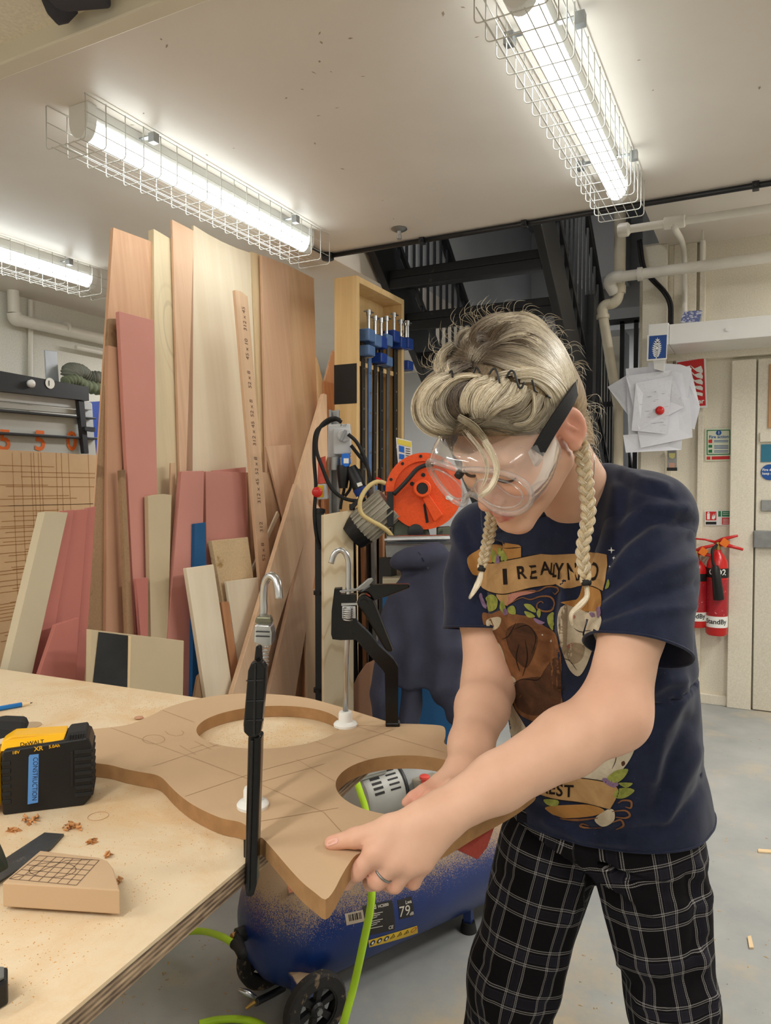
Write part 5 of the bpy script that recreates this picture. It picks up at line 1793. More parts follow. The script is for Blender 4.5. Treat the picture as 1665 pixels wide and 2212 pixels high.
g.build('pencil_ring', M['tan_mdf'], r and bpy.data.objects['workbench'])
p0 = tp(63, 1567, TZ + .0006)
MB().lathe([(.022, 0), (.022, .0005)], p0, n=24).build('round_stain', mat('grey_stain', (176, 152, 122), .7), bpy.data.objects['workbench'])

# ---------------------------------------------------------------- battery and drill
def tr_(pts, z=None):
    return [P(*q) for q in pts]


# battery stands on its edge: front face leans slightly back; depths from the bench
c_bl, c_br = tp(5, 1762), tp(200, 1738)
fx = (c_br - c_bl)
bw = fx.length
fx.normalize()
fn = fx.cross(ZUP).normalized()       # towards the camera
hh = (P(205, 1592, (c_br - CAM).dot(HEAD)) - P(205, 1738, (c_br - CAM).dot(HEAD))).length
r = thing('drill_battery', 'black yellow power tool battery with a blue strip, standing on the bench', 'battery', c_bl)
O_ = c_bl


def bq(s, t_, d=0.0):
    return O_ + fx * (s * bw) + ZUP * (t_ * hh) - fn * d


th = .062
MB().prism([bq(0, .0), bq(.9, 0), bq(.985, .1), bq(1.0, .2), bq(1.0, .86), bq(.97, .97), bq(.93, 1.0), bq(.03, .93), bq(0, .86)], -fn * th).build('case', M['black_plastic'], r, bevel=.004)
for k in range(7):
    y = .14 + k * .105
    MB().prism([bq(.8, y, -.002), bq(1.012, y, -.002), bq(1.012, y + .06, -.002), bq(.8, y + .06, -.002)], -fn * (th + .003)).build('side_rib', M['rubber'], r, bevel=.002)
for k in range(6):
    y = .16 + k * .11
    MB().prism([bq(.0, y, -.0015), bq(.1, y, -.0015), bq(.1, y + .06, -.0015), bq(0, y + .06, -.0015)], -fn * .004).build('end_rib', M['rubber'], r, bevel=.001)
MB().prism([bq(.755, .3, -.0015), bq(.79, .3, -.0015), bq(.79, .82, -.0015), bq(.755, .82, -.0015)], -fn * .004).build('groove', M['ink'], r, bevel=.001)
M['tool_yellow'] = mat('tool_yellow_plastic', (236, 178, 22), .4, var=.04, bump=0)
MB().prism([bq(-.02, .9, .004), bq(.68, .97, .004), bq(.7, 1.035, .02), bq(.93, 1.05, .03), bq(.93, 1.02, .055), bq(-.02, .99, .055)][0:3] + [bq(.1, 1.06, .02), bq(-.02, 1.0, .02)], -fn * .035).build('yellow_rail', M['tool_yellow'], r, bevel=.002)
MB().prism([bq(.68, .965, .002), bq(.93, .985, .002), bq(.95, 1.03, .008), bq(.92, 1.055, .014), bq(.72, 1.045, .014)], -fn * .045).build('latch_button', M['rubber'], r, bevel=.003)
for k in range(6):
    MB().prism([bq(.74 + .03 * k, .985, -.0005), bq(.752 + .03 * k, .985, -.0005), bq(.752 + .03 * k, 1.035, .007), bq(.74 + .03 * k, 1.035, .007)], -fn * .003).build('latch_rib', M['black_plastic'], r)
M['tape_blue'] = mat('blue_label_tape', (88, 146, 216), .5, var=.03, bump=0)
MB().prism([bq(.275, .12, -.0006), bq(.39, .13, -.0006), bq(.405, .83, -.0006), bq(.305, .83, -.0006), bq(.295, .80, -.0006)], -fn * .0005).build('label_tape', M['tape_blue'], r, bevel=0)
g = MB()
v, f = text2d('CONSTRUCTION')
wd = max(p[0] for p in v)
L_ = .62 * hh
sz = L_ / wd
a0 = bq(.345, .79, -.0008)
ud = (bq(.325, .17, -.0008) - a0).normalized()
wdir = (fn.cross(ud)).normalized()
if wdir.dot(fx) < 0:
    wdir = -wdir
g.add([a0 + ud * (p[0] * sz) + wdir * (p[1] * sz * 1.15 - .0) for p in v], f)
g.build('tape_lettering', mat('navy_ink', (22, 34, 70), .5, bump=0), r, fix=False)
g = MB()
ru = (bq(.7, .93) - bq(0, .885)).normalized()
text_on(g, '18V', bq(.12, .875, -.0045), ru, ZUP, .006, 'l', True)
text_on(g, 'XR', bq(.36, .89, -.0045), ru, ZUP, .0085, 'l', True)
text_on(g, '5.0Ah', bq(.52, .91, -.0045), ru, ZUP, .006, 'l', True)
g.build('battery_print', M['tool_yellow'], r, fix=False)
g = MB()
text_on(g, 'DeWALT', bq(.2, .955, .0025), ru, ZUP, .0075, 'l', True)
g.build('maker_lettering', M['ink'], r, fix=False)

r = thing('cordless_drill', 'yellow black cordless drill body cut off by the left edge', 'drill', bq(-.3, 0, .04))
MB().prism([bq(-.02, .86, .0), bq(-.5, .8, .0), bq(-.5, .1, 0), bq(-.015, .1, 0), bq(-.015, .3, 0)], -fn * .06).build('handle_base', M['tool_yellow'], r, bevel=.006)
MB().prism([bq(-.3, .95, .02), bq(.22, 1.0, .05), bq(.2, 1.13, .06), bq(-.1, 1.18, .06), bq(-.4, 1.15, .05)], -fn * .03).build('grip', M['rubber'], r, bevel=.008)
MB().tube([bq(-.02, .62, -.012), bq(-.06, .66, -.01), bq(-.1, .6, -.01)], .003, 8).build('belt_hook', M['steel'], r, smooth=True)
MB().cyl(tp(-30, 1845, TZ + .035), tp(-4, 1830, TZ + .04), .026, n=18).build('chuck', mat('dark_green_rubber', (36, 52, 48), .6), r, smooth=40)

q = tp(-10, 2150)
r = thing('plastic_block', 'small black plastic corner piece poking in at the lower left', 'block', q)
a = [tp(-40, 2085, TZ + .022), tp(17, 2088, TZ + .022), tp(17, 2118, TZ + .022), tp(-40, 2150, TZ + .022)]
MB().prism(a, (0, 0, -.0215)).build('body', M['black_plastic'], r, bevel=.002)
MB().prism([p + Vector((0, 0, .0005)) + (sum(a, Vector()) / 4 - p) * .3 for p in a], (0, 0, .002)).build('top_insert', M['dull_steel'], r)

# ================================================================ COMPRESSOR
ax = (RIGHT * .80 + HEAD * .60).normalized()
side = ax.cross(ZUP).normalized()           # towards the camera
if side.dot(HEAD) > 0:
    side = -side
RT = .166
c0 = C((584 - CX) / FPX * 1.92, 1.92, 0)
c0.z = .2
t = NT('dusty_blue_tank')
v = t.coord()
geo = t.n('ShaderNodeNewGeometry')
sx = t.n('ShaderNodeSeparateXYZ')
t.l(geo.outputs['Normal'], sx.inputs[0])
n1 = t.noise(v, 26, 8, .75)
n2 = t.noise(v, 340, 2, .6)
up = t.math('ADD', t.math('MULTIPLY', sx.outputs['Z'], .5), t.math('ADD', t.math('MULTIPLY', n1, .3), t.math('MULTIPLY', n2, .75)))
f = t.ramp(up, [(.66, (0, 0, 0, 1)), (.82, (.85, .85, .85, 1))])
base = t.ramp(t.noise(v, 5, 5), [(.3, lin(16, 40, 96)), (.7, lin(24, 54, 122))])
t.color(t.mix(f, base, lin(172, 144, 106)))
rr_ = t.n('ShaderNodeMix', data_type='FLOAT')
t.l(f, rr_.inputs[0])
rr_.inputs[2].default_value = .32
rr_.inputs[3].default_value = .9
t.l(rr_.outputs[0], t.b.inputs['Roughness'])
t.bump(n2, .15, .002)
M['tank'] = t.m
r = thing('air_compressor', 'dusty blue wheeled air compressor on the floor beside the bench', 'compressor', (c0.x + ax.x * .45, c0.y + ax.y * .45, 0))
LT = .86
prof = [(.0, -.075), (.05, -.07), (.09, -.058), (.122, -.038), (.142, -.012), (RT, .025), (RT, LT - .025), (.142, LT + .012), (.122, LT + .038), (.09, LT + .058), (.05, LT + .07), (0, LT + .075)]
MB().lathe(prof, c0, ax, n=56, cap=False).build('tank', M['tank'], r, smooth=True)


def on_tank(s, a, lift=.0):
    """s along the axis, a angle from straight up towards the camera"""
    return c0 + ax * s + (ZUP * math.cos(a) + side * math.sin(a)) * (RT + lift)


def tank_from_px(px, py):
    """(s, a) of the tank surface seen at a photo point"""
    d = ray(px, py).normalized()
    o_ = CAM - c0
    dp_, op_ = d - ax * d.dot(ax), o_ - ax * o_.dot(ax)
    A_, B_, C_ = dp_.dot(dp_), 2 * dp_.dot(op_), op_.dot(op_) - RT * RT
    D_ = B_ * B_ - 4 * A_ * C_
    t_ = (-B_ - math.sqrt(max(0, D_))) / (2 * A_)
    p = o_ + d * t_
    return p.dot(ax), math.atan2(p.dot(side), p.z)


def patch(name, px4, m, lift=.0008, n=8):
    """curved label laid on the tank between four photo corners (tl tr br bl)"""
    q = [tank_from_px(*p) for p in px4]
    rows = []
    for i in range(n + 1):
        row = []
        for j in range(n + 1):
            u_, w_ = j / n, i / n
            s_ = (q[0][0] * (1 - u_) + q[1][0] * u_) * (1 - w_) + (q[3][0] * (1 - u_) + q[2][0] * u_) * w_
            a_ = (q[0][1] * (1 - u_) + q[1][1] * u_) * (1 - w_) + (q[3][1] * (1 - u_) + q[2][1] * u_) * w_
            row.append(on_tank(s_, a_, lift))
        rows.append(row)
    return MB().grid(rows).build(name, m, r, smooth=True, fix=False)


def tank_text(body, px, py, px2, py2, size, m, bold=True, name='lettering', lift=.0016):
    s0, a0 = tank_from_px(px, py)
    s1, a1 = tank_from_px(px2, py2)
    v_, f_ = text2d(body, bold)
    L = math.hypot(s1 - s0, (a1 - a0) * RT)
    cu, su = (s1 - s0) / L, (a1 - a0) / L
    mb = MB()
    mb.add([on_tank(s0 + p[0] * size * cu, a0 + p[0] * size * su - p[1] * size / RT, lift) for p in v_], f_)
    return mb.build(name, m, r, fix=False)


M['label_dark'] = worn('dusty_black_label', (40, 38, 38), (128, 110, 88), .62, .6, 40)
M['label_pale'] = mat('dusty_white_label', (168, 154, 136), .7, var=.1, vs=60)
M['label_text'] = mat('dusty_white_text', (206, 200, 190), .7, bump=0)
M['label_yellow'] = mat('yellow_warning_label', (222, 186, 52), .5, var=.06)
patch('rating_label', [(782, 1957), (846, 1944), (852, 2008), (788, 2022)], M['label_dark'])
patch('noise_label', [(858, 1945), (888, 1936), (894, 1978), (862, 1986)], M['label_dark'])
patch('barcode_label', [(744, 1974), (783, 1965), (787, 1990), (748, 1999)], M['label_pale'])
for k, x in enumerate((752, 755, 759, 761, 765, 768, 770, 774, 777)):
    patch('barcode_bar', [(x, 1976 - (x - 752) * .22), (x + 1.5, 1975.6 - (x - 752) * .22), (x + 3.5, 1989.5 - (x - 752) * .22), (x + 2, 1990 - (x - 752) * .22)], M['ink'], .0014, 1)
patch('warning_label', [(795, 2031), (900, 1999), (902, 2015), (797, 2046)], M['label_yellow'])
for k in range(3):
    x, y = 804 + k * 15, 2036 - k * 4.6
    s_, a_ = tank_from_px(x, y)
    mb = MB()
    ring = [on_tank(s_ + .0085 * math.cos(b * .4), a_ + .0085 * math.sin(b * .4) / RT, .0016) for b in range(16)]
    mb.add(ring, [tuple(range(16))])
    mb.build('mandatory_symbol', mat('navy_print', (26, 36, 66), .5, bump=0) if 'navy' not in M else M['navy'], r, fix=False)
    mb = MB()
    mb.add([on_tank(s_ + .004 * math.cos(b * .9), a_ + .005 * math.sin(b * .9) / RT, .0020) for b in range(7)], [tuple(range(7))])
    mb.build('symbol_figure', M['white_print'], r, fix=False)
for k in range(3):
    x, y = 848 + k * 15, 2022.5 - k * 4.6
    s_, a_ = tank_from_px(x, y)
    mb = MB()
    T = lambda q, l: [on_tank(s_ + q * math.cos(b), a_ - q * math.sin(b) / RT, l) for b in (math.pi / 2, math.pi * 7 / 6, -math.pi / 6)]
    o_, i_ = T(.0105, .0015), T(.0075, .0015)
    mb.add(o_ + i_, [(0, 1, 4, 3), (1, 2, 5, 4), (2, 0, 3, 5)])
    mb.add([on_tank(s_ - .0008, a_ - .003 / RT, .0016), on_tank(s_ + .0008, a_ - .003 / RT, .0016), on_tank(s_ + .0008, a_ + .003 / RT, .0016), on_tank(s_ - .0008, a_ + .003 / RT, .0016)], [(0, 1, 2, 3)])
    mb.build('warning_triangle', M['ink'], r, fix=False)
x, y = 893, 2008
s_, a_ = tank_from_px(x, y)
mb = MB()
R2 = lambda q: [on_tank(s_ + q * math.cos(b * .4), a_ + q * math.sin(b * .4) / RT, .0016) for b in range(16)]
o_, i_ = R2(.0095), R2(.0075)
mb.add(o_ + i_, [(k, (k + 1) % 16, 16 + (k + 1) % 16, 16 + k) for k in range(16)])
mb.build('prohibition_ring', M['red_print'], r, fix=False)
tank_text('79', 861, 1981, 893, 1973, .040, M['label_text'], False)
tank_text('dB', 884, 1977, 895, 1974, .013, M['label_text'])
tank_text('Lwa', 875, 1953, 890, 1949, .013, M['label_text'])
tank_text('HC5050', 816, 1961, 846, 1954, .010, M['label_text'])
tank_text('und', 796, 1966, 814, 1962, .016, M['label_text'])
tank_text('CE', 838, 2007, 850, 2004, .014, M['label_text'])
for k in range(7):
    patch('print_line', [(797, 1975 + k * 5), (826 - (k % 3) * 6, 1969 + k * 5), (826 - (k % 3) * 6, 1970.3 + k * 5), (797, 1976.3 + k * 5)], M['label_text'], .0014, 2)
patch('faded_red_label', [(620, 1912), (650, 1904), (655, 1918), (624, 1930)], mat('faded_red_label', (170, 104, 78), .8, var=.2, vs=50))

# end boss with the bolt, hose tail
De = (c0 - ax * .055 - CAM).dot(HEAD)
bo = P(552, 1965, De - .02)
MB().lathe([(.032, .03), (.032, .012), (.028, .009)], bo, ax, n=24).build('end_boss', M['tank'], r, smooth=40)
bo2 = P(527, 2016, De)
MB().lathe([(.019, .02), (.019, -.02), (.013, -.022)], bo2, ax, n=16).build('port_nut', M['black_steel'], r, smooth=40)
MB().lathe([(.012, -.02), (.012, -.034), (.008, -.036)], bo2, ax, n=6).build('brass_bolt', mat('dull_brass', (168, 128, 74), .4, .9), r)

# wheels and feet
def wheel(p, label=None):
    tw = [(.055, -.015), (.079, -.015), (.085, -.009), (.085, .009), (.079, .015), (.055, .015)]
    MB().lathe(tw, p, side, n=40, cap=False).build('tyre', M['tyre'], r, smooth=40)
    mb = MB()
    mb.lathe([(.050, -.012), (.057, -.014), (.057, .014), (.050, .012)], p, side, n=36, cap=False)
    mb.build('rim', M['black_plastic'], r, smooth=40)
    for k in range(6):
        a = k * math.pi / 3 + .3
        d = ax * math.cos(a) + ZUP * math.sin(a)
        e = side.cross(d)
        MB().prism([p + d * .012 - e * .006 + side * .006, p + d * .054 - e * .009 + side * .008, p + d * .054 + e * .009 + side * .008, p + d * .012 + e * .006 + side * .006], -side * .014).build('spoke', M['black_plastic'], r)
    MB().lathe([(.019, -.014), (.019, .012), (.014, .017)], p, side, n=20).build('hub', M['black_plastic'], r, smooth=40)
    MB().lathe([(.009, .016), (.009, .022)], p, side, n=6).build('axle_bolt', M['dull_steel'], r)


M['tyre'] = worn('dusty_black_tyre', (38, 36, 35), (110, 94, 76), .56, .85, 40)
wp = P(681, 2186, 1.765)
wp.z = .0855
wheel(wp)
back = wp - side * .25
wheel(back)
wb = MB().tube([wp - side * .02, back + side * .02], .009, 10)
wb.build('axle', M['dull_steel'], r, smooth=40)
MB().prism([wp + ZUP * .045 - side * .025 - ax * .03, wp + ZUP * .045 - side * .025 + ax * .03, wp + ZUP * .06 - side * .06 + ax * .03, wp + ZUP * .06 - side * .06 - ax * .03], -side * .2).build('axle_bracket', M['tank'], r, bevel=.004)
MB().box((-.025, -.022, -.06), (.025, .022, .004), Matrix.Translation(P(655, 2108, 1.83))).build('wheel_bracket', M['tank'], r, bevel=.004)
for s_, q in ((.62, .09), (.62, -.09)):
    fp = c0 + ax * s_ + side * q
    MB().cyl(Vector((fp.x, fp.y, 0)), Vector((fp.x, fp.y, .03)), .026, .02, n=16).build('rubber_foot', M['rubber'], r, smooth=40)
    MB().box((fp.x - .012, fp.y - .012, .03), (fp.x + .012, fp.y + .012, .13)).build('foot_post', M['tank'], r)
# drain cock under the left end
dq = c0 + ax * .03 - ZUP * RT
dv = P(553, 2165, 1.80)
MB().tube([dq + ZUP * .012, dq - ZUP * .02, dv], .009, 10).build('drain_body', M['black_steel'], r, smooth=40)
MB().tube([P(515, 2137, 1.80), P(535, 2145, 1.80), P(552, 2156, 1.80)], [.005, .008, .006], 8).build('drain_lever', M['steel'], r, smooth=True)
MB().cyl(P(553, 2163, 1.80), P(532, 2178, 1.80), .006, .004, n=8).build('drain_nozzle', mat('brass_nozzle', (178, 146, 84), .35, .9), r, smooth=40)

# motor and pump on top
top_ = c0 + ZUP * RT
mz = .085
M['motor'] = mat('pale_grey_casting', (172, 172, 168), .5, .25, var=.07)
MB().box((-.16, -.11, -.01), (.3, .11, .012), Matrix.Translation(top_ + ax * .36 + ZUP * .004) @ Matrix.Rotation(math.atan2(ax.y, ax.x), 4, 'Z')).build('motor_plate', M['tank'], r, bevel=.004)
m0 = top_ + ax * .26 + ZUP * (mz + .016)
MB().lathe([(.05, -.005), (.078, .0), (.082, .01), (.082, .13), (.078, .14), (.05, .145)], m0, ax, n=36).build('pump_shroud', M['motor'], r, smooth=40)
MB().lathe([(.068, .145), (.07, .155), (.07, .33), (.06, .345)], m0, ax, n=32).build('motor_body', mat('grey_motor_paint', (150, 152, 152), .5), r, smooth=40)
MB().lathe([(.083, .005), (.085, .008), (.085, .014), (.083, .017)], m0 + ax * .12, ax, n=36, cap=False).build('shroud_ring', M['black_steel'], r, smooth=40)
for k in range(9):
    a = -.2 + k * .17
    d = ZUP * math.cos(a) + side * math.sin(a)
    e = ax.cross(d)
    MB().prism([m0 + ax * .02 + d * .0815 - e * .0035, m0 + ax * .052 + d * .0815 - e * .0035, m0 + ax * .052 + d * .0815 + e * .0035, m0 + ax * .02 + d * .0815 + e * .0035], d * .0016).build('vent_slot', M['ink'], r)
    MB().prism([m0 + ax * .075 + d * .0815 - e * .0025, m0 + ax * .11 + d * .0815 - e * .0025, m0 + ax * .11 + d * .0815 + e * .0025, m0 + ax * .075 + d * .0815 + e * .0025], d * .0016).build('vent_slot', M['ink'], r)
MB().box((-.05, -.05, 0), (.05, .05, .09), Matrix.Translation(m0 + ax * .03 + ZUP * .07) @ Matrix.Rotation(math.atan2(ax.y, ax.x), 4, 'Z')).build('cylinder_head', M['motor'], r, bevel=.004)
for k in range(5):
    MB().box((-.056, -.056, .014 + k * .016), (.056, .056, .018 + k * .016), Matrix.Translation(m0 + ax * .03 + ZUP * .07) @ Matrix.Rotation(math.atan2(ax.y, ax.x), 4, 'Z')).build('head_fin', M['motor'], r)
ps = P(925, 1684, 2.12)
MB().box((-.035, -.045, -.09), (.05, .045, .0), Matrix.Translation(ps) @ Matrix.Rotation(math.atan2(ax.y, ax.x), 4, 'Z')).build('pressure_switch', mat('dusty_grey_plastic', (150, 142, 128), .7, var=.1), r, bevel=.006)
MB().tube([ps - ZUP * .09, Vector((ps.x, ps.y, top_.z - .01))], .012, 10).build('switch_riser', M['dull_steel'], r, smooth=40)
bt_ = P(917, 1677, 2.10)
MB().lathe([(.010, 0), (.010, .008), (.015, .011), (.015, .018), (.011, .021)], Vector((bt_.x, bt_.y, ps.z)), n=20).build('red_button', mat('coral_red_button', (226, 84, 74), .4, bump=0), r, smooth=40)
MB().tube([m0 + ax * .03 + ZUP * .16, m0 + ax * .1 + ZUP * .18 - side * .06, Vector((ps.x, ps.y, ps.z - .06)) - side * .04], .008, 8).build('copper_pipe', M['dull_steel'], r, smooth=True)

# hoses
M['lime'] = mat('lime_green_hose', (176, 220, 44), .4, var=.04, bump=0)
r = thing('air_hose', 'lime green air hose from the pump, looping down past the tank', 'hose', (wp.x, wp.y, 0))
e0 = bo2 - ax * .02
seq = [P(770, 1688, 1.98), P(779, 1715, 1.92), P(790, 1752, 1.84), P(801, 1840, 1.72), P(803, 1905, 1.66), P(800, 1960, 1.63), P(784, 2040, 1.62), P(764, 2130, 1.62), P(742, 2212, 1.60), P(728, 2290, 1.62)]
q = Pz(700, 2330, .011)
sq = smooth_path(seq + [Vector((seq[-1].x - .02, seq[-1].y, .06)), Vector((seq[-1].x - .08, seq[-1].y + .02, .0095))], 8)
MB().tube(sq, .0088, 12).build('front_run', M['lime'], r, smooth=True)
sp_ = [P(507, 2040, 1.84), P(480, 2024, 1.90), P(440, 2012, 1.93), P(400, 2014, 1.92), P(350, 2028, 1.89), P(310, 2048, 1.86), P(262, 2084, 1.83), P(215, 2130, 1.81), P(178, 2180, 1.80), P(155, 2230, 1.80), P(140, 2300, 1.80)]
zs = [None, None, .12, .08, .05, .03, .015, .0095, .0095, .0095, .0095]
sp2 = []
for p, (px, py), z in zip(sp_, [(507, 2040), (480, 2024), (440, 2012), (400, 2014), (350, 2028), (310, 2048), (262, 2084), (215, 2130), (178, 2180), (155, 2230), (140, 2300)], zs):
    sp2.append(p if z is None else Pz(px, py, z))
MB().tube(smooth_path(sp2, 8), .0088, 12).build('floor_run', M['lime'], r, smooth=True)
pr = [bo2 - ax * .02, P(524, 2062, 1.80), P(514, 2046, 1.83), P(505, 2038, 1.845)]
MB().tube(smooth_path(pr, 6), .0125, 12).build('strain_relief', M['rubber'], r, smooth=True)
MB().tube(smooth_path([Pz(430, 2212, .0095), Pz(470, 2203, .0095), Pz(520, 2202, .0095), Pz(560, 2212, .0095), Pz(600, 2240, .0095)], 8), .0088, 12).build('floor_loop', M['lime'], r, smooth=True)
g = MB()

# floor litter
random.seed(9)
for k, (a, lab) in enumerate((([(1637, 1833), (1680, 1836), (1680, 1842), (1637, 1839)], 'thin wooden offcut lying on the floor at the right edge'), ([(1614, 2022), (1622, 2020), (1628, 2046), (1618, 2046)], 'short pale splinter of wood on the floor at the right'))):
    MB().prism([Pz(x, y, .006) for x, y in a], (0, 0, -.0055)).build('wood_offcut', M['pine_clear'], label=lab, cat='offcut', bevel=.001)
mb = MB()
for k in range(200):
    if k < 130:
        px, py = random.uniform(1250, 1665), random.uniform(1580, 2200)
    else:
        px, py = random.uniform(250, 560), random.uniform(2000, 2210)
    p = Pz(px, py, .0005)
    q = random.uniform(.001, .0035)
    a = random.uniform(0, 6.3)
    u_, w_ = Vector((math.cos(a), math.sin(a), 0)) * q * random.uniform(1, 3), Vector((-math.sin(a), math.cos(a), 0)) * q
    mb.add([p - u_ - w_, p + u_ - w_ * .6, p + w_, p + Vector((0, 0, q * .6))], [(0, 1, 3), (1, 2, 3), (2, 0, 3)])
mb.build('floor_chips', mat('floor_chips', (186, 156, 112), .9, var=.3, vs=30, bump=0), kind='stuff', fix=False, label='tiny wood chips strewn over the grey floor')

# ================================================================ PERSON
# everything below is worked out in camera-aligned metres (x right, y away, z up from the lens height) and turned into world space when linked
RMAT = np.array([list(RIGHT), list(HEAD), [0, 0, 1]])
CAMV = np.array([0, 0, CAMH])


def c3(px, py, D):
    p = P(px, py, D) - CAM
    return np.array([p.dot(RIGHT), p.dot(HEAD), p.z])


def to_world(v):
    return np.asarray(v) @ RMAT + CAMV


def nrm(v):
    v = np.asarray(v, float)
    return v / np.linalg.norm(v)


def rcone(Q, a, b, ra, rb):
    a, b = np.asarray(a, float), np.asarray(b, float)
    d = b - a
    t = np.clip(((Q - a) @ d) / (d @ d), 0, 1)
    return np.linalg.norm(Q - a - t[:, None] * d, axis=1) - (ra + (rb - ra) * t)


def chain(Q, pts, rs, k=.01):
    d = rcone(Q, pts[0], pts[1], rs[0], rs[1])
    for i in range(1, len(pts) - 1):
        d = smin(d, rcone(Q, pts[i], pts[i + 1], rs[i], rs[i + 1]), k)
    return d


def smin(a, b, k):
    h = np.clip(.5 + .5 * (b - a) / k, 0, 1)
    return b * (1 - h) + a * h - k * h * (1 - h)


def smax(a, b, k):
    return -smin(-a, -b, k)


def ellips(Q, c, r, ax=None):
    q = Q - np.asarray(c, float)
    if ax is not None:
        q = q @ np.asarray(ax, float).T
    r = np.asarray(r, float)
    k0 = np.linalg.norm(q / r, axis=1)
    k1 = np.linalg.norm(q / (r * r), axis=1)
    return k0 * (k0 - 1) / np.maximum(k1, 1e-9)


def loft(Q, secs, pw=2.2):
    """secs: (centre, width axis, depth axis, half width, half depth)"""
    out = np.full(len(Q), 9.)
    for (c0_, a0, b0_, ra0, rb0), (c1_, a1, b1_, ra1, rb1) in zip(secs, secs[1:]):
        d = c1_ - c0_
        L = np.linalg.norm(d)
        tt = ((Q - c0_) @ d) / (L * L)
        t = np.clip(tt, 0, 1)
        q = Q - c0_ - t[:, None] * d
        dn_ = d / L
        w = (tt - t) * L
        q = q - w[:, None] * dn_
        a = a0 + (a1 - a0) * t[:, None]
        b = b0_ + (b1_ - b0_) * t[:, None]
        u = (q * a).sum(1)
        v = (q * b).sum(1)
        ra, rb = ra0 + (ra1 - ra0) * t, rb0 + (rb1 - rb0) * t
        e = ((np.abs(u) / ra) ** pw + (np.abs(v) / rb) ** pw) ** (1 / pw)
        r = np.hypot(u, v)
        dd = np.where(r > 1e-5, r * (1 - 1 / np.maximum(e, 1e-4)), -np.minimum(ra, rb))
        dd = np.maximum(dd, -np.minimum(ra, rb))
        dist = np.where(np.abs(w) > 1e-9, np.hypot(np.maximum(dd, 0), w), dd)
        out = np.minimum(out, dist)
    return out


def polygonize(f, lo, hi, h, nb=8, slack=1.5):
    """sparse surface nets of f = 0"""
    lo, hi = np.asarray(lo, float), np.asarray(hi, float)
    dims = np.ceil((hi - lo) / (h * nb)).astype(int)
    bi = np.stack(np.meshgrid(*[np.arange(d) for d in dims], indexing='ij'), -1).reshape(-1, 3)
    cen = lo + (bi + .5) * nb * h
    d = f(cen)
    bi = bi[np.abs(d) < .866 * nb * h * slack]
    g = np.stack(np.meshgrid(*[np.arange(nb + 1)] * 3, indexing='ij'), -1).reshape(-1, 3)
    vals = []
    for s in range(0, len(bi), 1500):
        b = bi[s:s + 1500]
        pts = lo + (b[:, None, :] * nb + g[None]) * h
        vals.append(f(pts.reshape(-1, 3)).reshape(len(b), nb + 1, nb + 1, nb + 1))
    V = np.concatenate(vals)
    n = nb
    G = dims * nb + 4
    key = lambda ijk: (ijk[..., 0] * G[1] + ijk[..., 1]) * G[2] + ijk[..., 2]
    cs = [V[:, i:i + n, j:j + n, k:k + n] for i in (0, 1) for j in (0, 1) for k in (0, 1)]
    inside = sum((c < 0).astype(np.int8) for c in cs)
    act = (inside > 0) & (inside < 8)
    w = np.argwhere(act)
    cv = np.stack([c[act] for c in cs], 1)
    off = np.array([(i, j, k) for i in (0, 1) for j in (0, 1) for k in (0, 1)])
    acc = np.zeros((len(w), 3))
    cnt = np.zeros(len(w))
    for a in range(8):
        for b in range(a + 1, 8):
            if np.abs(off[a] - off[b]).sum() != 1:
                continue
            va, vb = cv[:, a], cv[:, b]
            x = (va < 0) != (vb < 0)
            t = np.where(x, va / np.where(np.abs(va - vb) < 1e-12, 1, va - vb), 0)
            acc += np.where(x[:, None], off[a] + t[:, None] * (off[b] - off[a]), 0)
            cnt += x
    cell = bi[w[:, 0]] * nb + w[:, 1:]
    pos = lo + (cell + acc / cnt[:, None]) * h
    k = key(cell)
    order = np.argsort(k)
    ks, pos = k[order], pos[order]
    quads = []
    for ax_ in range(3):
        e = np.zeros(3, int)
        e[ax_] = 1
        A = V[:, :n, :n, :n]
        Bv = V[:, e[0]:n + e[0], e[1]:n + e[1], e[2]:n + e[2]]
        x = (A < 0) != (Bv < 0)
        w = np.argwhere(x)
        flip = A[x] < 0
        base = bi[w[:, 0]] * nb + w[:, 1:]
        o1, o2 = [np.eye(3, dtype=int)[(ax_ + q) % 3] for q in (1, 2)]
        ids = []
        ok = np.ones(len(base), bool)
        for o_ in (0 * o1, -o1, -o1 - o2, -o2):
            kk = key(base + o_)
            i = np.clip(np.searchsorted(ks, kk), 0, len(ks) - 1)
            ok &= ks[i] == kk
            ids.append(i)
        q = np.stack(ids, 1)
        q[flip] = q[flip][:, ::-1]
        quads.append(q[ok])
    q = np.concatenate(quads)
    used = np.unique(q)
    remap = np.zeros(len(pos), int)
    remap[used] = np.arange(len(used))
    return pos[used], remap[q][:, ::-1]


def np_mesh(name, V, Fc, base, attrs=None):
    me = bpy.data.meshes.new(name)
    Fc = np.asarray(Fc)
    k = Fc.shape[1]
    me.vertices.add(len(V))
    me.vertices.foreach_set('co', (to_world(V) - np.array(base)).astype(np.float32).ravel())
    me.loops.add(Fc.size)
    me.loops.foreach_set('vertex_index', Fc.astype(np.int32).ravel())
    me.polygons.add(len(Fc))
    me.polygons.foreach_set('loop_start', np.arange(0, Fc.size, k, dtype=np.int32))
    me.update(calc_edges=True)
    me.validate()
    me.polygons.foreach_set('use_smooth', [True] * len(me.polygons))
    for nm, v in (attrs or {}).items():
        a = me.attributes.new(nm, 'FLOAT_VECTOR', 'POINT')
        a.data.foreach_set('vector', np.asarray(v, np.float32).ravel())
    return me


def bvh_of(V, Fc):
    return BVHTree.FromPolygons([tuple(v) for v in V], [tuple(int(i) for i in f) for f in Fc])


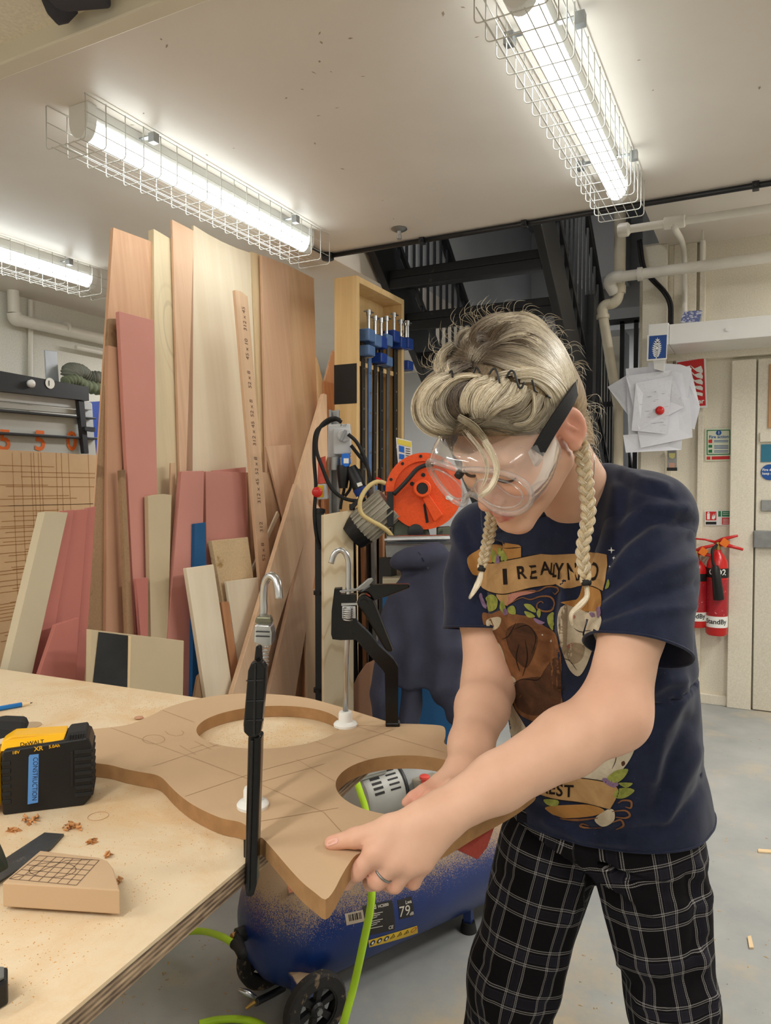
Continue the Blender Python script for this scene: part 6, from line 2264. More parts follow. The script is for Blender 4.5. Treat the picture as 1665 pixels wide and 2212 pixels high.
def vnormals(V, Fc):
    a, b, c, d = V[Fc[:, 0]], V[Fc[:, 1]], V[Fc[:, 2]], V[Fc[:, 3]]
    n = np.cross(c - a, d - b)
    N = np.zeros_like(V)
    for i in range(4):
        np.add.at(N, Fc[:, i], n)
    return N / np.maximum(np.linalg.norm(N, axis=1), 1e-12)[:, None]


def to_px(V):
    V = np.asarray(V)
    h = V[:, 1]
    cp_, sp__ = math.cos(PITCH), math.sin(PITCH)
    zf = h * cp_ - V[:, 2] * sp__
    zu = V[:, 2] * cp_ + h * sp__
    return np.stack([CX + V[:, 0] / zf * FPX, CY - zu / zf * FPX], 1)


def ray_c(px, py):
    d = ray(px, py)
    return Vector((d.dot(RIGHT), d.dot(HEAD), d.z)).normalized()


def seg_dist(Q, pl):
    """distance of 2D points to a polyline, and how far along (0..1)"""
    best = np.full(len(Q), 1e9)
    for a, b in zip(pl, pl[1:]):
        a, b = np.array(a, float), np.array(b, float)
        d = b - a
        t = np.clip(((Q - a) @ d) / (d @ d), 0, 1)
        best = np.minimum(best, np.linalg.norm(Q - a - t[:, None] * d, axis=1))
    return best


# ---------------------------------------------------------------- head frame
HL, HF, HU = (np.array(v) for v in ((.6967, -.703, -.1431), (-.5719, -.4237, -.7024), (-.4331, -.5712, .6972)))
HC = np.array([.190, 1.05, .083])
HS = 1.0
HAX = np.array([HL, HF, HU])


def hl(p):
    return HC + (np.asarray(p, float) * HS) @ HAX


def to_h(Q):
    return ((Q - HC) @ HAX.T) / HS


def head_sdf(Q):
    p = to_h(Q)
    x = np.abs(p[:, 0])
    ps = np.stack([x, p[:, 1], p[:, 2]], 1)
    d = ellips(p, (0, -.012, .045), (.074, .097, .085))
    d = smin(d, ellips(p, (0, .040, -.025), (.060, .058, .080)), .03)
    d = smin(d, rcone(ps, (.050, .005, -.050), (.012, .080, -.102), .020, .018), .02)
    d = smin(d, ellips(p, (0, .086, -.103), (.021, .017, .016)), .014)
    d = smin(d, ellips(ps, (.036, .068, -.030), (.030, .026, .030)), .02)
    d = smin(d, ellips(p, (0, .088, -.068), (.030, .018, .022)), .015)
    d = smin(d, rcone(ps, (.040, .080, .026), (.0, .094, .024), .012, .012), .016)
    d = smax(d, -(np.linalg.norm(ps - np.array([.032, .108, .004]), axis=1) - .017), .012)
    d = smin(d, np.linalg.norm(ps - np.array([.031, .079, .003]), axis=1) - .0145, .004)
    # nose
    d = smin(d, rcone(p, (0, .094, .012), (0, .116, -.034), .0075, .0115), .012)
    d = smin(d, ellips(ps, (.0125, .106, -.039), (.0075, .010, .0075)), .006)
    d = smax(d, -ellips(ps, (.0065, .113, -.0475), (.0035, .005, .004)), .003)
    # lips
    d = smin(d, rcone(ps, (.0, .1075, -.0655), (.021, .097, -.0695), .0058, .002), .003)
    d = smin(d, rcone(ps, (.0, .1055, -.0755), (.018, .097, -.0715), .0068, .002), .003)
    d = smax(d, -rcone(ps, (.0, .1125, -.0703), (.021, .1005, -.0702), .0012, .0008), .002)
    # ears
    e = ellips(ps, (.0765, -.014, .0), (.0085, .021, .034), [nrm((1, .35, 0)), nrm((-.35, 1, -.1)), nrm((.03, .1, 1))])
    e = smin(e, np.linalg.norm(ps - np.array([.0755, -.006, -.027]), axis=1) - .0085, .006)
    e = smax(e, -ellips(ps, (.0865, -.010, .003), (.0105, .0125, .022), [nrm((1, .35, 0)), nrm((-.35, 1, -.1)), nrm((.03, .1, 1))]), .004)
    e = smin(e, rcone(ps, (.0785, -.004, .012), (.0805, -.016, -.008), .003, .003), .004)
    d = smin(d, e, .006)
    return d * HS


NECK_B = c3(1262, 1078, 1.205)
SHL, SHR = c3(1418, 1112, 1.115), c3(1030, 1140, 1.325)
ACR = nrm(SHL - SHR)                      # across the shoulders, to her left
FRN = nrm(np.array([ACR[1], -ACR[0], 0.0]))      # where her chest faces
if FRN[1] > 0:
    FRN = -FRN
HIPA = nrm(ACR * np.array([1, 1, 0]) + np.array([.25, .12, 0]))
HIPF = nrm(np.array([HIPA[1], -HIPA[0], 0]))
if HIPF[1] > 0:
    HIPF = -HIPF
A1 = nrm(ACR * np.array([1, 1, 0.5]))


def torso(grow=0.0, low=True):
    s = [(c3(1318, 1855, 1.275), HIPA, HIPF, .166, .124), (c3(1316, 1760, 1.272), HIPA, HIPF, .165, .122), (c3(1306, 1640, 1.265), nrm(HIPA + A1), nrm(HIPF + FRN), .154, .112),
         (c3(1286, 1460, 1.25), A1, FRN, .160, .110), (c3(1256, 1290, 1.235), A1, FRN, .166, .114), (c3(1245, 1170, 1.225), A1, FRN, .150, .094), (c3(1250, 1105, 1.215), A1, FRN, .112, .070), (c3(1256, 1070, 1.208), A1, FRN, .075, .055)]
    return [(c, a, b, ra + grow, rb + grow) for c, a, b, ra, rb in s]


ELL, WRL = c3(1326, 1543, .972), c3(968, 1752, .882)
ELR, WRR = c3(1056, 1480, 1.265), c3(1002, 1658, 1.075)
# left hand
KN = {'i': [c3(812, 1842, .848), c3(770, 1884, .846), c3(748, 1905, .868), c3(752, 1900, .885)],
      'm': [c3(850, 1862, .846), c3(814, 1902, .848), c3(800, 1908, .875), c3(806, 1898, .892)],
      'r': [c3(886, 1868, .850), c3(852, 1910, .854), c3(838, 1910, .882), c3(842, 1900, .898)],
      'l': [c3(916, 1862, .857), c3(892, 1904, .866), c3(880, 1902, .890), c3(882, 1893, .905)]}
KR = {'i': (.0125, .0098, .0088, .0078), 'm': (.0125, .0102, .009, .008), 'r': (.012, .0096, .0086, .0076), 'l': (.0108, .0086, .0076, .007)}
TH = [c3(908, 1766, .872), c3(842, 1787, .862), c3(768, 1810, .864), c3(716, 1821, .8695)]
TR = (.0165, .0135, .0112, .0088)
# right hand reaching through the far side of the hole
RK = [[c3(a + 16, b + 12, d) for a, b, d in k] for k in (((930, 1680, 1.045), (898, 1697, 1.025), (876, 1710, 1.02), (862, 1722, 1.02)), ((942, 1688, 1.035), (912, 1708, 1.01), (892, 1726, 1.005), (884, 1742, 1.01)),
      ((952, 1698, 1.03), (926, 1722, 1.005), (910, 1744, 1.0), (906, 1762, 1.005)), ((964, 1706, 1.03), (946, 1730, 1.01), (936, 1748, 1.01), (934, 1762, 1.012)))]
RTH = [c3(984, 1678, 1.06), c3(974, 1702, 1.02), c3(966, 1730, .995), c3(964, 1752, .985)]
LEGL = [c3(1392, 1800, 1.245), np.array([.478, 1.205, -.86]), np.array([.53, 1.25, -1.27])]
LEGR = [c3(1186, 1810, 1.335), np.array([.232, 1.30, -.87]), np.array([.19, 1.38, -1.27])]


def arm_sdf(Q, left):
    if left:
        d = chain(Q, [SHL, SHL + (ELL - SHL) * .3, SHL + (ELL - SHL) * .6, ELL], (.03, .028, .0415, .043), .02)
        m = ELL + (WRL - ELL) * .3
        d = smin(d, chain(Q, [ELL, m, ELL + (WRL - ELL) * .72, WRL], (.042, .0425, .034, .0275), .015), .03)
        # flat of the wrist and the back of the hand
        for f in 'imrl':
            k = KN[f]
            d = smin(d, rcone(Q, WRL + (k[0] - WRL) * .08, k[0], .0215, KR[f][0] + .0012), .012)
        d = smin(d, chain(Q, [WRL + (TH[0] - WRL) * .2] + TH[:2], (.02,) + TR[:2], .01), .016)
        d = smin(d, rcone(Q, TH[1], KN['i'][0], .010, .010), .012)
        for f in 'imrl':
            k = KN[f]
            d = smin(d, chain(Q, k, KR[f], .003), .0045)
            d = smin(d, np.linalg.norm(Q - k[1], axis=1) - KR[f][1] * 1.1, .003)
        d = smin(d, chain(Q, TH[1:], TR[1:], .004), .006)
        d = smin(d, np.linalg.norm(Q - TH[2], axis=1) - TR[2] * 1.04, .004)
    else:
        d = chain(Q, [SHR, SHR + (ELR - SHR) * .55, ELR], (.032, .041, .041), .02)
        m = ELR + (WRR - ELR) * .3
        d = smin(d, chain(Q, [ELR, m, ELR + (WRR - ELR) * .75, WRR], (.041, .043, .033, .0265), .015), .03)
        for k in RK:
            d = smin(d, rcone(Q, WRR + (k[0] - WRR) * .1, k[0], .019, .0125), .012)
        for k in RK:
            d = smin(d, chain(Q, k, (.0115, .0095, .0085, .0075), .003), .004)
        d = smin(d, chain(Q, [WRR] + RTH, (.018, .0165, .0125, .0105, .0085), .006), .006)
    return d


def legs_sdf(Q, g=0.0):
    d = np.full(len(Q), 9.)
    for k in (LEGL, LEGR):
        d = np.minimum(d, chain(Q, k, (.058, .045, .04), .03))
    return d


GROUPS = [(lambda: (np.array([hl((-.1, -.14, -.14)), hl((.1, .14, .14)), hl((.1, -.14, .14)), hl((-.1, .14, -.14)), hl((.1, .14, -.14)), hl((-.1, -.14, .14))])), head_sdf, .022),
          (lambda: np.array([SHL, ELL, WRL, KN['i'][2], KN['l'][2], TH[3]]), lambda Q: arm_sdf(Q, True), .02),
          (lambda: np.array([SHR, ELR, WRR, RK[0][3], RK[3][3], RTH[3]]), lambda Q: arm_sdf(Q, False), .02),
          (lambda: np.array([HC + (NECK_B - HC) * .3, NECK_B]), lambda Q: rcone(Q, hl((0, -.032, -.045)), NECK_B + np.array([.012, .012, -.03]), .052, .060), .022),
          (lambda: np.array([s[0] for s in torso()]), lambda Q: loft(Q, torso(-.034)[1:]), .03),
          (lambda: np.array(LEGL + LEGR), lambda Q: legs_sdf(Q), .004)]
BOXES = []
for g_, f_, k_ in GROUPS:
    b_ = g_()
    mg = .24 if f_ is not head_sdf else .06
    BOXES.append((b_.min(0) - mg, b_.max(0) + mg, f_, k_))


def body_sdf(Q):
    d = np.full(len(Q), .3)
    for lo, hi, f, k in BOXES:
        m = ((Q > lo) & (Q < hi)).all(1)
        if m.any():
            d[m] = smin(d[m], f(Q[m]), k)
    # feet
    for a in (LEGL[2], LEGR[2]):
        m = (Q[:, 2] < -1.15)
        if m.any():
            d[m] = smin(d[m], rcone(Q[m], a + np.array([0, .02, -.03]), a + FRN * .16 + np.array([0, 0, -.045]), .042, .028), .03)
    return d


BV, BF = polygonize(body_sdf, (-.16, .75, -1.36), (.72, 1.6, .34), .0034)
BN = vnormals(BV, BF)
BPX = to_px(BV)
# redness: lips, ear, nose, knuckles, elbow
tint = np.zeros((len(BV), 3))
hp_ = to_h(BV)
ga = lambda c, s: np.exp(-(np.linalg.norm(BV - c, axis=1) / s) ** 2)
lip = np.zeros(len(BV))
for q in ((0, .107, -.066), (.010, .104, -.067), (-.010, .104, -.067), (0, .106, -.0755), (.009, .104, -.0745), (-.009, .104, -.0745), (.016, .100, -.070), (-.016, .1, -.07)):
    lip = np.maximum(lip, np.exp(-(np.linalg.norm(hp_ - np.array(q), axis=1) / .0065) ** 4))
tint[:, 0] = lip
red = .75 * np.exp(-(np.linalg.norm(hp_ - np.array([.082, -.014, 0]), axis=1) / .034) ** 4) + .5 * np.exp(-(np.linalg.norm(hp_ - np.array([0, .118, -.036]), axis=1) / .016) ** 2)
red += .35 * np.exp(-(np.linalg.norm(hp_ - np.array([.045, .085, -.03]), axis=1) / .03) ** 2)
for f in 'imrl':
    red += .55 * ga(KN[f][1], .014) + .3 * ga(KN[f][0], .014) + .4 * ga(KN[f][2], .014)
red += .5 * ga(TH[3], .016) + .25 * ga(TH[2], .016) + .3 * ga(ELL, .05)
for k in RK:
    red += .3 * ga(k[2], .03)
tint[:, 1] = np.clip(red, 0, 1)
t = NT('skin')
v = t.coord()
at = t.n('ShaderNodeAttribute', attribute_name='tint')
sp_ = t.n('ShaderNodeSeparateXYZ')
t.l(at.outputs['Vector'], sp_.inputs[0])
base = t.ramp(t.noise(v, 22, 5), [(.3, lin(214, 170, 144)), (.7, lin(224, 181, 155))])
c = t.mix(t.math('MULTIPLY', sp_.outputs['Y'], .75), base, lin(212, 128, 108))
c = t.mix(sp_.outputs['X'], c, lin(190, 106, 100))
t.color(c)
t.b.inputs['Subsurface Weight'].default_value = .12
t.b.inputs['Subsurface Radius'].default_value = (.012, .004, .0025)
t.b.inputs['Subsurface Scale'].default_value = 1.0
t.bump(t.noise(v, 420, 3), .06, .001)
M['skin'] = t.pbr(.52, 0, .35)
pbase = Vector(tuple(to_world(np.array([.37, 1.3, -CAMH]))))
pbase.z = 0
pm = np_mesh('person', BV, BF, pbase, {'tint': tint})
person = put('person', pm, M['skin'], base=pbase, label='person with blonde braids in a navy t-shirt leaning over the cut-out board', cat='person')
BODY_BVH = bvh_of(BV, BF)


def part(name, V, Fc, m, parent=None, attrs=None, **kw):
    return put(name, np_mesh(name, V, Fc, pbase, attrs), m, parent or person, pbase, **kw)


class CM(MB):
    """mesh builder whose points are camera-frame metres"""

    def make(s, name, m, parent=None, smooth=True, **kw):
        s.v = [Vector(tuple(to_world(np.array(p)))) for p in s.v]
        return s.build(name, m, parent or person, origin=pbase, smooth=smooth, **kw)


def hit(bvh, px, py):
    return bvh.ray_cast(Vector((0, 0, 0)), ray_c(px, py))


def on_skin(mb, poly, bvh, lift, sub=1):
    """flat patch from photo points laid on a surface"""
    out = []
    for px, py in poly:
        h, n, _, _ = hit(bvh, px, py)
        if h is None:
            return
        if n.dot(ray_c(px, py)) > 0:
            n = -n
        out.append(h + n * lift)
    mb.add(out, [tuple(range(len(out)))])


# nails, brows, lashes
nb_ = CM()
pl_ = [(703 + 2, 1824), (709, 1817), (719, 1812), (728, 1810), (731, 1815), (728, 1821), (716, 1825), (708, 1827)]
on_skin(nb_, pl_, BODY_BVH, .0006)
if nb_.v:
    nb_.make('thumb_nail', mat('nail', (226, 176, 164), .3, var=.03, bump=0), fix=False)
for s in (1, -1):
    el_ = CM()
    rows = []
    for k in range(9):
        u_ = k / 8
        x = s * (.018 + .027 * u_)
        z = -.003 - .0035 * math.sin(math.pi * u_)
        row = []
        for q, zz_ in enumerate((z, z - .0016)):
            o_ = Vector(tuple(hl((x, .2, zz_))))
            h, n, _, _ = BODY_BVH.ray_cast(o_, Vector(tuple(-HF)))
            row.append(h + Vector(tuple(HF)) * (.0008 + .004 * q))
        rows.append(row)
    el_.grid(rows)
    el_.make('eyelashes', M.get('lash') or M.setdefault('lash', mat('lash', (62, 46, 38), .8, bump=0)), fix=False)

# ---------------------------------------------------------------- T-shirt
SLL = c3(1377, 1404, 1.03)
SLR = c3(1030, 1356, 1.286)
sl_ax, sr_ax = nrm(SLL - SHL), nrm(SLR - SHR)
SHL2, SHR2 = SHL + np.array([-.012, .0, -.006]), SHR + np.array([.01, 0, -.012])


def shirt_sdf(Q):
    d = loft(Q, torso(.004), 2.3)
    d = smin(d, ellips(Q, c3(1205, 1300, 1.19), (.115, .07, .09), [A1, FRN, np.array([0, 0, 1.])]), .05)
    d = smin(d, chain(Q, [SHL2, SHL2 + (SLL - SHL2) * .3], (.064, .052), .02), .035)
    d = smin(d, chain(Q, [SHR2, SHR2 + (SLR - SHR2) * .3], (.054, .044), .02), .035)
    d = smin(d, chain(Q, [c3(1310, 1062, 1.18), SHL2], (.045, .06), .02), .03)
    return smin(d, chain(Q, [c3(1190, 1085, 1.245), SHR2], (.042, .05), .02), .03)


SHIRT = [polygonize(shirt_sdf, (.02, .9, -.68), (.62, 1.52, .12), .005)]
for A_, B_, X_, rs in ((SHL2, SLL, sl_ax, (.0645, .071, .0745)), (SHR2, SLR, sr_ax, (.0545, .059, .062))):
    f_ = lambda Q: chain(Q, [A_ + X_ * .012, A_ + (B_ - A_) * .5, B_ + X_ * .03], rs, .02)
    SHIRT.append(polygonize(f_, np.minimum(A_, B_) - .14, np.maximum(A_, B_) + .14, .005))
FOLDS = [([(1325, 1150), (1395, 1098), (1480, 1098)], .0050, 13), ([(1322, 1185), (1400, 1128), (1500, 1130)], -.0045, 12),
         ([(1305, 1250), (1370, 1180), (1450, 1120)], .0050, 13), ([(1300, 1290), (1390, 1215), (1490, 1165)], -.0040, 14),
         ([(1298, 1315), (1400, 1245), (1510, 1205)], .0050, 13), ([(1292, 1338), (1400, 1290), (1512, 1260)], -.0040, 13), ([(1288, 1352), (1390, 1325), (1500, 1310)], .0035, 12),
         ([(1283, 1353), (1340, 1367), (1400, 1388), (1470, 1418)], -.0016, 4),
         ([(1330, 1060), (1310, 1150), (1285, 1230)], .004, 16), ([(1350, 1060), (1335, 1140), (1310, 1230)], -.004, 14),
         ([(1222, 1262), (1216, 1320), (1210, 1400), (1212, 1470)], .009, 14), ([(1200, 1285), (1192, 1360), (1190, 1430)], -.006, 12), ([(1240, 1290), (1234, 1350), (1228, 1420)], -.005, 12),
         ([(1130, 1225), (1175, 1245), (1215, 1262)], .004, 10), ([(1255, 1225), (1238, 1250), (1222, 1262)], .004, 10),
         ([(1480, 1500), (1430, 1580), (1410, 1680)], .005, 16), ([(1490, 1560), (1450, 1640), (1420, 1740)], -.005, 16), ([(1512, 1620), (1470, 1700), (1440, 1770)], .005, 15),
         ([(1525, 1690), (1490, 1740), (1440, 1790)], -.004, 12), ([(1180, 1775), (1260, 1815), (1350, 1820)], .004, 10), ([(1150, 1735), (1230, 1785), (1330, 1800), (1420, 1790)], -.004, 10),
         ([(985, 1150), (1010, 1220), (1020, 1290)], .004, 12), ([(1000, 1140), (1030, 1210), (1042, 1290)], -.004, 12), ([(988, 1322), (1020, 1338), (1052, 1352)], -.0016, 4),
         ([(1345, 1010), (1385, 1035), (1440, 1050)], .003, 9), ([(1340, 1035), (1390, 1060), (1450, 1075)], -.003, 9),
         ([(1475, 1470), (1440, 1470), (1405, 1490)], .005, 12)]
from mathutils import noise as mnoise
bm = bmesh.new()
PARTS = []
for pi, (SV, SF) in enumerate(SHIRT):
    SN = vnormals(SV, SF)
    SP_ = to_px(SV)
    facing = np.clip(-(SN * (SV / np.linalg.norm(SV, axis=1)[:, None])).sum(1) * 3, 0, 1)
    dis = np.zeros(len(SV))
    for pl_, amp, wd in FOLDS:
        dis += 1.35 * amp * np.exp(-(seg_dist(SP_, pl_) / wd) ** 2)
    nz_ = np.array([mnoise.noise(Vector((p[0] * 14, p[1] * 14, p[2] * 9))) for p in SV])
    nz2 = np.array([mnoise.noise(Vector((p[0] * 34 + 9, p[1] * 34, p[2] * 20))) for p in SV])
    SV = SV + SN * (dis * facing + .003 * nz_ + .0012 * nz2)[:, None]
    vs_ = [bm.verts.new(v_) for v_ in SV]
    lay = bm.faces.layers.int.get('piece') or bm.faces.layers.int.new('piece')
    for f_ in SF:
        bm.faces.new([vs_[int(i)] for i in f_])[lay] = pi
LOOPS = []


def cut(point, normal, piece, sel=None):
    lay = bm.faces.layers.int['piece']
    pick = lambda: [f for f in bm.faces if f[lay] == piece and (sel is None or sel(f.calc_center_median()))]
    geom = set()
    for f in pick():
        geom.add(f)
        geom.update(f.edges)
        geom.update(f.verts)
    bmesh.ops.bisect_plane(bm, geom=list(geom), dist=1e-6, plane_co=Vector(tuple(point)), plane_no=Vector(tuple(normal)), clear_outer=False)
    po, no = Vector(tuple(point)), Vector(tuple(normal))
    bmesh.ops.delete(bm, geom=[f for f in pick() if (f.calc_center_median() - po).dot(no) > 0], context='FACES')


cut(SLL, sl_ax, 1)
cut(SLR, sr_ax, 2)
hem_p = c3(1340, 1832, 1.15)
cut(hem_p, nrm(np.array([.08, .08, -1.0])), 0)
# neckline: through the two shoulder points and the front of the collar
n1_, n2_, n3_ = c3(1328, 992, 1.15), c3(1208, 1146, 1.10), c3(1135, 1075, 1.26)
nn_ = nrm(np.cross(n2_ - n1_, n3_ - n1_))
if nn_ @ (HC - n1_) < 0:
    nn_ = -nn_
ncen = NECK_B
cut(n1_, nn_, 0, lambda c: (c - Vector(tuple(NECK_B))).length < .17)
bmesh.ops.delete(bm, geom=[v_ for v_ in bm.verts if not v_.link_faces], context='VERTS')
bm.faces.ensure_lookup_table()
bm.verts.index_update()
sv = [v_.co.copy() for v_ in bm.verts]
sf = [[v_.index for v_ in f.verts] for f in bm.faces]
bl = [e for e in bm.edges if len(e.link_faces) == 1]
# ordered boundary loops
adj = {}
for e in bl:
    a, b = e.verts
    adj.setdefault(a.index, []).append(b.index)
    adj.setdefault(b.index, []).append(a.index)
seen = set()
for s in list(adj):
    if s in seen:
        continue
    lp = [s]
    seen.add(s)
    while True:
        nx_ = [q for q in adj[lp[-1]] if q not in seen]
        if not nx_:
            break
        lp.append(nx_[0])
        seen.add(nx_[0])
    if len(lp) > 30:
        LOOPS.append([sv[i] for i in lp])
bm.free()
t = NT('navy_jersey')
v = t.coord()
c = t.ramp(t.noise(v, 40, 6, .7), [(.3, lin(21, 27, 49)), (.7, lin(31, 38, 62))])
lint = t.ramp(t.noise(v, 260, 2), [(.72, (0, 0, 0, 1)), (.8, (.25, .25, .25, 1))])
t.color(t.mix(lint, c, lin(120, 124, 140)))
t.bump(t.noise(v, 900, 2), .25, .001)
t.b.inputs['Sheen Weight'].default_value = .15
M['jersey'] = t.pbr(.85, 0, .2)
me = bpy.data.meshes.new('t_shirt')
me.from_pydata([tuple(to_world(np.array(p)) - np.array(pbase)) for p in sv], [], sf)
me.update()
shirt = put('t_shirt', me, M['jersey'], person, pbase, smooth=True, label='navy t-shirt with a printed animal and banner')
so = shirt.modifiers.new('cloth_thickness', 'SOLIDIFY')
so.thickness = .0022
so.offset = -1
SHIRT_BVH = BVHTree.FromPolygons(sv, sf)
for lp in LOOPS:
    cen = sum(lp, Vector()) / len(lp)
    if (cen - Vector(tuple(NECK_B))).length < .12:
        # smooth the collar path
        q = [Vector(p) for p in lp]
        for _ in range(6):
            q = [(q[i - 1] + q[i] * 2 + q[(i + 1) % len(q)]) / 4 for i in range(len(q))]
        CM().tube(q[::3], .0052, 8, closed=True).make('collar', M['jersey'], shirt)
    else:
        q = [Vector(p) for p in lp]
        for _ in range(3):
            q = [(q[i - 1] + q[i] * 2 + q[(i + 1) % len(q)]) / 4 for i in range(len(q))]
        CM().tube(q[::2], .0021, 6, closed=True).make('hem', M['jersey'], shirt)

# ---------------------------------------------------------------- printed picture on the shirt
def fine_poly(pts, step=6):
    """triangulate and refine a 2D outline so it can follow the cloth"""
    b = bmesh.new()
    vs_ = []
    n = len(pts)
    for i in range(n):
        p, q = pts[i], pts[(i + 1) % n]
        L = math.hypot(q[0] - p[0], q[1] - p[1])
        m = max(1, int(L / step))
        for k in range(m):
            vs_.append(b.verts.new((p[0] + (q[0] - p[0]) * k / m, p[1] + (q[1] - p[1]) * k / m, 0)))
    f = b.faces.new(vs_)
    bmesh.ops.triangulate(b, faces=[f])
    for _ in range(4):
        long = [e for e in b.edges if e.calc_length() > step * 1.5]
        if not long:
            break
        bmesh.ops.subdivide_edges(b, edges=long, cuts=1)
        bmesh.ops.triangulate(b, faces=[f for f in b.faces if len(f.verts) > 3])
    b.verts.index_update()
    v_ = [(p.co.x, p.co.y) for p in b.verts]
    fs_ = [[p.index for p in f.verts] for f in b.faces]
    b.free()
    return v_, fs_


def spline2(pts, n=5):
    return [(p.x, p.y) for p in smooth_path([Vector((a, b, 0)) for a, b in pts], n)]


def closed2(pts, n=4):
    return [(p.x, p.y) for p in smooth_closed([Vector((a, b, 0)) for a, b in pts], n)]


PRINT = {}
PRL = [0]


def prn(layer, key, v2, fs, m):
    mb, _ = PRINT.setdefault(key, (CM(), m))
    idx, out = {}, []
    for i, (px, py) in enumerate(v2):
        h, n, _, _ = hit(SHIRT_BVH, px, py)
        if h is None:
            continue
        if n.dot(ray_c(px, py)) > 0:
            n = -n
        idx[i] = len(out)
        out.append(h + n * (.0009 + .00025 * layer))
    ff = []
    for f in fs:
        if all(i in idx for i in f):
            q = [out[idx[i]] for i in f]
            if max((q[a] - q[b]).length for a in range(len(q)) for b in range(a)) < .04:
                ff.append([idx[i] for i in f])
    mb.add(out, ff)


def shape(layer, key, pts, m, sm=True):
    v2, fs = fine_poly(closed2(pts) if sm else pts)
    prn(layer, key, v2, fs, m)


def stroke(layer, key, pts, w, m, taper=True):
    q = spline2(pts)
    n = len(q)
    L, R_ = [], []
    for i, p in enumerate(q):
        a, b = q[max(0, i - 1)], q[min(n - 1, i + 1)]
        dx, dy = b[0] - a[0], b[1] - a[1]
        l = math.hypot(dx, dy) or 1
        ww = w * (.35 + .65 * math.sin(math.pi * i / (n - 1))) if taper else w
        L.append((p[0] - dy / l * ww / 2, p[1] + dx / l * ww / 2))
        R_.append((p[0] + dy / l * ww / 2, p[1] - dx / l * ww / 2))
    prn(layer, key, L + R_, [[i, i + 1, n + i + 1, n + i] for i in range(n - 1)], m)


def print_mat(name, a, b=None, sc=18):
    t = NT(name)
    v = t.coord()
    c_ = t.ramp(t.noise(v, sc, 6, .65, .6), [(.32, lin(a)), (.68, lin(b or a))])
    t.color(c_)
    t.bump(t.noise(v, 900, 2), .15, .001)
    return t.pbr(.8, 0, .2)


pm_ban = print_mat('print_parchment', (150, 116, 76), (186, 148, 100), 14)
pm_ban2 = print_mat('print_ochre', (150, 104, 54), (176, 130, 74), 14)
pm_bro = print_mat('print_brown', (92, 58, 36), (138, 94, 60), 22)
pm_brd = print_mat('print_dark_brown', (58, 38, 26), (92, 60, 40), 26)
pm_crm = print_mat('print_cream', (168, 154, 132), (204, 192, 168), 26)
pm_crd = print_mat('print_taupe', (124, 108, 88), (160, 142, 116), 26)
pm_lea = print_mat('print_leaf', (108, 116, 50), (156, 158, 78), 60)
pm_pur = print_mat('print_mauve', (104, 80, 108), (140, 112, 140), 60)
pm_org = print_mat('print_rust', (142, 76, 32), (176, 104, 52), 30)
pm_ink = print_mat('print_ink', (30, 20, 16))
pm_pnk = print_mat('print_pink', (150, 96, 84), (170, 120, 104), 40)
g3 = lambda cx, cy: (980 + cx * .25225, 1140 + cy * .25225)      # close-up coordinates to photo pixels
G3 = lambda l: [g3(*p) for p in l]
# upper banner
shape(1, 'banner_tail', G3([(115, 265), (205, 195), (290, 150), (420, 165), (330, 300), (240, 390), (160, 400)]), pm_ban2)
shape(2, 'banner_tail', G3([(420, 125), (470, 135), (560, 150), (580, 165), (580, 255), (470, 280), (420, 285)]), pm_ban2, False)
shape(2, 'banner', G3([(245, 290), (330, 305), (430, 285), (560, 262), (640, 245), (740, 228), (850, 235), (960, 230), (1060, 225), (1150, 212), (1230, 218), (1310, 235), (1318, 330), (1300, 440), (1280, 540), (1200, 505), (1130, 490), (1060, 500), (1000, 515), (940, 515), (880, 482), (760, 500), (650, 520), (540, 548), (430, 570), (330, 555), (250, 520), (215, 485), (235, 420)]), pm_ban, False)
for a in ([(245, 290), (330, 305), (430, 285), (560, 262), (640, 245), (740, 228)], [(215, 485), (250, 520), (330, 555), (430, 570), (540, 548), (650, 520), (760, 500), (880, 482)], [(1130, 490), (1200, 505), (1280, 540)], [(430, 180), (580, 170)], [(245, 290), (240, 400), (215, 485)]):
    stroke(3, 'ink_lines', G3(a), 2.2, pm_ink)


def shirt_text(chars, key):
    for ch, x, y, rot, w, hgt in chars:
        v2, fs = text2d(ch, True)
        xs = [p[0] for p in v2]
        x0, x1 = min(xs), max(xs)
        y1 = max(p[1] for p in v2)
        c_, s_ = math.cos(rot), math.sin(rot)
        q = []
        for p in v2:
            u_ = (p[0] - x0) / (x1 - x0) * w
            w_ = p[1] / y1 * hgt
            q.append((x + u_ * c_ + w_ * s_, y + u_ * s_ - w_ * c_))
        prn(5, key, q, fs, pm_ink)


k_ = .25225
shirt_text([('I', *g3(432, 485), -.06, 9, 33), ('R', *g3(556, 440), -.10, 20, 27), ('E', *g3(660, 438), -.12, 15, 27), ('A', *g3(742, 405), -.05, 24, 28), ('L', *g3(826, 408), .1, 9, 27), ('L', *g3(848, 425), .1, 8, 28),
            ('Y', *g3(862, 445), .04, 20, 36), ('N', *g3(970, 448), .0, 22, 36), ('E', *g3(1058, 445), .0, 13, 33), ('E', *g3(1110, 448), .02, 12, 36), ('D', *g3(1172, 448), .02, 18, 38)], 'banner_lettering')
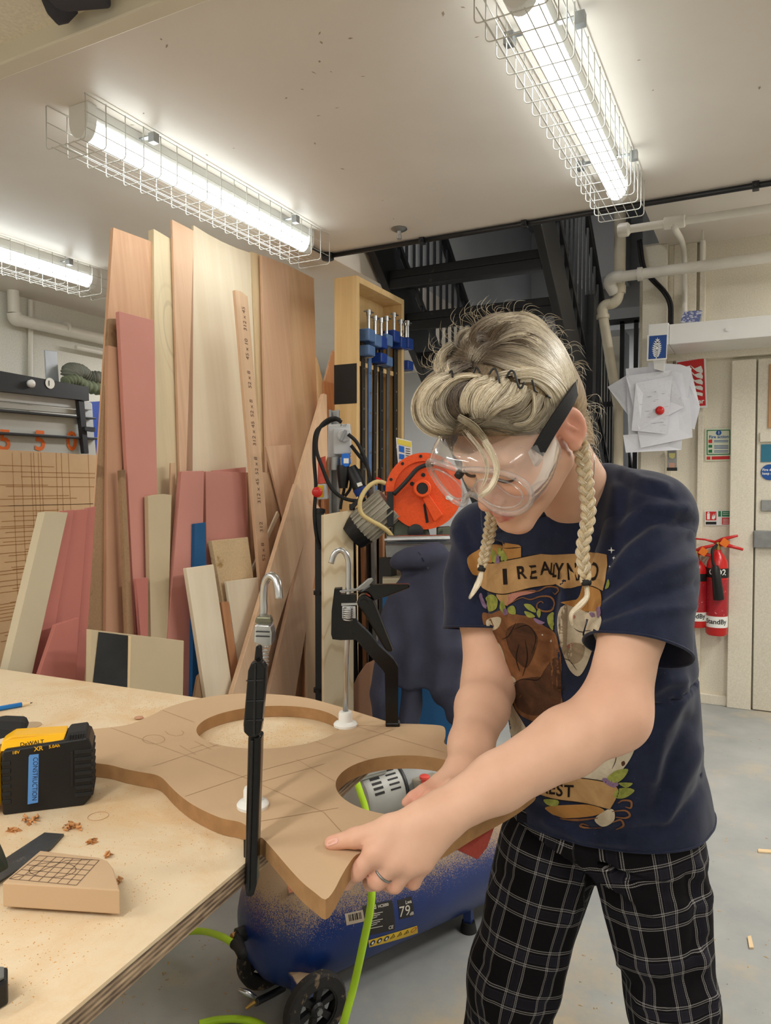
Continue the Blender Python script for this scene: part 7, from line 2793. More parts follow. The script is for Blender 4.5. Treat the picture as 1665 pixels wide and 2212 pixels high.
# ribbon curls and leaves below it
shape(2, 'ribbon', G3([(370, 570), (480, 562), (470, 620), (450, 665), (410, 640)]), pm_ban)
shape(2, 'ribbon_shade', G3([(480, 562), (640, 535), (720, 545), (640, 570), (560, 590), (500, 640), (455, 668), (470, 610)]), pm_pnk)
stroke(3, 'scrolls', G3([(500, 560), (620, 540), (720, 545), (800, 505), (880, 505), (905, 535), (870, 565), (845, 550)]), 3.4, pm_bro)
stroke(3, 'scrolls', G3([(470, 660), (580, 600), (660, 615), (740, 590), (820, 590), (860, 640), (840, 700), (780, 715), (720, 690), (720, 650), (750, 630), (770, 645)]), 4, pm_pnk)
shape(2, 'banner_tail', G3([(920, 640), (1000, 620), (1070, 600), (1110, 480), (1180, 500), (1260, 545), (1255, 690), (1150, 720), (1090, 700), (1000, 670)]), pm_org)
for q in ([(275, 600), (330, 570), (380, 610), (370, 690), (310, 715), (290, 650)], [(400, 690), (415, 620), (450, 680), (440, 735)], [(465, 690), (510, 665), (535, 700), (530, 740), (480, 730)], [(605, 655), (660, 655), (705, 700), (700, 725), (640, 700)], [(608, 715), (660, 725), (700, 760), (640, 765)], [(712, 730), (735, 690), (748, 730), (735, 770)],
          [(800, 760), (850, 720), (862, 800), (850, 875), (810, 830)], [(325, 250), (330, 185), (370, 225), (390, 300), (340, 295)], [(378, 210), (395, 172), (415, 215), (400, 250)], [(420, 190), (465, 270), (410, 290)], [(1300, 520), (1320, 440), (1335, 470), (1325, 510)]):
    shape(3, 'leaves', G3(q), pm_lea)
for q in ([(210, 590), (230, 560), (265, 640), (290, 690), (250, 680)], [(375, 240), (385, 225), (400, 270), (395, 305), (365, 300)], [(690, 770), (740, 790), (780, 810), (740, 825), (700, 800)], [(430, 700), (455, 690), (470, 735), (435, 745)], [(1230, 690), (1255, 680), (1262, 740), (1238, 770)], [(1170, 735), (1200, 725), (1215, 755), (1190, 770)]):
    shape(4, 'flowers', G3(q), pm_pur)
# the brown creature on the left
shape(1, 'brown_animal', [(1042, 1324), (1060, 1326), (1082, 1318), (1100, 1322), (1122, 1328), (1150, 1333), (1176, 1352), (1200, 1368), (1208, 1400), (1212, 1440), (1210, 1480), (1216, 1530), (1200, 1560), (1160, 1560), (1120, 1540), (1105, 1500), (1090, 1450), (1075, 1415), (1055, 1385), (1044, 1350)], pm_bro)
shape(2, 'brown_shading', [(1095, 1360), (1130, 1345), (1160, 1370), (1158, 1400), (1140, 1440), (1120, 1430), (1100, 1400)], pm_brd)
shape(2, 'brown_shading', [(1180, 1440), (1205, 1420), (1212, 1470), (1210, 1520), (1180, 1530), (1165, 1480)], pm_org)
shape(2, 'brown_shading', [(1110, 1480), (1150, 1462), (1190, 1470), (1196, 1520), (1160, 1545), (1120, 1530)], pm_brd)
shape(3, 'cream_fur', [(1060, 1382), (1080, 1390), (1092, 1420), (1098, 1450), (1116, 1470), (1098, 1490), (1084, 1450), (1066, 1410)], pm_crm)
shape(2, 'cream_fur', [(1050, 1340), (1075, 1332), (1084, 1338), (1076, 1356), (1056, 1362)], pm_crd)
for a in ([(1112, 1358), (1140, 1350), (1158, 1374), (1150, 1410)], [(1115, 1345), (1100, 1372), (1085, 1380)], [(1104, 1480), (1130, 1466), (1160, 1468), (1172, 1458)], [(1122, 1390), (1116, 1420), (1124, 1450)], [(1135, 1380), (1140, 1420), (1130, 1460)]):
    stroke(4, 'ink_lines', a, 1.8, pm_ink)
# the cream creature on the right
shape(1, 'cream_animal', [(1212, 1312), (1240, 1304), (1262, 1318), (1290, 1320), (1300, 1340), (1290, 1372), (1280, 1400), (1265, 1440), (1248, 1460), (1226, 1440), (1212, 1400), (1205, 1350)], pm_crm)
shape(2, 'cream_shading', [(1214, 1320), (1224, 1310), (1222, 1400), (1214, 1410), (1207, 1370)], pm_crd)
shape(2, 'cream_shading', [(1222, 1400), (1240, 1388), (1262, 1394), (1258, 1420), (1240, 1434), (1226, 1424)], pm_crd)
shape(3, 'pink_marks', [(1222, 1394), (1236, 1388), (1238, 1394), (1226, 1400)], pm_pnk)
shape(3, 'pink_marks', [(1234, 1328), (1244, 1330), (1242, 1336), (1236, 1336)], pm_brd)
stroke(4, 'ink_lines', [(1240, 1356), (1255, 1364), (1278, 1362)], 1.8, pm_ink)
stroke(4, 'ink_lines', [(1213, 1420), (1232, 1428), (1246, 1446)], 1.8, pm_ink)
shape(1, 'cream_animal', [(1098, 1500), (1112, 1530), (1130, 1560), (1150, 1600), (1130, 1620), (1100, 1590), (1094, 1540)], pm_crd)
# lower right of the print
shape(1, 'cream_animal', [(1330, 1585), (1350, 1580), (1372, 1566), (1375, 1600), (1360, 1640), (1330, 1675), (1290, 1690), (1240, 1680), (1200, 1670), (1230, 1640), (1280, 1605), (1310, 1588)], pm_crm)
shape(2, 'dark_spots', [(1352, 1590), (1366, 1574), (1372, 1594), (1364, 1618), (1350, 1624), (1348, 1606)], pm_brd)
shape(2, 'dark_spots', [(1342, 1646), (1348, 1643), (1350, 1650), (1344, 1654)], pm_brd)
shape(2, 'dark_spots', [(1336, 1622), (1339, 1616), (1341, 1624), (1338, 1630)], pm_brd)
stroke(3, 'ink_lines', [(1328, 1582), (1336, 1596), (1330, 1640), (1322, 1660)], 1.8, pm_org)
stroke(3, 'ink_lines', [(1236, 1645), (1243, 1660), (1245, 1678)], 1.8, pm_ink)
shape(2, 'banner', [(1150, 1690), (1162, 1696), (1200, 1676), (1240, 1678), (1300, 1686), (1334, 1700), (1332, 1722), (1318, 1748), (1280, 1738), (1230, 1730), (1180, 1722), (1160, 1714)], pm_ban, False)
shape(3, 'banner_tail', [(1180, 1742), (1230, 1738), (1275, 1738), (1306, 1750), (1280, 1762), (1220, 1766), (1190, 1756)], pm_ban2)
for a in ([(1200, 1676), (1240, 1678), (1300, 1686), (1334, 1700), (1332, 1722), (1318, 1748)], [(1160, 1714), (1200, 1726), (1260, 1734), (1318, 1748)]):
    stroke(4, 'ink_lines', a, 2, pm_ink)
for q in ([(1312, 1680), (1330, 1664), (1356, 1660), (1348, 1678), (1330, 1690)], [(1336, 1690), (1366, 1690), (1352, 1700)], [(1330, 1706), (1350, 1700), (1370, 1706), (1350, 1722), (1328, 1722)], [(1176, 1726), (1206, 1728), (1204, 1740), (1184, 1738)]):
    shape(4, 'leaves', q, pm_lea)
shape(4, 'flowers', [(1302, 1680), (1322, 1682), (1336, 1692), (1326, 1700), (1306, 1690)], pm_pur)
shape(3, 'scroll_foot', [(1286, 1766), (1312, 1748), (1326, 1750), (1326, 1772), (1306, 1784), (1290, 1778)], pm_crm)
for a in ([(1210, 1768), (1250, 1770), (1292, 1766)], [(1300, 1786), (1270, 1788), (1254, 1784), (1258, 1778), (1272, 1782)], [(1322, 1752), (1350, 1750), (1360, 1760), (1350, 1766), (1330, 1764)], [(1322, 1776), (1340, 1770), (1346, 1782), (1330, 1790)], [(1335, 1734), (1345, 1728), (1362, 1730), (1362, 1744), (1350, 1742)]):
    stroke(4, 'scrolls', a, 4.5, pm_pnk)
shirt_text([('A', 1152, 1708, .05, 14, 22), ('R', 1170, 1712, .08, 16, 24), ('E', 1187, 1714, .05, 13, 26), ('S', 1202, 1718, .05, 14, 27), ('T', 1219, 1720, .03, 20, 26)], 'banner_lettering')
for x, y, s in ((1320, 1190, 8), (1327, 1207, 5), (1319, 1225, 3), (1190, 1383, 4), (1172, 1370, 2.5)):
    m_ = M['white_print'] if x > 1300 else pm_crm
    prn(4, 'stars', [(x, y - s), (x + s * .18, y - s * .18), (x + s, y), (x + s * .18, y + s * .18), (x, y + s), (x - s * .18, y + s * .18), (x - s, y), (x - s * .18, y - s * .18)], [list(range(8))], m_)
for key, (mb, m_) in PRINT.items():
    if mb.v and mb.f:
        mb.make(key, m_, shirt, fix=False, kind='stuff')

# ---------------------------------------------------------------- trousers
def trouser_sdf(Q):
    d = loft(Q, [(c3(1318, 1700, 1.275), HIPA, HIPF, .148, .108), (c3(1302, 1790, 1.28), HIPA, HIPF, .170, .122), (c3(1288, 1818, 1.285), HIPA, HIPF, .168, .118)])
    for k, r0, r1, r2 in ((LEGL, .096, .069, .078), (LEGR, .094, .078, .082)):
        d = smin(d, chain(Q, [k[0] + np.array([0, 0, -.02]), k[1], k[2] + np.array([0, 0, -.02])], (r0, r1, r2), .03), .015)
    return d


TV, TF = polygonize(trouser_sdf, (.0, .95, -1.40), (.75, 1.6, -.40), .006)
TN = vnormals(TV, TF)
tq = to_px(TV)
fac = np.clip(-(TN * (TV / np.linalg.norm(TV, axis=1)[:, None])).sum(1) * 3, 0, 1)
TFOLD = [([(1510, 1870), (1530, 1940), (1520, 2010)], .006, 12), ([(1490, 1900), (1505, 1980), (1500, 2070)], -.006, 12), ([(1330, 1960), (1420, 1975), (1500, 1960)], .004, 14), ([(1350, 2080), (1430, 2100), (1520, 2070)], .005, 14), ([(1350, 2120), (1420, 2140), (1520, 2110)], -.005, 12),
         ([(1380, 2170), (1440, 2180), (1540, 2150)], .006, 12), ([(1510, 2060), (1525, 2110), (1545, 2190)], .007, 12), ([(1060, 1930), (1080, 2050), (1050, 2160)], .005, 14), ([(1090, 2100), (1150, 2120), (1210, 2080)], .004, 14), ([(1040, 2080), (1100, 2150), (1180, 2170)], -.005, 14), ([(1060, 1880), (1120, 1900), (1240, 1880)], -.004, 12), ([(1262, 1850), (1255, 1900), (1230, 1990)], .005, 10), ([(1285, 1900), (1310, 1980), (1340, 2080)], .005, 10)]
dis = np.zeros(len(TV))
for pl_, amp, wd in TFOLD:
    dis += amp * np.exp(-(seg_dist(tq, pl_) / wd) ** 2)
nz_ = np.array([mnoise.noise(Vector((p[0] * 12, p[1] * 12, p[2] * 12))) for p in TV])
nz2 = np.array([mnoise.noise(Vector((p[0] * 30, p[1] * 30, p[2] * 22 + 5))) for p in TV])
# plaid coordinates follow each leg
plaid = np.zeros((len(TV), 3))
crz = c3(1266, 1870, 1.27)
side_ = (TV - crz) @ HIPA > 0
for k, sel in ((LEGL, side_), (LEGR, ~side_)):
    a, b = k[0], k[1]
    d = nrm(b - a)
    q = TV - a
    s_ = q @ d
    r_ = q - s_[:, None] * d
    fa = nrm(FRN - (FRN @ d) * d)
    fb = np.cross(d, fa)
    th_ = np.arctan2(r_ @ fb, r_ @ fa)
    plaid[sel, 0] = (th_ * .098)[sel] + (.021 if k is LEGL else .0)
    plaid[sel, 1] = (s_ - .004 * np.cos(th_ * 2))[sel]
TV = TV + TN * (dis * fac + .004 * nz_ + .0022 * nz2)[:, None]
t = NT('black_plaid_flannel')
at = t.n('ShaderNodeAttribute', attribute_name='plaid')
sx = t.n('ShaderNodeSeparateXYZ')
t.l(at.outputs['Vector'], sx.inputs[0])


def stripes(sock, period, lines, w):
    fr = t.math('FRACT', t.math('ADD', t.math('DIVIDE', sock, period), 40.0))
    out = None
    for c_ in lines:
        x = t.math('LESS_THAN', t.math('ABSOLUTE', t.math('SUBTRACT', fr, c_)), w / period / 2)
        out = x if out is None else t.math('MAXIMUM', out, x)
    return out, fr


PX_, PY_ = .066, .074
lx, fx_ = stripes(sx.outputs['X'], PX_, (.19, .235, .535, .58), .0014)
ly, fy_ = stripes(sx.outputs['Y'], PY_, (.19, .235, .535, .58), .0014)
bx_, _ = stripes(sx.outputs['X'], PX_, (.385,), .014)
by_, _ = stripes(sx.outputs['Y'], PY_, (.385,), .014)
fx2, _ = stripes(sx.outputs['X'], PX_, (.30, .47), .0014)
fy2, _ = stripes(sx.outputs['Y'], PY_, (.30, .47), .0014)
tw = t.math('GREATER_THAN', t.math('SINE', t.math('MULTIPLY', t.math('ADD', sx.outputs['X'], sx.outputs['Y']), 2400.0)), -.2)
dim = t.math('MULTIPLY', t.math('ADD', t.math('MULTIPLY', t.math('ADD', bx_, by_), .5), t.math('MULTIPLY', t.math('ADD', fx2, fy2), .5)), .22)
base = t.mix(dim, lin(17, 15, 18), lin(66, 66, 82))
s1 = t.math('MULTIPLY', t.math('ADD', lx, ly), t.math('ADD', t.math('MULTIPLY', tw, .55), .3))
c = t.mix(t.math('MINIMUM', t.math('MULTIPLY', s1, .48), 1.0), base, lin(206, 202, 200))
t.color(c)
t.bump(t.noise(t.coord(), 700, 2), .3, .001)
M['plaid'] = t.pbr(.9, 0, .15)
tr_o = part('trousers', TV, TF, M['plaid'], None, {'plaid': plaid}, label='loose black trousers with a white plaid')
# shoes
for a in (LEGL[2], LEGR[2]):
    def shoe(Q, a=a):
        d = rcone(Q, a + np.array([0, .03, -.035]) - FRN * .01, a + FRN * .17 + np.array([0, 0, -.048]), .048, .034)
        return smax(d, -(Q[:, 2] + CAMH - .004), .004)
    v_, f_ = polygonize(shoe, a - np.array([.22, .26, .1]), a + np.array([.22, .2, .08]), .007)
    part('shoe', v_, f_, M['rubber'])

# ================================================================ HAIR
def hair_sdf(Q):
    p = to_h(Q)
    x = np.abs(p[:, 0])
    d = ellips(p, (0, -.013, .055), (.082, .096, .111))
    d = smin(d, ellips(p, (-.012, .066, .108), (.060, .048, .044)), .03)
    d = smin(d, ellips(p, (.040, .040, .104), (.046, .050, .044)), .03)
    d = smin(d, ellips(p, (-.052, .058, .088), (.034, .044, .044)), .02)
    d = smin(d, ellips(p, (0, -.066, -.005), (.062, .042, .06)), .03)
    # hairline: forehead, over the ears, nape
    hl_ = (p[:, 1] - .092) * -.485 + (p[:, 2] - .066) * .874 + .22 * np.maximum(x - .035, 0)
    hl2 = np.where(p[:, 1] < -.02, p[:, 2] + .055, hl_)
    ear = np.linalg.norm((np.stack([x, p[:, 1], p[:, 2]], 1) - np.array([.09, -.012, .0])) / np.array([1, 1, 1.2]), axis=1) - .036
    d = smax(d, -hl2, .010)
    d = smax(d, -ear, .008)
    return d * HS


HV, HFc = polygonize(hair_sdf, HC - .22, HC + .24, .0036)
hp2 = to_h(HV)
root = np.exp(-((np.linalg.norm((hp2 - np.array([0, .03, .155])) / np.array([1, 1.6, 1]), axis=1) / .06) ** 2))
root = np.maximum(root, np.exp(-((np.linalg.norm(hp2 - np.array([-.01, .095, .075]), axis=1) / .045) ** 2)))
t = NT('hair_mass')
at = t.n('ShaderNodeAttribute', attribute_name='tint')
sx = t.n('ShaderNodeSeparateXYZ')
t.l(at.outputs['Vector'], sx.inputs[0])
n_ = t.noise(t.coord((60, 60, 14)), 6, 5)
bl_ = t.ramp(n_, [(.3, lin(120, 100, 76)), (.7, lin(176, 154, 120))])
t.color(t.mix(sx.outputs['X'], bl_, lin(58, 48, 40)))
t.bump(n_, .5, .004)
M['hair_mass'] = t.pbr(.6, 0, .3)
hair = part('hair', HV, HFc, M['hair_mass'], None, {'tint': np.stack([root, root, root], 1)}, label='blonde hair with dark roots, rolled at the front and braided')
HAIR_BVH = bvh_of(HV, HFc)

t = NT('hair_strand')
at = t.n('ShaderNodeAttribute', attribute_name='tint')
sx = t.n('ShaderNodeSeparateXYZ')
t.l(at.outputs['Vector'], sx.inputs[0])
lo_ = t.ramp(sx.outputs['Y'], [(0, lin(58, 46, 36)), (1, lin(96, 80, 62))])
hi_ = t.ramp(sx.outputs['Y'], [(0, lin(188, 170, 140)), (.5, lin(226, 212, 184)), (1, lin(244, 236, 218))])
t.color(t.mix(sx.outputs['X'], lo_, hi_))
M['strand'] = t.pbr(.38, 0, .45)
RNG = np.random.default_rng(12)
NSEG = 15


def resample(pl, n):
    pl = np.asarray(pl, float)
    # smooth then even out
    q = np.array([(v.x, v.y) for v in smooth_path([Vector((a, b, 0)) for a, b in pl], 6)])
    s = np.concatenate([[0], np.cumsum(np.linalg.norm(np.diff(q, axis=0), axis=1))])
    u = np.linspace(0, s[-1], n)
    return np.stack([np.interp(u, s, q[:, k]) for k in (0, 1)], 1)


STR = {'P': [], 'T': [], 'R': []}


def lock(pl, n, spread, lift=(.001, .006), tin=(0, 1), rad=.00042, D=None, frizz=1.2, bvh=None, arc=.0, tmax=1.0, px=False):
    """n strands following the photo polyline pl; spread = pixel width at start, middle, end"""
    bvh = bvh or HAIR_BVH
    c = resample(pl if px else H2(pl), NSEG)
    tg = np.gradient(c, axis=0)
    tg /= np.maximum(np.linalg.norm(tg, axis=1), 1e-6)[:, None]
    nr = np.stack([-tg[:, 1], tg[:, 0]], 1)
    u = np.linspace(0, 1, NSEG)
    wd = np.interp(u, (0, .5, 1), spread)
    for k in range(n):
        o = np.clip(RNG.normal(0, .42), -1, 1)
        ph = RNG.uniform(0, 6.3)
        x0, x1 = RNG.uniform(0, .12), RNG.uniform(.85, 1)
        q = c + nr * (wd * o + frizz * np.sin(u * RNG.uniform(3, 7) + ph))[:, None]
        uu = np.linspace(x0, x1, NSEG)
        q = np.stack([np.interp(uu, u, q[:, j]) for j in (0, 1)], 1)
        lf = RNG.uniform(*lift)
        pts = np.zeros((NSEG, 3))
        last = None
        miss = []
        for i in range(NSEG):
            r_ = ray_c(q[i, 0], q[i, 1])
            if D is not None:
                dd = np.interp(uu[i], np.linspace(0, 1, len(D)), D)
                pts[i] = np.array(r_) / r_.y * (dd + o * .004)
                continue
            h, nn2, _, dist = bvh.ray_cast(Vector((0, 0, 0)), r_)
            if h is None:
                miss.append(i)
                continue
            pts[i] = np.array(h) - np.array(r_) * (lf + arc * math.sin(math.pi * uu[i]) * (1 - .5 * abs(o)))
        if D is None:
            good = [i for i in range(NSEG) if i not in miss]
            if len(good) < 3:
                continue
            dep = np.interp(range(NSEG), good, [pts[i][1] for i in good])
            for i in miss:
                r_ = ray_c(q[i, 0], q[i, 1])
                pts[i] = np.array(r_) / r_.y * dep[i]
            # even out jumps in depth
            dep = np.array([p[1] for p in pts])
            sm_ = dep.copy()
            for _ in range(3):
                sm_[1:-1] = (sm_[:-2] + sm_[1:-1] * 2 + sm_[2:]) / 4
            sm_ = np.minimum(sm_, dep + .001)
            pts *= (sm_ / dep)[:, None]
        STR['P'].append(pts)
        STR['T'].append(np.stack([np.clip(tin[0] + (tin[1] - tin[0]) * np.clip(uu / tmax, 0, 1) + RNG.normal(0, .08), 0, 1), np.full(NSEG, RNG.uniform(0, 1)), uu], 1))
        STR['R'].append(rad * RNG.uniform(.6, 1.3) * np.interp(np.linspace(0, 1, NSEG), (0, .1, .8, 1), (.7, 1, .9, .25)))


def H2(l):
    return [(880 + x * .25225, 660 + y * .25225) for x, y in l]


# crown: back and sides swept from the parting
for a, sp in (([(600, 400), (720, 330), (860, 250), (1000, 230), (1150, 300), (1260, 420)], (8, 14, 16)), ([(610, 410), (760, 380), (900, 370), (1080, 430), (1250, 560), (1360, 760)], (8, 16, 14)),
              ([(620, 430), (760, 420), (920, 460), (1100, 520), (1280, 620), (1380, 800)], (8, 14, 16)), ([(600, 450), (740, 470), (880, 520), (1020, 560), (1200, 610)], (8, 12, 12)),
              ([(640, 360), (800, 260), (960, 180), (1120, 240), (1260, 370), (1340, 520)], (10, 14, 12)), ([(860, 270), (1000, 300), (1160, 390), (1300, 540), (1370, 700)], (8, 14, 12)),
              ([(900, 240), (1060, 250), (1220, 350), (1340, 520), (1390, 720)], (8, 12, 12))):
    lock(a, 250, sp, tin=(-.35, 1.05), tmax=.75)
for a, sp in (([(620, 380), (560, 300), (620, 200), (740, 130), (860, 100)], (8, 14, 14)), ([(700, 330), (760, 220), (860, 140), (980, 120), (1080, 160)], (10, 14, 14)),
              ([(560, 420), (470, 330), (480, 270), (560, 210)], (8, 14, 14)), ([(560, 440), (440, 390), (370, 370), (310, 400)], (8, 12, 14)), ([(550, 470), (450, 460), (370, 470), (300, 520), (270, 590)], (8, 14, 14)),
              ([(560, 500), (460, 530), (390, 560), (330, 590)], (8, 10, 10)), ([(700, 300), (640, 260), (600, 280), (540, 380), (520, 480)], (8, 14, 10)), ([(800, 300), (700, 340), (620, 400), (560, 480)], (10, 14, 10))):
    lock(a, 190, sp, tin=(-.35, .55), frizz=2.2)
for a in ([(330, 370), (270, 430), (250, 520), (260, 590)], [(390, 330), (310, 400), (290, 480), (300, 570)], [(360, 400), (330, 470), (330, 540), (360, 590)]):
    lock(a, 160, (9, 12, 8), tin=(.6, 1.1))
for a, sp in (([(960, 190), (1120, 230), (1270, 370), (1360, 540), (1400, 740)], (10, 12, 10)), ([(880, 130), (1040, 150), (1200, 260), (1320, 420), (1390, 600), (1410, 780)], (10, 14, 12)), ([(1100, 300), (1250, 430), (1350, 620), (1390, 800)], (12, 16, 12)), ([(760, 130), (900, 110), (1060, 130), (1200, 230)], (10, 14, 12))):
    lock(a, 230, sp, tin=(.5, 1.05))
lock([(520, 1040), (640, 1000), (760, 990), (880, 1010), (1000, 1050), (1100, 1090)], 330, (12, 22, 18), tin=(.2, .6), lift=(.0, .004), frizz=2)
lock([(600, 980), (760, 940), (940, 960), (1080, 1020), (1160, 1080)], 300, (14, 24, 18), tin=(.25, .7), lift=(.0, .004), frizz=2)
# front roll, gathered at the wire band
lock([(380, 590), (260, 630), (150, 720), (95, 850), (110, 970), (200, 1060), (330, 1090)], 520, (9, 16, 14), tin=(.75, 1.1), lift=(.001, .012))
lock([(400, 610), (300, 660), (210, 760), (170, 880), (200, 990), (290, 1060), (390, 1080)], 420, (8, 14, 14), tin=(.7, .75), lift=(.001, .008))
lock([(560, 600), (440, 620), (330, 690), (270, 800), (290, 920), (360, 1010), (430, 1050)], 330, (7, 14, 12), tin=(.55, .3), lift=(.001, .006))
lock([(640, 600), (500, 600), (400, 620), (300, 700), (240, 800)], 110, (4, 6, 6), tin=(1, 1.05), lift=(.006, .012))
lock([(520, 640), (420, 720), (400, 830), (440, 920), (520, 960)], 330, (10, 22, 14), tin=(-.1, -.15), lift=(.0, .004), frizz=2)
lock([(700, 620), (580, 660), (510, 750), (490, 850), (510, 930)], 260, (8, 10, 10), tin=(.95, 1.05), lift=(.004, .012))
lock([(760, 640), (660, 690), (590, 790), (580, 890), (610, 960)], 380, (10, 16, 14), tin=(1, .8), lift=(.003, .010))
lock([(860, 620), (780, 700), (690, 800), (640, 890), (640, 970)], 420, (10, 16, 14), tin=(1, .75), lift=(.003, .010))
lock([(920, 660), (880, 760), (780, 850), (700, 920), (660, 980)], 360, (10, 14, 12), tin=(1, .5), lift=(.002, .009))
lock([(1000, 680), (960, 770), (870, 830), (780, 870)], 260, (8, 12, 10), tin=(1, .9), lift=(.003, .010))
lock([(1060, 720), (1000, 800), (940, 870), (840, 900), (740, 920)], 260, (8, 14, 14), tin=(.6, .2), lift=(.0, .006))
lock([(1150, 760), (1100, 850), (1040, 930), (960, 980), (880, 990)], 260, (8, 14, 12), tin=(.6, .5), lift=(.0, .006))
lock([(1080, 740), (1090, 850), (1070, 950), (1000, 1010), (900, 1020)], 60, (3, 4, 5), tin=(1, 1), lift=(.008, .014))
lock([(1200, 780), (1200, 880), (1140, 980), (1060, 1040), (980, 1050)], 240, (10, 14, 12), tin=(.55, .8), lift=(.0, .006))
lock([(1240, 820), (1245, 920), (1200, 1020), (1130, 1080)], 160, (8, 10, 10), tin=(.9, .7), lift=(.0, .006))
lock([(900, 600), (1040, 570), (1180, 610), (1290, 700), (1350, 810), (1370, 900)], 460, (8, 13, 12), tin=(1, 1.05), lift=(.006, .014))
lock([(960, 640), (1080, 620), (1190, 680), (1260, 780), (1290, 890)], 340, (8, 14, 12), tin=(.9, 1), lift=(.003, .010))
lock([(760, 600), (900, 570), (1060, 550), (1200, 590)], 160, (4, 6, 6), tin=(.7, 1.05), lift=(.004, .01))
# low fringe over the forehead
lock([(640, 960), (760, 950), (880, 980), (1000, 1030), (1090, 1090)], 120, (8, 12, 12), tin=(.35, .8), lift=(.0, .004), bvh=BODY_BVH)
lock([(420, 1060), (560, 1000), (680, 960)], 120, (8, 12, 8), tin=(.2, .5), lift=(.001, .006))
# behind the ear and nape
lock([(1370, 820), (1430, 860), (1490, 940), (1530, 1060), (1560, 1200)], 300, (10, 12, 16), tin=(.9, 1.05), D=(1.10, 1.12, 1.13))
lock([(1390, 880), (1450, 960), (1480, 1080), (1470, 1200), (1450, 1300)], 320, (8, 12, 10), tin=(.9, 1.05), D=(1.07, 1.07, 1.05))
# the loose forelock hanging before the goggles
lock([(430, 950), (560, 1040), (660, 1150), (700, 1200)], 150, (7, 8, 7), tin=(.55, 1.05), lift=(.006, .012), frizz=1.6)
lock([(1045, 950), (1062, 980), (1073, 1012), (1069, 1036), (1056, 1056), (1032, 1076)], 130, (8, 6, 7), tin=(1, 1.05), D=(.905, .905, .912), frizz=1.8, px=True)
lock([(1000, 925), (1045, 985), (1050, 1030), (1030, 1070)], 16, (6, 9, 9), tin=(.9, 1), D=(.90, .905, .915), frizz=2.5, px=True, rad=.0003)
# flyaways
for k in range(150):
    a = RNG.uniform(-2.9, .9)
    cx, cy = 1085 + 152 * math.cos(a), 842 + 160 * math.sin(a)
    if cy > 990:
        continue
    b = a + RNG.uniform(-.9, .9)
    L = RNG.uniform(18, 60)
    m = (cx + math.cos(b) * L * .6, cy + math.sin(b) * L * .6)
    e = (m[0] + math.cos(b + 1.3) * L * .6, m[1] + math.sin(b + 1.3) * L * .6)
    lock([(1085 + 132 * math.cos(a), 842 + 140 * math.sin(a)), (cx, cy), m, e], 1, (2, 2, 2), tin=(.8, 1), rad=.00022, D=(1.06, 1.05), frizz=2, px=True)
for k in range(110):
    x, y = RNG.uniform(1240, 1262), RNG.uniform(860, 1000)
    L = RNG.uniform(25, 75)
    b = RNG.uniform(-.6, 1.0)
    m = (x + L * .6 * math.cos(b), y + L * .6 * math.sin(b))
    lock([(x, y), m, (m[0] + L * .5 * math.cos(b + 1.5), m[1] + L * .5 * math.sin(b + 1.5))], 1, (2, 2, 2), tin=(.9, 1), rad=.00022, D=(1.09, 1.1), frizz=2, px=True)


def strands_mesh(P_, T_, R_):
    P_, T_, R_ = np.array(P_), np.array(T_), np.array(R_)
    n, m, _ = P_.shape
    tg = np.gradient(P_, axis=1)
    tg /= np.maximum(np.linalg.norm(tg, axis=2), 1e-9)[..., None]
    vw = P_ / np.linalg.norm(P_, axis=2)[..., None]
    s = np.cross(tg, vw)
    s /= np.maximum(np.linalg.norm(s, axis=2), 1e-6)[..., None]
    w = np.cross(s, tg)
    ring = [P_ + (s * math.cos(a) + w * math.sin(a)) * R_[..., None] for a in (0, 2.094, 4.189)]
    V = np.stack(ring, 2).reshape(-1, 3)
    A = np.repeat(T_.reshape(-1, 3), 3, 0)
    base = (np.arange(n)[:, None, None] * m + np.arange(m - 1)[None, :, None]) * 3
    k = np.arange(3)[None, None]
    a, b = base + k, base + (k + 1) % 3
    Fq = np.stack([a, b, b + 3, a + 3], -1).reshape(-1, 4)
    return V, Fq, A


V_, F_, A_ = strands_mesh(STR['P'], STR['T'], STR['R'])
part('hair_strands', V_, F_, M['strand'], hair, {'tint': A_}, kind='stuff')


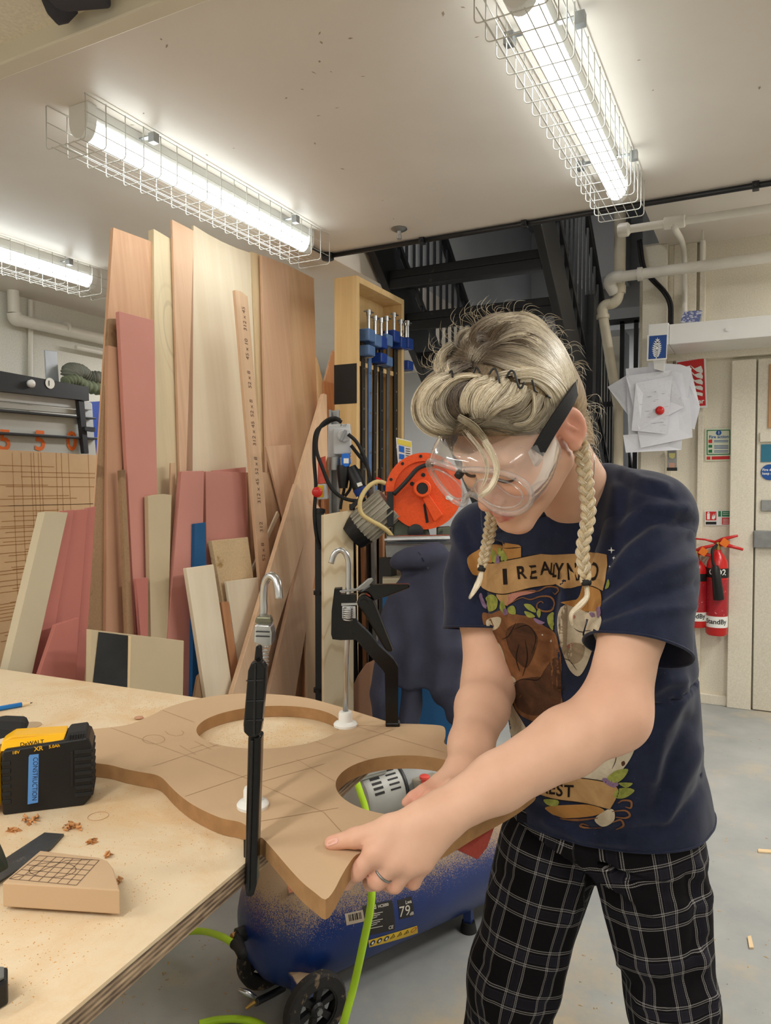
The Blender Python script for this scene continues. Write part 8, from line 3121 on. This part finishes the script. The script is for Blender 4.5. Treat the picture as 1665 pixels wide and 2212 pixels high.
# braids: three woven strands each, a tie and a loose tail
def braid(pl, D, r0, r1, n, tail, Dt, nm='braid'):
    c = resample(pl, 120)
    dd = np.interp(np.linspace(0, 1, 120), np.linspace(0, 1, len(D)), D)
    cen = np.array([c3(a, b, d) for (a, b), d in zip(c, dd)])
    tg = np.gradient(cen, axis=0)
    tg /= np.linalg.norm(tg, axis=1)[:, None]
    vw = cen / np.linalg.norm(cen, axis=1)[:, None]
    s = np.cross(tg, vw)
    s /= np.linalg.norm(s, axis=1)[:, None]
    P3, T3, R3 = [], [], []
    u = np.linspace(0, 1, 120)
    rr = r0 + (r1 - r0) * u
    root_o = None
    for k in range(3):
        ph = u * n * 2 * math.pi + k * 2 * math.pi / 3
        x, z = np.sin(ph), np.sin(2 * ph) * .5
        cl = cen + s * (x * rr * .95)[:, None] + vw * (z * rr)[:, None]
        mb = CM().tube([tuple(p) for p in cl], list(rr * .66), 8)
        o = mb.make(nm + '_strand', M['braid'], root_o or hair, label=None)
        for j in range(46):
            a = RNG.uniform(0, 6.3)
            q = RNG.uniform(.55, .78)
            for h0 in range(0, 120 - NSEG, NSEG - 1):
                sl = slice(h0, h0 + NSEG)
                off = s[sl] * (math.cos(a) * q * rr[sl])[:, None] + vw[sl] * (math.sin(a) * q * rr[sl])[:, None]
                P3.append(cl[sl] + off)
                T3.append(np.stack([np.full(NSEG, RNG.uniform(.8, 1.1)), np.full(NSEG, RNG.uniform(0, 1)), u[sl]], 1))
                R3.append(np.full(NSEG, .00035))
    e = cen[-1]
    STR['P'], STR['T'], STR['R'] = P3, T3, R3
    lock(tail, 190, (4, 6, 2.5), tin=(1, 1.05), D=Dt, frizz=.8, px=True)
    V_, F_, A_ = strands_mesh(STR['P'], STR['T'], STR['R'])
    part(nm + '_hairs', V_, F_, M['strand'], hair, {'tint': A_}, kind='stuff')
    CM().tube([tuple(e + tg[-1] * .004 * k) for k in (-1, 0, 1)], [r1 * 1.25, r1 * 1.4, r1 * 1.2], 12).make('hair_tie', M['rubber'], hair)


M['braid'] = print_mat('braided_hair', (176, 156, 122), (212, 194, 160), 90)
braid([(1244, 930), (1256, 972), (1262, 1020), (1269, 1080), (1270, 1120), (1262, 1160), (1258, 1200), (1266, 1258)], (1.03, 1.01, 1.0, .995), .0072, .0052, 5.5, [(1266, 1262), (1268, 1288), (1252, 1308), (1234, 1326), (1236, 1352)], (.995, .99, .985))
braid([(1066, 1090), (1061, 1130), (1052, 1175), (1040, 1228)], (1.12, 1.11, 1.10), .0070, .0045, 3.5, [(1040, 1232), (1034, 1256), (1022, 1280), (1013, 1294)], (1.10, 1.095, 1.09))

# wire hair band zigzag
zz_ = []
for seg in ([(355, 575), (378, 562), (385, 612)], [(566, 578), (590, 530), (618, 572)], [(700, 588), (722, 552), (748, 540), (766, 572), (778, 620), (790, 665)], [(845, 620), (868, 575), (892, 558), (914, 575), (932, 630), (952, 695), (975, 705), (1000, 660)], [(1066, 635), (1078, 680), (1088, 725), (1112, 742)], [(1196, 772), (1222, 790)]):
    p = []
    for x, y in [(v.x, v.y) for v in smooth_path([Vector((*q, 0)) for q in H2(seg)], 5)]:
        h, n, _, _ = hit(HAIR_BVH, x, y)
        if h:
            p.append(h - ray_c(x, y) * .0165)
    if len(p) > 2:
        CM().tube(p, .0013, 8).make('hair_band_wire', M['black_steel'], person)

# necklace, earring, ring
p = []
for x, y in [(1281, 975), (1284, 1000), (1282, 1030), (1276, 1062)]:
    h, n, _, _ = hit(BODY_BVH, x, y)
    if h:
        p.append(h - ray_c(x, y) * .0015)
if len(p) > 2:
    CM().tube(smooth_path(p, 6), .0006, 6).make('necklace', M['steel'])
k = KN['m']
c_ = k[0] + (k[1] - k[0]) * .62
ax_ = nrm(k[1] - k[0])
u_ = nrm(np.cross(ax_, [0, 0, 1]))
w_ = np.cross(ax_, u_)
CM().tube([tuple(c_ + (u_ * math.cos(a) + w_ * math.sin(a)) * .0116) for a in [q * math.pi / 12 for q in range(24)]], .0015, 8, closed=True).make('ring', M['dull_steel'])

# ================================================================ GOGGLES
def gp(x, y, z):
    return hl((x, y, z))


def front_outline(n=64):
    """one wide lens with a nose notch: (x, z) in head axes"""
    pts = [(0, .047), (.025, .049), (.055, .044), (.076, .028), (.084, .006), (.078, -.017), (.060, -.031), (.040, -.033), (.024, -.024), (.013, -.008), (0, .0)]
    full = pts + [(-x, z) for x, z in reversed(pts[1:-1])]
    return [(v.x, v.y) for v in smooth_closed([Vector((a, b, 0)) for a, b in full], 3)]


FO = front_outline()
wrap = lambda x: .131 - 2.9 * x * x           # the lens bows back at the sides
nF = len(FO)
front = [gp(x, wrap(x), z) for x, z in FO]
skirt = []
for x, z in FO:
    xx, zz = x * 1.02, z * 1.18 + .006
    o_ = Vector(tuple(gp(xx, .3, zz)))
    h, n, _, _ = BODY_BVH.ray_cast(o_, Vector(tuple(-HF)))
    yy = to_h(np.array([h]))[0][1] if h is not None else .03
    skirt.append(gp(xx, max(min(yy, wrap(x) - .012), .03) + .002, zz))
for _ in range(3):
    skirt = [(skirt[i - 1] + 2 * skirt[i] + skirt[(i + 1) % nF]) / 4 for i in range(nF)]
t = NT('clear_vinyl')
t.b.inputs['Base Color'].default_value = (.97, .97, .98, 1)
t.b.inputs['Transmission Weight'].default_value = .0
t.b.inputs['Roughness'].default_value = .12
tb_ = t.n('ShaderNodeBsdfTransparent')
gl = t.n('ShaderNodeBsdfGlossy')
gl.inputs['Roughness'].default_value = .08
df = t.n('ShaderNodeBsdfDiffuse')
df.inputs[0].default_value = (.9, .88, .88, 1)
lw = t.n('ShaderNodeLayerWeight')
lw.inputs[0].default_value = .32
m1, m2 = t.n('ShaderNodeMixShader'), t.n('ShaderNodeMixShader')
m1.inputs[0].default_value = .12
t.l(tb_.outputs[0], m1.inputs[1])
t.l(df.outputs[0], m1.inputs[2])
t.l(t.math('MULTIPLY', lw.outputs['Fresnel'], .55), m2.inputs[0])
t.l(m1.outputs[0], m2.inputs[1])
t.l(gl.outputs[0], m2.inputs[2])
t.l(m2.outputs[0], t.t.nodes['Material Output'].inputs[0])
M['vinyl'] = t.m
t2 = NT('clear_lens')
tb_ = t2.n('ShaderNodeBsdfTransparent')
gl = t2.n('ShaderNodeBsdfGlossy')
gl.inputs['Roughness'].default_value = .03
lw = t2.n('ShaderNodeLayerWeight')
lw.inputs[0].default_value = .2
mx = t2.n('ShaderNodeMixShader')
t2.l(t2.math('MULTIPLY', lw.outputs['Fresnel'], .5), mx.inputs[0])
t2.l(tb_.outputs[0], mx.inputs[1])
t2.l(gl.outputs[0], mx.inputs[2])
t2.l(mx.outputs[0], t2.t.nodes['Material Output'].inputs[0])
M['lens'] = t2.m
gb = Vector(tuple(to_world(gp(0, .13, .02))))
gog = thing('safety_goggles', 'clear vented safety goggles on the worker face with a black strap', 'goggles', gb)


class GM(CM):
    def make(s, name, m, smooth=True, parent=None, **kw):
        s.v = [Vector(tuple(to_world(np.array(p)))) for p in s.v]
        return s.build(name, m, parent or gog, smooth=smooth, **kw)


rows = []
for k in range(6):
    u_ = k / 5
    bul = .008 * math.sin(math.pi * u_)
    rows.append([tuple(np.array(skirt[i % nF]) * (1 - u_) + np.array(front[i % nF]) * u_ + bul * nrm(np.array(front[i % nF]) - gp(0, .09, .01))) for i in range(nF + 1)])
GM().grid(rows).make('body', M['vinyl'], fix=False)
# lens pane: fan rows between top and bottom
rows = []
cz = .008
for k in range(8):
    u_ = k / 7
    row = []
    for x, z in FO:
        xx, zz = x * u_ * .995, cz + (z - cz) * u_ * .995
        row.append(tuple(gp(xx, wrap(xx) - .001, zz)))
    rows.append(row + [row[0]])
GM().grid(rows).make('lens_pane', M['lens'], fix=False)
rim = [tuple(p) for p in front]
GM().tube(rim, .0042, 8, closed=True).make('front_rim', M['vinyl'])
for s_ in (1, -1):
    e_ = [(x, z) for x, z in FO]
    ins = []
    for a in [q * math.pi / 18 for q in range(36)]:
        x, z = s_ * (.043 + .031 * math.cos(a)), .006 + .027 * math.sin(a) - .010 * math.cos(a) * .3
        ins.append(tuple(gp(x, wrap(x) + .001, z)))
    GM().tube(ins, .0014, 6, closed=True).make('lens_bead', M['vinyl'])
GM().tube([tuple(p) for p in skirt], .0016, 6, closed=True).make('face_seal', M['vinyl'])
v0 = gp(0, .126, .050)
GM().lathe([(.001, .004), (.005, .004), (.0055, 0), (.0055, -.004)], tuple(gp(.0, wrap(0) + .003, .040)), tuple(HF), n=16).make('vent_button', M['black_plastic'])
# moulded vent pips
pip = None
for i in range(9):
    for j in range(2):
        x = -.06 + .015 * i
        if abs(x) < .012:
            continue
        kx = min(range(nF), key=lambda q: abs(FO[q][0] - x) + (0 if FO[q][1] > .02 else 9))
        u_ = .45 + .28 * j
        c_ = np.array(skirt[kx]) * (1 - u_) + np.array(front[kx]) * u_
        d_ = nrm(np.array(front[kx]) - gp(0, .09, .01))
        c_ = c_ + d_ * (.008 * math.sin(math.pi * u_) + .0006)
        wc = Vector(tuple(to_world(c_)))
        if pip is None:
            pip = MB().lathe([(.0016, 0), (.0013, .001), (.0003, .0016)], wc, tuple(to_world(d_) - CAMV), n=8).build('vent_pip', M['vinyl'], gog, origin=wc, smooth=True)
        else:
            q = pip.copy()
            COL.objects.link(q)
            q.location = wc - wloc(gog)
# strap: from the buckle over the ear and round the back of the head
path = [gp(.083, .072, .034), gp(.089, .045, .045), gp(.094, .012, .053), gp(.090, -.018, .050), gp(.074, -.05, .035), gp(.058, -.075, .02), gp(.03, -.09, .015), gp(0, -.094, .015), gp(-.03, -.09, .015), gp(-.06, -.075, .02), gp(-.085, -.02, .05), gp(-.09, .03, .045), gp(-.083, .07, .034)]
sp2_ = [np.array(v) for v in smooth_path([Vector(tuple(p)) for p in path], 5)]
rows = []
for i, p in enumerate(sp2_):
    a, b = sp2_[max(0, i - 1)], sp2_[min(len(sp2_) - 1, i + 1)]
    tg_ = nrm(b - a)
    out = p - hl((0, -.02, .045))
    out = nrm(out - (out @ tg_) * tg_)
    w_ = np.cross(tg_, out)
    rows.append([tuple(p + w_ * .0105 - out * .0008), tuple(p + w_ * .0105 + out * .0012), tuple(p - w_ * .0105 + out * .0012), tuple(p - w_ * .0105 - out * .0008), tuple(p + w_ * .0105 - out * .0008)])
GM().grid(rows).make('strap', mat('black_elastic', (28, 28, 30), .85, bump=.3, bs=600), smooth=30)
bk = GM()
bk.box((-.003, -.006, -.012), (.003, .008, .012))
Mx = Matrix([[*HL, 0], [*HF, 0], [*HU, 0], [0, 0, 0, 1]]).transposed()
cb_ = Vector(tuple(gp(.083, .076, .033)))
bk.v = [cb_ + Mx.to_3x3() @ v for v in bk.v]
bk.make('buckle', M['vinyl'], smooth=30)

# ================================================================ SANDPAPER AND HOODIE
sh = [c3(1000, 1790, 1.02), c3(1068, 1786, 1.04), c3(1052, 1830, 1.02), c3(1032, 1856, 1.0), c3(985, 1834, .985), c3(968, 1806, .99)]
mb = CM()
cen = sum(sh) / 6 + np.array([0, -.006, -.004])
mb.add([tuple(cen)] + [tuple(p) for p in sh], [(0, 1 + i, 1 + (i + 1) % 6) for i in range(6)])
mb.v = [Vector(tuple(to_world(np.array(p)))) for p in mb.v]
sp0 = mb.build('sandpaper', mat('red_sandpaper', (160, 66, 56), .85, var=.1, vs=200, bump=.3, bs=900), label='folded red sandpaper sticking out under the edge of the cut-out board', cat='sandpaper')
so = sp0.modifiers.new('paper_thickness', 'SOLIDIFY')
so.thickness = .0015

HD = 2.62


def hoodie_sdf(Q):
    k = HD / 1.0
    c = lambda px, py, D=HD: c3(px, py, D)
    d = loft(Q, [(c(930, 1190), np.array([1., 0, 0]), np.array([0, 1., 0]), .085, .05), (c(925, 1260), np.array([1., 0, 0]), np.array([0, 1., 0]), .10, .055), (c(915, 1360), np.array([1., 0, 0]), np.array([0, 1., 0]), .115, .06), (c(905, 1480), np.array([1., 0, 0]), np.array([0, 1., 0]), .125, .055)], 2.4)
    d = smin(d, ellips(Q, c(905, 1205, HD - .02), (.105, .07, .048), [nrm((1, 0, .25)), nrm((0, 1, 0)), nrm((-.25, 0, 1))]), .02)
    d = smax(d, -ellips(Q, c(880, 1240, HD - .07), (.06, .05, .02), [nrm((1, 0, .25)), nrm((0, 1, 0)), nrm((-.25, 0, 1))]), .012)
    d = smin(d, chain(Q, [c(868, 1290, HD), c(845, 1400, HD - .02), c(822, 1500, HD - .02), c(828, 1540, HD - .02)], (.05, .05, .045, .035), .02), .03)
    d = smin(d, chain(Q, [c(962, 1260, HD), c(966, 1400, HD - .02), c(962, 1480, HD - .02), c(975, 1545, HD - .02)], (.05, .05, .045, .03), .02), .03)
    d = smin(d, chain(Q, [c(895, 1490, HD), c(880, 1580, HD), c(885, 1640, HD)], (.04, .045, .035), .02), .02)
    # hanging folds
    px = Q[:, 0] / np.maximum(Q[:, 1], .1) * FPX + CX
    py = 1053 - Q[:, 2] / np.maximum(Q[:, 1], .1) * FPX
    amp = np.clip((py - 1240) / 120, 0, 1)
    return d + .009 * amp * np.sin(px / 9.5 + .8 * np.sin(py / 60)) + .004 * np.sin(px / 14 + py / 17)


hv, hf = polygonize(hoodie_sdf, c3(760, 1700, HD) - np.array([.05, .2, .1]), c3(1010, 1140, HD) + np.array([.1, .2, .06]), .009)
hb = Vector(tuple(to_world(c3(915, 1200, HD))))
hd = thing('hoodie', 'dark navy hooded sweatshirt draped over the silver roller of the saw stand', 'hoodie', hb)
put('cloth', np_mesh('cloth', hv, hf, hb), mat('navy_fleece', (56, 58, 76), .9, var=.12, vs=12, bump=.3, bs=300), hd, hb)
hbv = bvh_of(hv, hf)
g = CM()
p = []
for x, y in [(896, 1178), (904, 1192), (914, 1210), (924, 1228)]:
    h, n, _, _ = hit(hbv, x, y)
    if h:
        p.append(h - ray_c(x, y) * .002)
if len(p) > 2:
    g.tube(p, .003, 6)
    g.v = [Vector(tuple(to_world(np.array(q)))) for q in g.v]
    g.build('seam', M['jersey'], hd, smooth=True)
